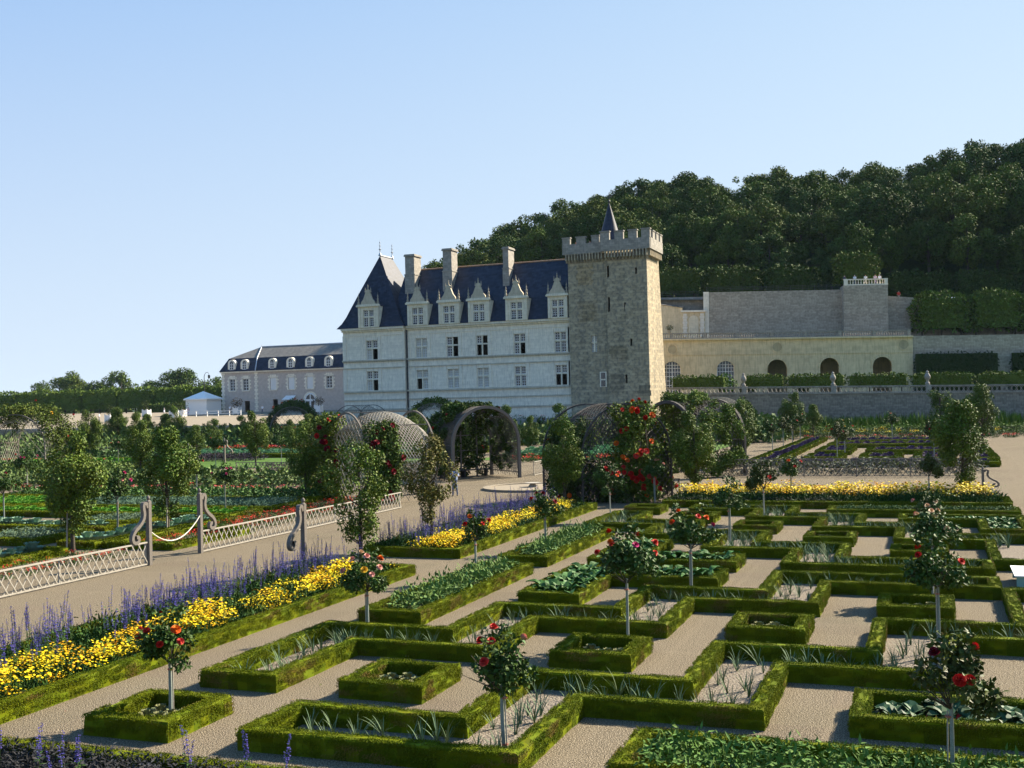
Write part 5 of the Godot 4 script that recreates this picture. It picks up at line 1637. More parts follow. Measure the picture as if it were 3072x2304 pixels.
	b.tube([Vector3(-77.7, 27.92, -152.7), Vector3(-77.7, 27.92, -157.2)], [0.14, 0.14], 6)
	part(o, "ridge_capping", b.mesh(M["lead"]), -base)
	for z in [-152.9, -157.0]:
		b = Builder.new()
		b.lathe([Vector2(0.3, 0), Vector2(0.12, 0.35), Vector2(0.07, 0.5), Vector2(0.07, 0.8), Vector2(0.22, 0.95), Vector2(0.07, 1.1), Vector2(0.05, 1.4), Vector2(0.16, 1.5), Vector2(0.05, 1.6), Vector2(0.04, 1.9), Vector2(0.12, 1.98), Vector2(0.03, 2.1), Vector2(0, 2.4)], 8, Vector3(-77.7, 27.9, z))
		part(o, "finial", b.mesh(M["lead"]), -base)
	dormer(o, base, -77.75, 16.85, -148.72, 3.4)
	for x in [-70.0, -65.0, -60.35, -54.6, -48.45]:
		dormer(o, base, x, 16.85, -149.32, 3.3 if x < -50 else 2.9)
	# side dormer seen past the left slope
	b = Builder.new()
	b.box(Vector3(-81.9, 20.0, -155), Vector3(1.2, 1.2, 2.6))
	for dz in [-1.1, 0.0, 1.1]: spike(b, Vector3(-82.3, 20.6, -155 + dz), 1.7 if dz == 0.0 else 1.3, 0.24)
	part(o, "side_dormer", b.mesh(M["white_stone"]), -base)
	chimney(o, base, -73.4, -71.9, -152.6, 2.4, 20.5, 27.7, 24.6)
	chimney(o, base, -67.2, -65.8, -152.6, 2.2, 20.0, 28.15, 24.75)
	chimney(o, base, -57.75, -56.9, -152.8, 2.4, 21.0, 27.75, 24.6)

func keep() -> void:
	var base := Vector3(-41, 0, -152)
	var o := thing("keep", "square weathered stone keep with battlements beside the castle", "tower", base)
	var b := Builder.new()
	var lh := [[-43.56, -42.79, 11.8, 14.08]]
	pierced(b, -46.7, -41.1, 0, 25.2, -149.0, lh, 0.5)
	var rh := [[-37.05, -36.75, 22.15, 23.0], [-38.7, -38.4, 17.2, 18.35], [-37.98, -37.68, 12.4, 13.4], [-38.78, -38.48, 7.4, 8.55], [-41.2 + 0.05, -40.85, 21.9, 23.5], [-41.15, -40.9, 17.2, 19.2]]
	var rr := []
	for h in rh: rr.append([h[0], h[1], h[2], h[3]])
	rr[4] = [-40.98, -40.66, 21.9, 23.5]; rr[5] = [-40.98, -40.66, 17.2, 19.2]
	pierced(b, -41.1, -35.4, 0, 25.2, -148.5, rr, 0.6)
	b.face(Vector3(-41.1, 0, -148.5), Vector3(-41.1, 0, -149.0), Vector3(-41.1, 25.2, -149.0), Vector3(-41.1, 25.2, -148.5), Vector3.LEFT)
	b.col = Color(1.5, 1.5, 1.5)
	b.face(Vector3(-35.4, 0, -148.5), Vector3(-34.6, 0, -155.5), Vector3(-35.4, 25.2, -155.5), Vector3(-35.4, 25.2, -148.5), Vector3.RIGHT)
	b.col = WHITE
	b.face(Vector3(-46.7, 0, -155.5), Vector3(-34.6, 0, -155.5), Vector3(-35.4, 25.2, -155.5), Vector3(-46.7, 25.2, -155.5), Vector3.FORWARD)
	b.face(Vector3(-46.7, 0, -155.5), Vector3(-46.7, 0, -149), Vector3(-46.7, 25.2, -149), Vector3(-46.7, 25.2, -155.5), Vector3.LEFT)
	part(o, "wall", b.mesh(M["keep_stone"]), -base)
	# blocked openings and repaired patches stand a little proud
	var patches := [[-44.3, 22.6, 2.2, 3.0, Color(0.95, 0.82, 0.62)], [-44.0, 17.6, 2.6, 3.2, Color(0.82, 0.78, 0.72)], [-43.9, 17.3, 1.7, 2.2, Color(0.66, 0.6, 0.5)], [-39.9, 7.4, 1.9, 2.6, Color(0.55, 0.56, 0.58)], [-36.2, 6.4, 1.6, 1.6, Color(0.5, 0.51, 0.53)], [-37.9, 17.4, 1.5, 1.5, Color(1.2, 1.17, 1.1)], [-39.6, 11.6, 2.2, 1.8, Color(0.6, 0.56, 0.5)]]
	for i in patches.size():
		var q: Array = patches[i]
		b = Builder.new()
		var zf := -149.0 if q[0] < -41.1 else -148.5
		var rows := int(q[3] / 0.36)
		for j in rows:
			var l: float = q[0] - q[2] / 2 + rf(-0.25, 0.15)
			var r: float = q[0] + q[2] / 2 + rf(-0.15, 0.25)
			b.col = q[4].lerp(WHITE, rf(0.2, 0.6))
			b.box(Vector3((l + r) / 2, q[1] - q[3] / 2 + (j + 0.5) * 0.36, zf + 0.01 + 0.006 * i), Vector3(r - l, 0.36, 0.03))
		part(o, "stone_patch", b.mesh(M["keep_stone"]), -base)
	cross_window(o, base, -43.56, -42.79, 11.8, 14.08, -149.0, "gggg")
	b = Builder.new()
	b.box(Vector3(-42.0, 8.0, -148.96), Vector3(0.95, 2.1, 0.14))
	var lw := part(o, "window", b.mesh(M["white_stone"]), -base)
	b = Builder.new()
	for y in [7.45, 8.5]: b.box(Vector3(-42.0, y, -148.88), Vector3(0.62, 0.85, 0.04))
	part(lw, "pane", b.mesh(M["glass"]))
	# corbels and parapet
	b = Builder.new()
	for i in 13: b.box(Vector3(lerpf(-46.8, -41.7, i / 12.0), 25.0, -148.75), Vector3(0.22, 0.9, 0.6))
	for i in 14: b.box(Vector3(lerpf(-41.0, -35.3, i / 13.0), 25.0, -148.2), Vector3(0.22, 0.9, 0.7))
	for i in 13: b.box(Vector3(-35.2, 25.0, lerpf(-148.6, -155.2, i / 12.0)), Vector3(0.7, 0.9, 0.22))
	for i in 13:
		b.box(Vector3(lerpf(-46.8, -41.7, i / 12.0), 24.5, -148.88), Vector3(0.2, 0.5, 0.3))
		b.box(Vector3(lerpf(-41.0, -35.3, i / 12.0), 24.5, -148.38), Vector3(0.2, 0.5, 0.32))
	var cb := part(o, "corbels", b.mesh(M["keep_stone"]), -base)
	cb.set_meta("kind", "stuff")
	b = Builder.new()
	b.col = Color(0.95, 0.95, 0.95)
	b.box(Vector3(-44.45, 26.1, -148.75), Vector3(5.7, 1.4, 0.5))
	b.box(Vector3(-38.2, 26.2, -148.1), Vector3(6.9, 1.5, 0.5))
	b.box(Vector3(-34.95, 26.2, -151.9), Vector3(0.5, 1.5, 7.2))
	b.box(Vector3(-41.0, 26.1, -155.5), Vector3(12.1, 1.4, 0.4))
	b.box(Vector3(-47.0, 26.1, -152.2), Vector3(0.5, 1.4, 6.3))
	b.box(Vector3(-41.0, 25.4, -152.0), Vector3(11.4, 0.2, 6.6))
	part(o, "parapet", b.mesh(M["grey_stone"]), -base)
	for q in [[-46.7, -148.75, 1.1, 0.5, 26.8, 27.65], [-44.6, -148.75, 1.3, 0.5, 26.8, 27.65], [-42.5, -148.75, 1.1, 0.5, 26.8, 27.7], [-41.0, -148.1, 1.3, 0.5, 26.95, 28.05], [-39.0, -148.1, 1.2, 0.5, 26.95, 28.0], [-37.1, -148.1, 1.2, 0.5, 26.95, 28.0], [-35.3, -148.1, 1.2, 0.5, 26.95, 28.05], [-34.95, -150.2, 0.5, 1.3, 26.95, 27.95], [-34.95, -152.4, 0.5, 1.3, 26.95, 27.95], [-34.95, -154.6, 0.5, 1.3, 26.95, 27.95]]:
		b = Builder.new()
		b.box(Vector3(q[0], (q[4] + q[5]) / 2, q[1]), Vector3(q[2], q[5] - q[4], q[3]))
		b.box(Vector3(q[0], q[5] + 0.06, q[1]), Vector3(q[2] + 0.16, 0.14, q[3] + 0.2))
		part(o, "merlon", b.mesh(M["grey_stone"]), -base)
	b = Builder.new()
	b.lathe([Vector2(1.5, 25.5), Vector2(1.5, 27.0), Vector2(1.75, 27.05), Vector2(1.35, 28.1), Vector2(0.1, 32.4), Vector2(0, 32.45)], 20, Vector3(-41.2, 0, -151.4))
	part(o, "turret_roof", b.mesh(M["slate"]), -base)
	b = Builder.new()
	b.lathe([Vector2(0.12, 32.1), Vector2(0.08, 32.6), Vector2(0.2, 32.8), Vector2(0.05, 33.0), Vector2(0.035, 34.0), Vector2(0, 34.1)], 8, Vector3(-41.2, 0, -151.4))
	b.box(Vector3(-41.2, 33.3, -151.4), Vector3(0.8, 0.06, 0.06))
	b.box(Vector3(-41.05, 33.6, -151.4), Vector3(0.5, 0.2, 0.04))
	part(o, "finial", b.mesh(M["iron"]), -base)

func wing() -> void:
	var base := Vector3(-128, 4.2, -205)
	var o := thing("stable_wing", "low pale wing with a slate mansard roof left of the castle", "building", base)
	var ws := [[-140.8, -139.45], [-137.5, -136.1], [-130.75, -129.3], [-126.35, -124.9], [-121.9, -120.45], [-117.25, -115.9]]
	var holes := []
	for w in ws: holes.append([w[0], w[1], 8.95, 11.45])
	holes.append([-137.2, -135.9, 3.7, 6.7])
	holes.append([-130.2, -129.0, 3.7, 6.9])
	var b := Builder.new()
	pierced(b, -142.8, -100, 3.0, 12.9, -205, holes, 0.35)
	b.face(Vector3(-142.8, 3, -205), Vector3(-142.8, 3, -216), Vector3(-142.8, 12.9, -216), Vector3(-142.8, 12.9, -205), Vector3.LEFT)
	b.face(Vector3(-142.8, 3, -216), Vector3(-100, 3, -216), Vector3(-100, 12.9, -216), Vector3(-142.8, 12.9, -216), Vector3.FORWARD)
	part(o, "wall", b.mesh(M["render_pink"]), -base)
	# white stone quoins and window surrounds with toothed edges
	b = Builder.new()
	for x in [-142.5, -134.2]:
		for j in 22: b.box(Vector3(x, 3.3 + j * 0.44, -204.98), Vector3(0.9 if j % 2 else 0.55, 0.4, 0.08))
	for w in ws:
		for j in 7:
			for x in [w[0], w[1]]:
				var t := 0.62 if j % 2 else 0.36
				b.box(Vector3(x + (-t / 2 if x == w[0] else t / 2), 8.95 + 0.18 + j * 0.38, -204.98), Vector3(t, 0.36, 0.08))
		b.box(Vector3((w[0] + w[1]) / 2, 11.65, -204.98), Vector3(w[1] - w[0] + 0.9, 0.42, 0.08))
		b.box(Vector3((w[0] + w[1]) / 2, 11.98, -204.98), Vector3(w[1] - w[0] + 0.1, 0.28, 0.08))
		b.box(Vector3((w[0] + w[1]) / 2, 8.85, -204.95), Vector3(w[1] - w[0] + 0.4, 0.2, 0.2))
	b.box(Vector3(-121.4, 12.95, -204.85), Vector3(43.2, 0.3, 0.5))
	part(o, "stone_trim", b.mesh(M["white_stone"]), -base)
	for i in ws.size():
		var w: Array = ws[i]
		b = Builder.new()
		var cx: float = (w[0] + w[1]) / 2
		var blind := i >= 2 and i <= 4
		if blind:
			b.box(Vector3(cx, 10.2, -205.15), Vector3(w[1] - w[0], 2.5, 0.06))
			for k in 9: b.box(Vector3(cx, 9.1 + k * 0.27, -205.1), Vector3(w[1] - w[0] - 0.1, 0.05, 0.06))
			part(o, "shutter", b.mesh(M["white_paint"]), -base)
			continue
		for k in 3: b.box(Vector3(lerpf(w[0] + 0.05, w[1] - 0.05, k / 2.0), 10.2, -205.2), Vector3(0.09, 2.5, 0.06))
		for k in 5: b.box(Vector3(cx, 8.98 + k * 0.61, -205.205), Vector3(w[1] - w[0], 0.07, 0.05))
		var fr := part(o, "window", b.mesh(M["white_paint"]), -base)
		b = Builder.new()
		b.face(Vector3(w[0], 8.95, -205.24), Vector3(w[1], 8.95, -205.24), Vector3(w[1], 11.45, -205.24), Vector3(w[0], 11.45, -205.24), Vector3.BACK)
		part(fr, "pane", b.mesh(M["glass"]))
	# arched door
	b = Builder.new()
	var arc := PackedVector2Array()
	for k in 13:
		var a := PI * k / 12.0
		arc.append(Vector2(-121.08 + cos(a) * 1.65, 6.7 + sin(a) * 1.65))
	arc.append(Vector2(-122.73, 3.7)); arc.append(Vector2(-119.43, 3.7))
	b.prism(arc, -205.02, -204.9)
	part(o, "arch_surround", b.mesh(M["white_stone"]), -base)
	b = Builder.new()
	for i in arc.size(): arc[i] = Vector2(-121.08 + (arc[i].x + 121.08) * 0.8, 3.7 + (arc[i].y - 3.7) * 0.93)
	b.prism(arc, -204.92, -204.87)
	var dr := part(o, "arched_door", b.mesh(M["white_paint"]), -base)
	b = Builder.new()
	for s in [-1, 1]:
		b.prism(PackedVector2Array([Vector2(-121.08 + s * 0.12, 6.75), Vector2(-121.08 + s * 1.05, 6.75), Vector2(-121.08 + s * 0.8, 7.4), Vector2(-121.08 + s * 0.12, 7.8)]), -204.86, -204.84)
		b.box(Vector3(-121.08 + s * 0.55, 5.6, -204.85), Vector3(0.7, 1.4, 0.03))
	part(dr, "pane", b.mesh(M["glass"]))
	b = Builder.new()
	b.face(Vector3(-127.2, 6.75, -203.6), Vector3(-124.7, 6.75, -203.6), Vector3(-124.5, 7.6, -204.9), Vector3(-126.9, 7.6, -204.9), Vector3(0, 1, 1))
	b.face(Vector3(-127.2, 6.74, -203.6), Vector3(-124.7, 6.74, -203.6), Vector3(-124.5, 7.58, -204.9), Vector3(-126.9, 7.58, -204.9), Vector3(0, -1, -1))
	part(o, "awning", b.mesh(M["canvas"]), -base)
	# mansard roof: steep dark slates below, worn shallow slope above
	b = Builder.new()
	b.face(Vector3(-143.2, 13.05, -204.5), Vector3(-100, 13.05, -204.5), Vector3(-100, 15.9, -206.0), Vector3(-141.6, 15.9, -206.0), Vector3(0, 1, 1))
	b.face(Vector3(-143.2, 13.05, -204.5), Vector3(-143.2, 13.05, -216.5), Vector3(-141.6, 15.9, -215.0), Vector3(-141.6, 15.9, -206.0), Vector3(-1, 1, 0))
	b.face(Vector3(-143.2, 13.05, -216.5), Vector3(-100, 13.05, -216.5), Vector3(-100, 15.9, -215.0), Vector3(-141.6, 15.9, -215.0), Vector3(0, 1, -1))
	part(o, "roof", b.mesh(M["slate"]), -base)
	b = Builder.new()
	b.face(Vector3(-141.6, 15.9, -206.0), Vector3(-100, 15.9, -206.0), Vector3(-100, 18.45, -210.5), Vector3(-136.2, 18.45, -210.5), Vector3(0, 1, 1))
	b.tri_n(Vector3(-141.6, 15.9, -206.0), Vector3(-141.6, 15.9, -215.0), Vector3(-136.2, 18.45, -210.5), Vector3(-0.5, 1, 0).normalized(), Vector3(-0.5, 1, 0).normalized(), Vector3(-0.5, 1, 0).normalized())
	b.face(Vector3(-141.6, 15.9, -215.0), Vector3(-100, 15.9, -215.0), Vector3(-100, 18.45, -210.5), Vector3(-136.2, 18.45, -210.5), Vector3(0, 1, -1))
	part(o, "upper_roof", b.mesh(M["slate_worn"]), -base)
	b = Builder.new()
	b.tube([Vector3(-136.2, 18.47, -210.5), Vector3(-100, 18.47, -210.5)], [0.14, 0.14], 6)
	b.tube([Vector3(-136.2, 18.47, -210.5), Vector3(-134.4, 15.95, -205.9), Vector3(-134.0, 13.1, -204.4)], [0.14, 0.14, 0.14], 6)
	b.tube([Vector3(-136.2, 18.3, -210.5), Vector3(-136.2, 19.0, -210.5)], [0.12, 0.02], 6)
	part(o, "ridge_lead", b.mesh(M["lead"]), -base)
	for x in [-140.1, -136.9, -130.05, -125.6, -121.1, -116.55]:
		var d := Node3D.new()
		d.name = "dormer"
		o.add_child(d, true)
		d.position = Vector3(x, 13.3, -204.75) - base
		b = Builder.new()
		var poly := PackedVector2Array()
		for k in 9:
			var a := PI * k / 8.0
			poly.append(Vector2(cos(a) * 0.95, 1.45 + sin(a) * 0.85))
		poly.append(Vector2(-0.95, 0)); poly.append(Vector2(0.95, 0))
		b.prism(poly, -1.3, 0.0)
		part(d, "surround", b.mesh(M["white_stone"]))
		b = Builder.new()
		var q := PackedVector2Array()
		for p in poly: q.append(Vector2(p.x * 0.52, 0.12 + p.y * 0.82))
		b.prism(q, 0.004, 0.02)
		part(d, "pane", b.mesh(M["glass"]))
		b = Builder.new()
		for xx in [-0.46, 0.0, 0.46]: b.box(Vector3(xx, 0.9, 0.04), Vector3(0.09, 1.5, 0.05))
		for yy in [0.16, 0.7, 1.24]: b.box(Vector3(0, yy, 0.042), Vector3(1.0, 0.08, 0.05))
		part(d, "casement", b.mesh(M["white_paint"]))

# ---------------------------------------------------------------- terraces and hillside to the right
const TURN := 0.2094
const TILT := -0.018

func along(called: String, label: String, category: String, at: Vector3, group := "") -> Node3D:
	var o := thing(called, label, category, at, 0.0, group)
	o.rotation = Vector3(0, TURN, TILT)
	return o

func arched_wall(b: Builder, x0: float, x1: float, y0: float, y1: float, z: float, arches: Array, deep: float) -> void:
	var x := x0
	for a in arches:
		var c: float = a[0]
		var r: float = a[1]
		var sp: float = a[2]
		b.face(Vector3(x, y0, z), Vector3(c - r, y0, z), Vector3(c - r, y1, z), Vector3(x, y1, z), Vector3.BACK)
		var n := 14
		for k in n:
			var a0 := PI - PI * k / n
			var a1 := PI - PI * (k + 1) / n
			var p0 := Vector3(c + cos(a0) * r, sp + sin(a0) * r, z)
			var p1 := Vector3(c + cos(a1) * r, sp + sin(a1) * r, z)
			b.face(p0, p1, Vector3(p1.x, y1, z), Vector3(p0.x, y1, z), Vector3.BACK)
			b.face(p0, p1, p1 - Vector3(0, 0, deep), p0 - Vector3(0, 0, deep), Vector3(c, sp, z) - p0)
		for s in [-1, 1]:
			b.face(Vector3(c + s * r, y0, z), Vector3(c + s * r, sp, z), Vector3(c + s * r, sp, z - deep), Vector3(c + s * r, y0, z - deep), Vector3(-s, 0, 0))
		x = c + r
	b.face(Vector3(x, y0, z), Vector3(x1, y0, z), Vector3(x1, y1, z), Vector3(x, y1, z), Vector3.BACK)

func baluster_row(o: Node3D, x0: float, x1: float, y: float, z: float, gap: float, h := 0.95, m := "grey_stone") -> void:
	var b := Builder.new()
	b.box(Vector3((x0 + x1) / 2, y + h - 0.08, z), Vector3(x1 - x0, 0.16, 0.36))
	b.box(Vector3((x0 + x1) / 2, y + 0.08, z), Vector3(x1 - x0, 0.16, 0.34))
	part(o, "balustrade_rail", b.mesh(M[m]))
	b = Builder.new()
	var n := int((x1 - x0) / gap)
	for i in n:
		var x := x0 + (i + 0.5) * gap
		b.lathe([Vector2(0.08, y + 0.16), Vector2(0.06, y + 0.24), Vector2(0.11, y + 0.36), Vector2(0.05, y + 0.55), Vector2(0.09, y + h - 0.16)], 6, Vector3(x, 0, z))
	var q := part(o, "balusters", b.mesh(M[m]))
	q.set_meta("kind", "stuff")
	for i in int((x1 - x0) / 5.0) + 1:
		b = Builder.new()
		b.box(Vector3(x0 + 0.3 + i * (x1 - x0 - 0.6) / int((x1 - x0) / 5.0), y + h / 2, z), Vector3(0.5, h + 0.06, 0.42))
		part(o, "pier", b.mesh(M[m]))

func terraces() -> void:
	# the wall that closes the gardens, with a pierced stone balustrade
	var w := thing("terrace_wall", "grey stone terrace wall with a balustrade of stone rings", "wall", Vector3(-36.7, 0, -160))
	w.rotation.z = TILT
	var b := Builder.new()
	b.col = Color(0.62, 0.64, 0.68)
	b.box(Vector3(40, 2.6, -0.4), Vector3(80, 6.2, 0.8))
	part(w, "wall", b.mesh(M["rubble"]))
	b = Builder.new()
	b.box(Vector3(40, 5.76, -0.35), Vector3(80, 0.2, 1.0))
	part(w, "coping", b.mesh(M["grey_stone"]))
	b = Builder.new()
	b.box(Vector3(40, 6.66, -0.2), Vector3(80, 0.16, 0.4))
	part(w, "rail", b.mesh(M["grey_stone"]))
	b = Builder.new()
	for k in 14:
		var a0 := TAU * k / 14.0
		var a1 := TAU * (k + 1) / 14.0
		for r in [[0.33, 0.22]]:
			for z in [-0.1, 0.1]:
				b.face(Vector3(cos(a0) * r[0] * 0.85, sin(a0) * 0.36, z), Vector3(cos(a1) * r[0] * 0.85, sin(a1) * 0.36, z), Vector3(cos(a1) * r[1], sin(a1) * 0.29, z), Vector3(cos(a0) * r[1], sin(a0) * 0.29, z), Vector3(0, 0, z))
			b.face(Vector3(cos(a0) * r[1], sin(a0) * 0.29, -0.1), Vector3(cos(a1) * r[1], sin(a1) * 0.29, -0.1), Vector3(cos(a1) * r[1], sin(a1) * 0.29, 0.1), Vector3(cos(a0) * r[1], sin(a0) * 0.29, 0.1), -Vector3(cos(a0), sin(a0), 0))
			b.face(Vector3(cos(a0) * r[0] * 0.85, sin(a0) * 0.36, -0.1), Vector3(cos(a1) * r[0] * 0.85, sin(a1) * 0.36, -0.1), Vector3(cos(a1) * r[0] * 0.85, sin(a1) * 0.36, 0.1), Vector3(cos(a0) * r[0] * 0.85, sin(a0) * 0.36, 0.1), Vector3(cos(a0), sin(a0), 0))
	for s in [-1, 1]:
		b.box(Vector3(s * 0.315, 0.30, 0), Vector3(0.11, 0.12, 0.18))
		b.box(Vector3(s * 0.315, -0.30, 0), Vector3(0.11, 0.12, 0.18))
	var ring := b.mesh(M["grey_stone"])
	for i in 92:
		var x := 0.4 + i * 0.58
		if i % 21 == 20: continue
		part(w, "stone_ring", ring, Vector3(x, 6.22, -0.2))
	for i in 4:
		b = Builder.new()
		b.box(Vector3(0.4 + (20 + i * 21) * 0.58, 6.3, -0.2), Vector3(0.7, 1.0, 0.6))
		part(w, "pier", b.mesh(M["grey_stone"]))
	var names := ["stone finial on the balustrade left of the three", "middle of the three stone finials on the balustrade", "stone finial on the balustrade at the right"]
	for i in 3:
		var fx := 0.4 + (20 + i * 21) * 0.58
		b = Builder.new()
		b.lathe([Vector2(0.3, 0), Vector2(0.3, 0.25), Vector2(0.16, 0.4), Vector2(0.2, 0.6), Vector2(0.36, 0.85), Vector2(0.4, 1.1), Vector2(0.3, 1.35), Vector2(0.17, 1.55), Vector2(0.2, 1.7), Vector2(0.0, 1.95)], 10)
		solo("stone_finial", b.mesh(M["grey_stone"]), names[i], "finial", Vector3(-36.7 + fx, 6.8 + TILT * fx, -160.2), "finials on the balustrade")
	# first terrace
	b = Builder.new()
	b.face(Vector3(-36.7, 5.6, -160.4), Vector3(45, 5.6 + 81.7 * TILT, -160.4), Vector3(45, 5.6 + 81.7 * TILT, -200), Vector3(-36.7, 5.6, -186), Vector3.UP)
	struct("terrace_lawn", b.mesh(M["lawn"]))
	# clipped lime arcade on the first terrace
	for i in 6:
		var x0 := -35.8 + i * 8.3
		var o := thing("clipped_lime_row", ["clipped lime arcade beside the keep", "clipped lime arcade, second from the keep", "clipped lime arcade, third from the keep", "clipped lime arcade under the middle arches", "clipped lime arcade under the right arch", "clipped lime arcade at the right edge"][i], "lime trees", Vector3(x0 + 4.1, 5.6 + (x0 + 40.8) * TILT, -163.5), 0, "clipped lime arcades")
		part(o, "crown", clipped(Vector3(8.0 if i != 1 else 5.6, 1.75, 1.6), 26, 0.3, Color(0.09, 0.135, 0.02), 0.16), Vector3(0 if i != 1 else 1.2, 1.0, 0))
		b = Builder.new()
		for k in 4: b.tube([Vector3(-3.2 + k * 2.1, -0.2, 0), Vector3(-3.2 + k * 2.1, 1.6, 0)], [0.09, 0.08], 6)
		part(o, "trunk", b.mesh(M["bark"]))
	for q in [[-28.5, 1.4, "round green bush before the second arch", 2.0], [-25.4, 1.2, "small dark conical bush beside the first gap", 1.6], [-17.5, 0.9, "small dark bush before the third arch", 1.0]]:
		var l := []
		for i in 12: l.append([ball() * q[1] * 0.6 + Vector3(0, q[1] * 0.9, 0), q[1] * 0.5, Vector3.ONE])
		var o := thing("bush", q[2], "bush", Vector3(q[0], 5.5 + (q[0] + 36.7) * TILT, -169.0), 0, "bushes on the first terrace")
		part(o, "crown", crown(l, 700, 0.3, 0.2, Color(0.09, 0.16, 0.02) if q[1] > 1.3 else Color(0.03, 0.05, 0.012), 0.3)).scale.y = q[3] / q[1] * 0.9
		b = Builder.new()
		b.tube([Vector3(0, -0.1, 0), Vector3(0, q[1], 0)], [0.08, 0.05], 6)
		part(o, "trunk", b.mesh(M["bark"]))
	# the ochre arcade
	var a := along("arcade", "long ochre stone arcade with round arches below the upper terrace", "building", Vector3(-40, 0, -176))
	b = Builder.new()
	var arches := [[1.48, 1.38, 9.6], [9.85, 1.36, 9.6], [17.8, 1.5, 9.6], [25.77, 1.42, 9.85], [33.7, 1.42, 9.9]]
	arched_wall(b, -4, 38.25, 4.0, 14.3, 0, arches, 0.7)
	b.face(Vector3(-4, 4, -7), Vector3(38.25, 4, -7), Vector3(38.25, 14.3, -7), Vector3(-4, 14.3, -7), Vector3.BACK)
	b.face(Vector3(-4, 14.28, 0), Vector3(38.25, 14.28, 0), Vector3(38.25, 14.28, -7), Vector3(-4, 14.28, -7), Vector3.DOWN)
	for x in [-4, 38.25]: b.face(Vector3(x, 4, 0), Vector3(x, 4, -7), Vector3(x, 14.3, -7), Vector3(x, 14.3, 0), Vector3(signf(x), 0, 0))
	part(a, "wall", b.mesh(M["ochre_stone"]))
	b = Builder.new()
	b.box(Vector3(17.1, 14.42, 0.1), Vector3(42.3, 0.24, 0.7))
	b.box(Vector3(17.1, 12.0, 0.03), Vector3(42.3, 0.12, 0.12))
	part(a, "cornice", b.mesh(M["ochre_stone"]))
	for q in arches:
		b = Builder.new()
		for k in 15:
			var t := PI * (k + 0.5) / 15.0
			var long: float = 0.42 if k % 2 == 0 else 0.3
			b.col = Color(1.12, 1.12, 1.1)
			b.box(Vector3(q[0] + cos(t) * (q[1] + long / 2), q[2] + sin(t) * (q[1] + long / 2), 0.03), Vector3(long, q[1] * 0.205, 0.12), Basis(Vector3.BACK, t))
		part(a, "arch_surround", b.mesh(M["ochre_stone"]))
	for q in [[1.56, 12.9], [17.83, 13.05], [36.9, 13.2]]:
		b = Builder.new()
		for k in 20:
			var a0 := TAU * k / 20.0
			b.box(Vector3(q[0] + cos(a0) * 0.78, q[1] + sin(a0) * 0.78, 0.03), Vector3(0.16, 0.26, 0.12), Basis(Vector3.BACK, a0))
		part(a, "roundel", b.mesh(M["ochre_stone"]))
		b = Builder.new()
		b.col = Color(0.7, 0.72, 0.72)
		b.prism(circle(Vector2(q[0], q[1]), 0.7), 0.004, 0.02)
		part(a, "roundel_disc", b.mesh(M["ochre_stone"]))
	for i in 2:
		var q: Array = arches[i]
		b = Builder.new()
		for k in 7: b.box(Vector3(q[0] - q[1] + 0.05 + k * (q[1] * 2 - 0.1) / 6.0, 8.3, -0.5), Vector3(0.12 if k % 3 == 0 else 0.06, 5.2, 0.08))
		for y in [6.5, 7.2, 7.9, 8.6, 9.3, 9.9, 10.4]: b.box(Vector3(q[0], y, -0.505), Vector3(q[1] * 2, 0.07, 0.06))
		var wn := part(a, "arched_window", b.mesh(M["white_paint"]))
		b = Builder.new()
		b.face(Vector3(q[0] - q[1], 4, -0.56), Vector3(q[0] + q[1], 4, -0.56), Vector3(q[0] + q[1], 11.2, -0.56), Vector3(q[0] - q[1], 11.2, -0.56), Vector3.BACK)
		part(wn, "pane", b.mesh(M["glass"]))
	baluster_row(a, -4, 38.0, 14.54, -0.1, 0.36)
	b = Builder.new()
	b.col = Color(1.5, 1.46, 1.35)
	b.box(Vector3(60, 9.2, -0.6), Vector3(43.4, 10.6, 0.8))
	part(along("retaining_wall", "pale rubble retaining wall right of the arcade", "wall", Vector3(-40, 0, -176)), "wall", b.mesh(M["rubble"]))
	for q in [[44.7, 12.4, "dark clipped ivy screen right of the arcade"], [57.6, 10.2, "dark clipped ivy screen at the right edge"]]:
		part(along("ivy_screen", q[2], "hedge", Vector3(-40, 0, -176) + Vector3(cos(TURN), 0, -sin(TURN)) * q[0] + Vector3(0, 5.2 + TILT * q[0], 1.0), "ivy screens"), "foliage", clipped(Vector3(q[1], 6.7, 1.0), 14, 0.35, Color(0.028, 0.05, 0.014), 0.15))
	# second terrace and its upper wall
	b = Builder.new()
	b.face(Vector3(-4, 14.4, -0.3), Vector3(90, 14.4, -0.3), Vector3(90, 14.4, -24), Vector3(-4, 14.4, -24), Vector3.UP)
	var t2 := struct("upper_terrace", b.mesh(M["sand"]), Vector3(-40, 0, -176))
	t2.rotation = Vector3(0, TURN, TILT)
	var up := Vector3(-38, 0, -186)
	var u := along("upper_wall", "tall pale rubble wall of the upper terrace with a projecting bastion", "wall", up)
	b = Builder.new()
	b.col = Color(1.5, 1.48, 1.42)
	b.box(Vector3(14.2, 18.4, -0.5), Vector3(22.2, 8.5, 1.0))
	part(u, "wall", b.mesh(M["rubble"]))
	b = Builder.new()
	b.col = Color(1.62, 1.58, 1.5)
	b.box(Vector3(28.4, 18.6, 0.4), Vector3(6.9, 9.0, 4.0))
	part(u, "bastion", b.mesh(M["rubble"]))
	b = Builder.new()
	b.col = Color(1.6, 1.56, 1.48)
	b.prism(PackedVector2Array([Vector2(31.9, 14), Vector2(62, 14), Vector2(62, 20.6), Vector2(40, 20.8), Vector2(31.9, 21.5)]), -1.0, -0.1)
	part(u, "low_wall", b.mesh(M["rubble"]))
	b = Builder.new()
	b.box(Vector3(-8.5, 18.2, -2.5), Vector3(23.2, 7.8, 1.0))
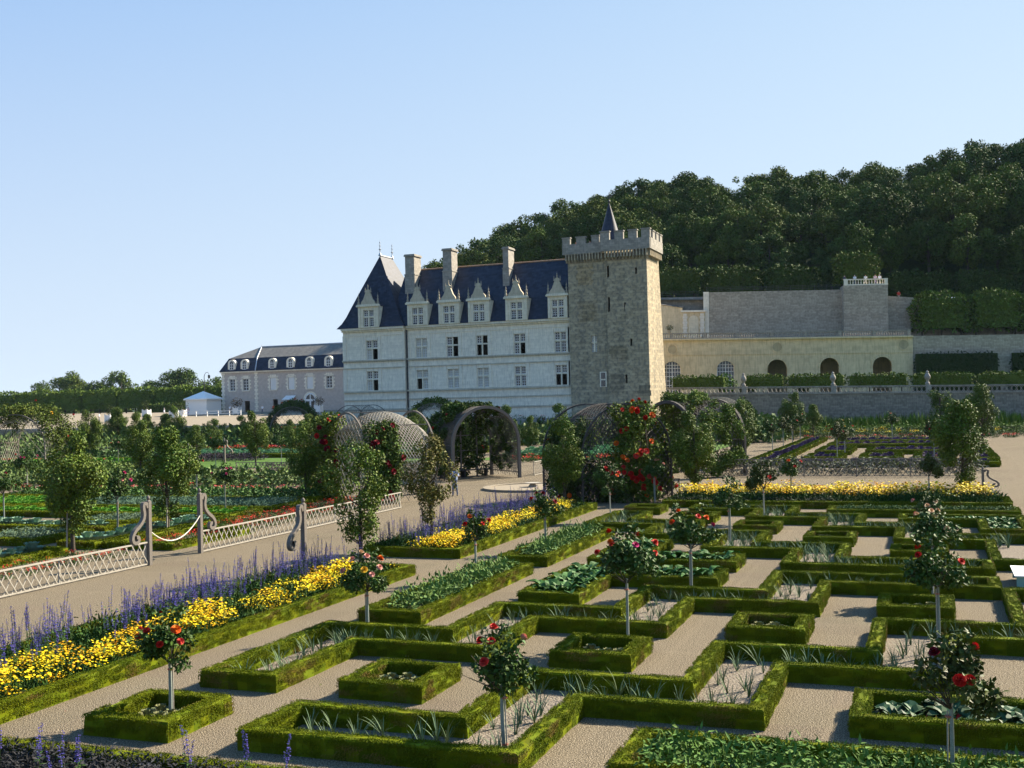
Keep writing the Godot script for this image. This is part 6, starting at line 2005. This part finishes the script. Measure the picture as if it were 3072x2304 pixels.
	part(u, "side_wall", b.mesh(M["grey_stone"]))
	b = Builder.new()
	b.box(Vector3(3.1, 18.4, 0.02), Vector3(0.9, 8.6, 0.3))
	part(u, "quoin_strip", b.mesh(M["white_stone"]))
	baluster_row(u, 25.0, 31.9, 23.1, 2.2, 0.42, 1.0, "white_stone")
	b = Builder.new()
	for i in 12: b.box(Vector3(3.2 + i * 1.95, 23.05, -0.5), Vector3(0.05, 1.0, 0.05))
	for y in [23.0, 23.25, 23.5]: b.box(Vector3(14, y, -0.5), Vector3(21.6, 0.04, 0.03))
	for i in 8: b.box(Vector3(-12 + i * 1.95, 22.6, -2.4), Vector3(0.05, 1.0, 0.05))
	for y in [22.5, 22.8, 23.05]: b.box(Vector3(-5, y, -2.4), Vector3(14, 0.04, 0.03))
	part(u, "railing", b.mesh(M["iron"]))
	b = Builder.new()
	b.prism(PackedVector2Array([Vector2(-6, 14), Vector2(2.9, 14), Vector2(2.9, 19.4), Vector2(-0.8, 19.4), Vector2(-0.8, 20.1), Vector2(-6, 20.9)]), -2.2, 0.6)
	var g := along("gatehouse", "pale gatehouse with a rusticated niche beside the keep", "building", up)
	part(g, "wall", b.mesh(M["ochre_stone"]))
	b = Builder.new()
	for j in 9:
		b.box(Vector3(-0.4, 15.4 + j * 0.44, 0.66), Vector3(0.8 if j % 2 else 0.6, 0.4, 0.12))
		b.box(Vector3(2.4, 15.4 + j * 0.44, 0.66), Vector3(0.8 if j % 2 else 0.6, 0.4, 0.12))
	b.box(Vector3(1.0, 19.5, 0.6), Vector3(4.2, 0.3, 0.6))
	part(g, "quoins", b.mesh(M["white_stone"]))
	b = Builder.new()
	b.col = Color(0.9, 0.86, 0.76)
	var nic := PackedVector2Array()
	for k in 9: nic.append(Vector2(1.0 + cos(PI * k / 8.0) * 0.8, 18.0 + sin(PI * k / 8.0) * 0.8))
	nic.append(Vector2(0.2, 15)); nic.append(Vector2(1.8, 15))
	b.prism(nic, 0.604, 0.64)
	part(g, "niche", b.mesh(M["white_stone"]))
	b = Builder.new()
	b.face(Vector3(-6.2, 21.0, 0.8), Vector3(-0.6, 20.15, 0.8), Vector3(-0.6, 20.6, -2.4), Vector3(-6.2, 21.5, -2.4), Vector3.UP)
	part(g, "roof", b.mesh(M["slate_worn"]))
	# clipped limes above
	b = Builder.new()
	b.face(Vector3(-34, 22.2, -0.9), Vector3(62, 20.4, -0.9), Vector3(62, 21.5, -30), Vector3(-34, 23.5, -30), Vector3.UP)
	b.face(Vector3(-34, 4, -0.95), Vector3(-17, 4, -0.95), Vector3(-17, 22.2, -0.95), Vector3(-34, 22.2, -0.95), Vector3.BACK)
	var t3 := struct("wood_terrace", b.mesh(M["meadow"]), up)
	t3.rotation = Vector3(0, TURN, TILT)
	var dirx := Vector3(cos(TURN), 0, -sin(TURN))
	var dirz := Vector3(sin(TURN), 0, cos(TURN))
	var rows := [[40.4, 15.0, 6.2, 9.0, 4.2, 1.8, Color(0.10, 0.15, 0.022), "clipped lime at the right, first beside the bastion wall"], [48.6, 15.0, 6.4, 9.0, 4.2, 1.8, Color(0.10, 0.15, 0.022), "clipped lime at the right, second from the bastion wall"], [57.0, 15.0, 6.5, 9.0, 4.2, 1.8, Color(0.10, 0.15, 0.022), "clipped lime at the right edge"], [28.2, 23.3, 5.0, 7.4, 4.0, -2.5, Color(0.085, 0.125, 0.02), "square clipped lime group above the bastion"], [-1.5, 23.2, 4.6, 9.6, 3.0, -6.5, Color(0.06, 0.095, 0.018), "clipped lime hedge row beside the keep above the wall"], [8.2, 23.1, 4.7, 9.6, 3.0, -6.5, Color(0.06, 0.095, 0.018), "clipped lime hedge row above the wall, second from the keep"], [18.0, 23.0, 4.6, 9.8, 3.0, -6.5, Color(0.05, 0.085, 0.016), "clipped lime hedge row left of the square limes"], [38.5, 21.6, 4.6, 11.0, 3.0, -6.5, Color(0.045, 0.075, 0.015), "clipped lime hedge row right of the square limes"], [49.8, 21.4, 4.8, 11.2, 3.0, -6.5, Color(0.05, 0.08, 0.016), "clipped lime hedge row at the right below the wood"], [61.0, 21.2, 4.8, 11.0, 3.0, -6.5, Color(0.05, 0.08, 0.016), "clipped lime hedge row running off at the right"]]
	for q in rows:
		var o := along("clipped_lime", q[7], "lime trees", up + dirx * q[0] + dirz * q[5] + Vector3(0, q[1] + TILT * q[0] - 0.4, 0), "clipped limes of the upper terraces")
		var trunk_h := 1.4 if q[0] > 36 and q[5] > 0 or q[5] == -2.5 else 0.3
		part(o, "crown", clipped(Vector3(q[3], q[2], q[4]), 12, 0.5, q[6], 0.42, 3.4 if q[5] > -3.0 else 5.0), Vector3(0, trunk_h * 0.6, 0))
		b = Builder.new()
		for k in 3: b.tube([Vector3(-q[3] * 0.33 + k * q[3] * 0.33, -0.4, 0), Vector3(-q[3] * 0.33 + k * q[3] * 0.33, 2.0, 0)], [0.16, 0.14], 6)
		part(o, "trunk", b.mesh(M["bark"]))
	# potted shrub on the terrace balustrade near the keep
	var pot := thing("potted_shrub", "round potted shrub on the arcade balustrade beside the keep", "potted plant", Vector3(-38.6, 15.6, -176.2))
	b = Builder.new()
	b.lathe([Vector2(0.2, -0.1), Vector2(0.36, 0.35), Vector2(0.4, 0.4), Vector2(0.0, 0.38)], 10)
	part(pot, "pot", b.mesh(M["grey_stone"]))
	part(pot, "shrub", crown([[Vector3(0, 0.75, 0), 0.5, Vector3(1.2, 0.8, 1.2)]], 260, 0.16, 0.1, Color(0.035, 0.05, 0.015), 0.3))

func circle(c: Vector2, r: float) -> PackedVector2Array:
	var p := PackedVector2Array()
	for k in 20: p.append(c + Vector2(cos(TAU * k / 20.0), sin(TAU * k / 20.0)) * r)
	return p

func crest(x: float) -> float:
	var t := [[-190, 6.0], [-150, 12.0], [-122, 25.0], [-110, 30.0], [-98, 35.0], [-87, 39.5], [-74, 43.0], [-55, 45.0], [-40, 43.0], [-16, 44.5], [4, 45.0], [20, 45.5], [60, 52.0], [120, 56.0]]
	for i in t.size() - 1:
		if x <= t[i + 1][0]: return lerpf(t[i][1], t[i + 1][1], clampf(inverse_lerp(t[i][0], t[i + 1][0], x), 0, 1))
	return 56.0

func hill_y(x: float, z: float) -> float:
	var f := clampf((-204.0 - z) / 58.0, 0, 1)
	var c := crest(x * (260.0 / maxf(200.0, -z)))
	var foot := minf(21.0, c)
	return lerpf(foot, c, pow(f, 0.8)) - maxf(0, (-262.0 - z)) * 0.12

func hillside() -> void:
	var b := Builder.new()
	for i in 34:
		for j in 12:
			var x0 := lerpf(-190, 110, i / 34.0)
			var x1 := lerpf(-190, 110, (i + 1) / 34.0)
			var z0 := lerpf(-204, -330, j / 12.0)
			var z1 := lerpf(-204, -330, (j + 1) / 12.0)
			if x0 < -92.0 and z1 > -228.0: continue
			b.face(Vector3(x0, hill_y(x0, z0), z0), Vector3(x1, hill_y(x1, z0), z0), Vector3(x1, hill_y(x1, z1), z1), Vector3(x0, hill_y(x0, z1), z1), Vector3.UP)
	struct("hill", b.mesh(M["meadow"]))
	var z := -209.0
	var row := 0
	while z > -268.0:
		var gap := 5.6
		var x := -118.0 * (-z / 260.0) + (row % 2) * 3.6
		while x < 42.0:
			var px := x + rf(-1.6, 1.6)
			var pz := z + rf(-2.0, 2.0)
			if px > -60.0 or z < -222.0:
				wood_tree(Vector3(px, hill_y(px, pz) - 0.3, pz), "broad leafy tree in the dense wood on the hillside", rng.randi_range(0, 5), rf(0.8, 1.2) * (0.78 if z > -212 else 1.0), "trees of the hillside wood")
			x += gap
		z -= 9.5
		row += 1

# ---------------------------------------------------------------- the forecourt on the left
func fc(z: float) -> float:
	return 2.3 + 2.3 * clampf((-156.0 - z) / 55.0, 0.0, 1.0)

func forecourt() -> void:
	var b := Builder.new()
	b.face(Vector3(-420, 2.3, -156), Vector3(-84, 2.3, -156), Vector3(-84, 4.6, -211), Vector3(-420, 4.6, -211), Vector3.UP)
	b.face(Vector3(-420, 4.6, -211), Vector3(-84, 4.6, -211), Vector3(-84, 4.6, -300), Vector3(-420, 4.6, -300), Vector3.UP)
	struct("forecourt", b.mesh(M["sand"]))
	b = Builder.new()
	b.box(Vector3(-252, 1.1, -155.7), Vector3(336, 2.3, 0.6))
	b.col = Color(1.3, 1.28, 1.2)
	b.box(Vector3(-252, 2.4, -155.7), Vector3(336, 0.34, 0.8))
	solo("forecourt_wall", b.mesh(M["grey_stone"]), "low stone wall that carries the forecourt at the left", "wall", Vector3.ZERO)
	b = Builder.new()
	b.box(Vector3(-60, 1.4, -145.5), Vector3(46, 2.9, 8.2))
	struct("castle_quay", b.mesh(M["grey_stone"]))
	mass("red_flowers", "red flowers along the quay under the castle", "flowers", [S["red_flowers"], S["greens"]], -82, -38, -142, -143.5, 1.0, 2.2, 3.2, WHITE, 2.85)
	# clipped lime alley behind the forecourt
	for i in 10:
		var x0 := -268.0 + i * 11.9
		var o := thing("clipped_lime_row", ["clipped lime row at the left edge", "clipped lime row, second from the left edge", "clipped lime row, third from the left edge", "clipped lime row, fourth from the left edge", "clipped lime row under the large far tree", "clipped lime row right of the large far tree", "clipped lime row behind the white planters", "clipped lime row behind the forecourt visitors", "clipped lime row left of the white tent", "clipped lime row behind the white tent"][i], "lime trees", Vector3(x0 + 6, 4.6, -236 - (9 - i) * 0.6), 0, "clipped lime rows of the forecourt")
		part(o, "crown", clipped(Vector3(12.0, 5.0, 5), 9, 0.55, Color(0.11, 0.165, 0.026), 0.4), Vector3(0, 1.2, 0))
		b = Builder.new()
		for k in 4: b.tube([Vector3(-4.4 + k * 2.9, -0.2, 0), Vector3(-4.4 + k * 2.9, 3.2, 0)], [0.2, 0.17], 6)
		part(o, "trunk", b.mesh(M["bark"]))
	part(thing("low_hedge", "low clipped hedge along the far side of the forecourt", "hedge", Vector3(-165, 4.6, -226)), "foliage", clipped(Vector3(34, 2.1, 1.6), 9, 0.45, Color(0.075, 0.115, 0.02), 0.2))
	part(thing("low_hedge", "low clipped hedge in shade at the left edge", "hedge", Vector3(-216, 4.6, -214)), "foliage", clipped(Vector3(40, 2.4, 2), 9, 0.45, Color(0.075, 0.115, 0.02), 0.2))
	# tall trees beyond
	var T := [[-318, 16.5, 0, 1.35, "small round tree beyond the limes at the far left"], [-308, 0, 1, 1.55, "left half of the large broad tree beyond the limes"], [-299, 0, 4, 1.6, "right half of the large broad tree beyond the limes"], [-287, 0, 2, 1.35, "first dark tree right of the large broad tree"], [-281, 0, 1, 1.25, "low rounded tree in the middle of the far group"], [-273, 0, 3, 1.6, "tallest tree of the middle far group"], [-266, 0, 5, 1.3, "tree at the right end of the middle far group"], [-254, 0, 0, 1.5, "left tree of the right far group beyond the limes"], [-246, 0, 2, 1.62, "middle tree of the right far group beyond the limes"], [-238, 0, 3, 1.35, "tree of the right far group next to the lamp"], [-230, 0, 1, 1.05, "low tree just left of the pale wing"]]
	for q in T:
		wood_tree(Vector3(q[0], -0.3, -330 - rf(0, 12)), q[4], q[2], q[3], "trees beyond the forecourt", "field_tree")
	# far ridge
	b = Builder.new()
	for i in 60:
		var x0 := lerpf(-1500, 300, i / 60.0)
		var x1 := lerpf(-1500, 300, (i + 1) / 60.0)
		var h0 := 30.0 + wob.get_noise_1d(x0 * 0.02) * 16.0
		var h1 := 30.0 + wob.get_noise_1d(x1 * 0.02) * 16.0
		b.face(Vector3(x0, -5, -1400), Vector3(x1, -5, -1400), Vector3(x1, h1, -1500), Vector3(x0, h0, -1500), Vector3(0, 1, 1))
		b.face(Vector3(x0, h0, -1500), Vector3(x1, h1, -1500), Vector3(x1, -5, -1700), Vector3(x0, -5, -1700), Vector3(0, 1, -1))
	struct("hills", b.mesh(M["meadow"]))
	# white tent
	var t := thing("white_tent", "white tent with a pyramid roof before the pale wing", "tent", Vector3(-144, 4.1, -200))
	b = Builder.new()
	for k in 4:
		var d := Vector3.RIGHT.rotated(Vector3.UP, k * PI / 2)
		var e := d.cross(Vector3.UP)
		b.face(d * 2.6 + e * 2.6, d * 2.6 - e * 2.6, d * 2.6 - e * 2.6 + Vector3.UP * 3.3, d * 2.6 + e * 2.6 + Vector3.UP * 3.3, d)
	part(t, "side_cloth", b.mesh(M["canvas"]))
	b = Builder.new()
	for k in 4:
		var d := Vector3.RIGHT.rotated(Vector3.UP, k * PI / 2)
		var e := d.cross(Vector3.UP)
		var nn := (d + Vector3.UP * 2).normalized()
		b.tri_n((d + e) * 2.95 + Vector3.UP * 3.3, (d - e) * 2.95 + Vector3.UP * 3.3, Vector3.UP * 4.9, nn, nn, nn)
		b.face((d + e) * 2.95 + Vector3.UP * 3.3, (d - e) * 2.95 + Vector3.UP * 3.3, (d - e) * 2.95 + Vector3.UP * 3.05, (d + e) * 2.95 + Vector3.UP * 3.05, d)
	part(t, "roof", b.mesh(M["canvas"]))
	# street lamp behind
	var lp := thing("street_lamp", "tall lamp post with a hanging lantern behind the tent", "lamp", Vector3(-166, 4.6, -231))
	b = Builder.new()
	b.tube([Vector3(0, 0, 0), Vector3(0, 8.6, 0), Vector3(0.4, 9.4, 0), Vector3(1.1, 9.5, 0), Vector3(1.4, 9.0, 0)], [0.14, 0.08, 0.06, 0.05, 0.04], 7)
	part(lp, "post", b.mesh(M["iron"]))
	b = Builder.new()
	b.lathe([Vector2(0.05, 8.95), Vector2(0.32, 8.7), Vector2(0.26, 8.1), Vector2(0.1, 8.0), Vector2(0, 8.0)], 8, Vector3(1.4, 0, 0))
	part(lp, "lantern", b.mesh(M["glass"]))
	# white planter boxes with shrubs
	var P := [[-166.5, -178, "white planter box at the left of the forecourt"], [-150.0, -178, "white planter box with a fence rail, second from the left"], [-141.0, -186, "white planter box beside the crouching visitor"], [-155.5, -196, "pale planter box far back on the forecourt"], [-114.0, -196, "white planter box before the arched door of the wing"], [-133.0, -196, "planter box with red shrub by the wing entrance"], [-143.5, -192, "white planter box close to the tent"]]
	for q in P:
		var o := thing("planter_box", q[2], "planter", Vector3(q[0], fc(q[1]), q[1]), 0, "white planter boxes on the forecourt")
		b = Builder.new()
		b.box(Vector3(0, 0.72, 0), Vector3(1.25, 1.15, 1.25))
		for sx in [-1, 1]:
			for sz in [-1, 1]: b.box(Vector3(sx * 0.58, 0.75, sz * 0.58), Vector3(0.2, 1.5, 0.2))
		part(o, "box", b.mesh(M["white_paint"]))
		var l := []
		for i in 9: l.append([ball() * 0.7 + Vector3(0, 2.3, 0), 0.6, Vector3.ONE])
		part(o, "shrub", crown(l, 380, 0.2, 0.14, Color(0.05, 0.07, 0.02) if q[0] < -134 else Color(0.09, 0.06, 0.025), 0.4))
		b = Builder.new()
		b.tube([Vector3(0, 1.2, 0), Vector3(0, 2.2, 0)], [0.07, 0.05], 6)
		part(o, "trunk", b.mesh(M["bark"]))
	# white rail in front of the wing
	var rl := thing("white_rail", "white rail before the entrance of the pale wing", "railing", Vector3(-136, fc(-190), -190))
	for y in [0.55, 1.05]:
		b = Builder.new()
		b.box(Vector3(0, y, 0), Vector3(16, 0.12, 0.08))
		part(rl, "rail", b.mesh(M["white_paint"]))
	for i in 7:
		b = Builder.new()
		b.box(Vector3(-7.9 + i * 2.63, 0.55, 0), Vector3(0.14, 1.2, 0.14))
		part(rl, "post", b.mesh(M["white_paint"]))

# ---------------------------------------------------------------- people
# body as one surface: bones with radii joined by a smooth minimum, meshed with surface nets
func body_mesh(pose: int, top: Color, legs: Color, hair: Color, skin: Color) -> ArrayMesh:
	var J := {"hip": Vector3(0, 0.93, 0), "chest": Vector3(0, 1.28, 0.01), "neck": Vector3(0, 1.5, 0.0), "head": Vector3(0, 1.64, 0.02)}
	var st := 0.0 if pose == 0 else (0.22 if pose == 1 else 0.1)
	var lean := 0.0
	J["kl"] = Vector3(-0.1, 0.5, 0.03 + st * 0.6); J["al"] = Vector3(-0.11, 0.08, st)
	J["kr"] = Vector3(0.1, 0.5, 0.03 - st * 0.2); J["ar"] = Vector3(0.11, 0.08, -st * 1.2)
	J["tl"] = J["al"] + Vector3(-0.02, -0.04, 0.15); J["tr"] = J["ar"] + Vector3(0.02, -0.04, 0.15)
	J["sl"] = Vector3(-0.18, 1.42, 0); J["sr"] = Vector3(0.18, 1.42, 0)
	J["el"] = Vector3(-0.25, 1.14, -0.03); J["wl"] = Vector3(-0.23, 0.9, 0.1)
	J["er"] = Vector3(0.25, 1.14, -0.03); J["wr"] = Vector3(0.23, 0.9, 0.1)
	if pose == 2:
		J["er"] = Vector3(0.24, 1.16, 0.1); J["wr"] = Vector3(0.1, 1.32, 0.28)
		J["el"] = Vector3(-0.24, 1.16, 0.1); J["wl"] = Vector3(-0.08, 1.3, 0.28)
	var bones := [["hip", "chest", 0.15, 0.16], ["chest", "neck", 0.14, 0.055], ["neck", "head", 0.055, 0.085], ["sl", "sr", 0.075, 0.075], ["hip", "kl", 0.1, 0.065], ["kl", "al", 0.062, 0.042], ["al", "tl", 0.045, 0.035], ["hip", "kr", 0.1, 0.065], ["kr", "ar", 0.062, 0.042], ["ar", "tr", 0.045, 0.035], ["sl", "el", 0.058, 0.045], ["el", "wl", 0.043, 0.034], ["sr", "er", 0.058, 0.045], ["er", "wr", 0.043, 0.034]]
	var segs := []
	for q in bones: segs.append([J[q[0]], J[q[1]] - J[q[0]], q[2], q[3]])
	segs.append([Vector3(0, 1.63, 0.01), Vector3(0, 0.05, 0.01), 0.095, 0.1])
	var cell := 0.036
	var lo := Vector3(-0.36, -0.02, -0.4)
	var nx := 20; var ny := 50; var nz := 23
	var val := PackedFloat32Array()
	val.resize(nx * ny * nz)
	for i in nx:
		for j in ny:
			for k in nz:
				var p := lo + Vector3(i, j, k) * cell
				var d := 1.0
				for s in segs:
					var ba: Vector3 = s[1]
					var h := clampf((p - s[0]).dot(ba) / maxf(ba.length_squared(), 0.0001), 0, 1)
					var e: float = (p - s[0] - ba * h).length() - lerpf(s[2], s[3], h)
					if e > 0.12 and d < 0.1: continue
					var m := clampf(0.5 + 0.5 * (d - e) / 0.035, 0, 1)
					d = lerpf(d, e, m) - 0.035 * m * (1 - m)
				val[(i * ny + j) * nz + k] = d
	var at := {}
	var b := Builder.new()
	for i in nx - 1:
		for j in ny - 1:
			for k in nz - 1:
				var sum := Vector3.ZERO
				var n := 0
				for e in [[0, 0, 0, 1, 0, 0], [0, 1, 0, 1, 1, 0], [0, 0, 1, 1, 0, 1], [0, 1, 1, 1, 1, 1], [0, 0, 0, 0, 1, 0], [1, 0, 0, 1, 1, 0], [0, 0, 1, 0, 1, 1], [1, 0, 1, 1, 1, 1], [0, 0, 0, 0, 0, 1], [1, 0, 0, 1, 0, 1], [0, 1, 0, 0, 1, 1], [1, 1, 0, 1, 1, 1]]:
					var v0 := val[((i + e[0]) * ny + j + e[1]) * nz + k + e[2]]
					var v1 := val[((i + e[3]) * ny + j + e[4]) * nz + k + e[5]]
					if (v0 < 0) != (v1 < 0):
						sum += Vector3(i + e[0], j + e[1], k + e[2]).lerp(Vector3(i + e[3], j + e[4], k + e[5]), v0 / (v0 - v1))
						n += 1
				if n: at[(i * ny + j) * nz + k] = lo + sum / n * cell
	for key in at:
		var k: int = key % nz
		var j: int = (key / nz) % ny
		var i: int = key / (nz * ny)
		var v := val[key]
		for ax in 3:
			var o1 := [ny * nz, nz, 1][ax] as int
			var o2 := [nz, 1, ny * nz][ax] as int
			var o3 := [1, ny * nz, nz][ax] as int
			if key + o1 >= val.size(): continue
			if (v < 0) == (val[key + o1] < 0): continue
			if not (at.has(key - o2) and at.has(key - o3) and at.has(key - o2 - o3)): continue
			var out := Vector3.ZERO
			out[ax] = 1.0 if v < 0 else -1.0
			var p: Vector3 = at[key]
			b.col = top
			if p.y < 0.98: b.col = legs
			if p.y < 0.1: b.col = Color(0.05, 0.045, 0.04)
			if p.y > 1.47: b.col = skin
			if p.y > 1.6 and p.z < 0.04 or p.y > 1.68: b.col = hair
			if absf(p.x) > 0.2 and p.y < 1.2 and p.y > 0.8 or pose == 2 and p.z > 0.17 and p.y > 1.1: b.col = skin
			b.face(at[key], at[key - o2], at[key - o2 - o3], at[key - o3], out)
	return b.mesh(M["cloth"])

func people() -> void:
	var skin := Color(0.5, 0.31, 0.22)
	var kinds := {
		"white": body_mesh(0, Color(0.74, 0.74, 0.76), Color(0.16, 0.17, 0.2), Color(0.5, 0.48, 0.45), skin),
		"white_walk": body_mesh(1, Color(0.74, 0.73, 0.72), Color(0.55, 0.52, 0.46), Color(0.08, 0.06, 0.05), skin),
		"pink_walk": body_mesh(1, Color(0.62, 0.46, 0.5), Color(0.36, 0.3, 0.5), Color(0.2, 0.12, 0.07), skin),
		"blue": body_mesh(2, Color(0.3, 0.38, 0.55), Color(0.12, 0.15, 0.25), Color(0.1, 0.07, 0.05), skin),
		"red": body_mesh(0, Color(0.62, 0.07, 0.05), Color(0.4, 0.36, 0.3), Color(0.09, 0.06, 0.05), skin),
		"dark": body_mesh(1, Color(0.07, 0.075, 0.1), Color(0.05, 0.05, 0.06), Color(0.05, 0.04, 0.03), skin)}
	var L := [["white", -117.0, 0, -157.0, "person in a white shirt with grey hair standing among the far pear trees", 0.3], ["pink_walk", -102.8, 0, -145.3, "person in a pink top walking before the far lattice fence", 1.0], ["blue", -26.0, 0, -60.0, "person in a light blue shirt holding something up inside the pale trellis", 0.2], ["blue", -46.8, 2.85, -143.6, "person in a dark blue shirt on the quay under the castle", 0.0], ["white_walk", -163.0, 3.3, -178, "person in white beside the left planter", 1.2], ["white", -152.5, 3.3, -178, "person in white close to the second planter", 2.0], ["white_walk", -139.5, 3.3, -187, "person in white beside the crouched planter", 0.5], ["dark", -148.0, 3.3, -203, "person in dark clothes on the forecourt", 0.0], ["white", -151.0, 3.3, -196, "person in white standing in the middle of the forecourt", -0.6], ["pink_walk", -145.0, 3.3, -196, "person in pale clothes right of the forecourt group", 0.8], ["white_walk", -145.6, 3.3, -189, "person in white at the corner of the tent", -1.2], ["white", -136.8, 3.3, -199, "first person in white at the wing entrance", 0.2], ["white_walk", -135.6, 3.3, -199.5, "second person in white at the wing entrance", 0.9], ["white", -127.0, 3.3, -196, "person in white right of the wing entrance", 0.1], ["red", -124.4, 3.3, -196, "person in a red top before the arched door", 0.4], ["red", -45.6, 25.5, -149.6, "person in a red top behind the left battlements of the keep", 0.0], ["pink_walk", -43.6, 25.5, -149.6, "person in a pink top behind the battlements of the keep", 0.0]]
	for q in L:
		var o := solo("person", kinds[q[0]], q[4], "person", Vector3(q[1], fc(q[3]) if q[2] == 3.3 else q[2], q[3]))
		o.rotation.y = q[5]
	var dirx := Vector3(cos(TURN), 0, -sin(TURN))
	var dirz := Vector3(sin(TURN), 0, cos(TURN))
	var B := [["dark", 25.7, "person in dark clothes at the left end of the bastion balustrade"], ["white", 27.3, "person in white on the bastion, second from the left"], ["white_walk", 29.0, "person in white in the middle of the bastion"], ["pink_walk", 30.5, "person in a pale top on the bastion, near its right end"], ["white", 31.2, "person in white at the right end of the bastion"]]
	for q in B:
		solo("person", kinds[q[0]], q[2], "person", Vector3(-38, 23.1 + TILT * q[1], -186) + dirx * q[1] + dirz * 1.4)
	solo("person", kinds["red"], "person in a red top at the low wall right of the bastion", "person", Vector3(-38, 21.0 + TILT * 34.7 - 0.3, -186) + dirx * 34.7 + dirz * -1.8)

func _ready() -> void:
	rng.seed = 20240611
	wob.seed = 5
	wob.frequency = 0.35
	wob.fractal_octaves = 2
	make_view()
	make_materials()
	make_plants()
	ground_sheets()
	castle()
	keep()
	wing()
	terraces()
	hillside()
	forecourt()
	near_square()
	borders()
	fences()
	left_square()
	far_left()
	far_squares()
	pears()
	roses()
	people()
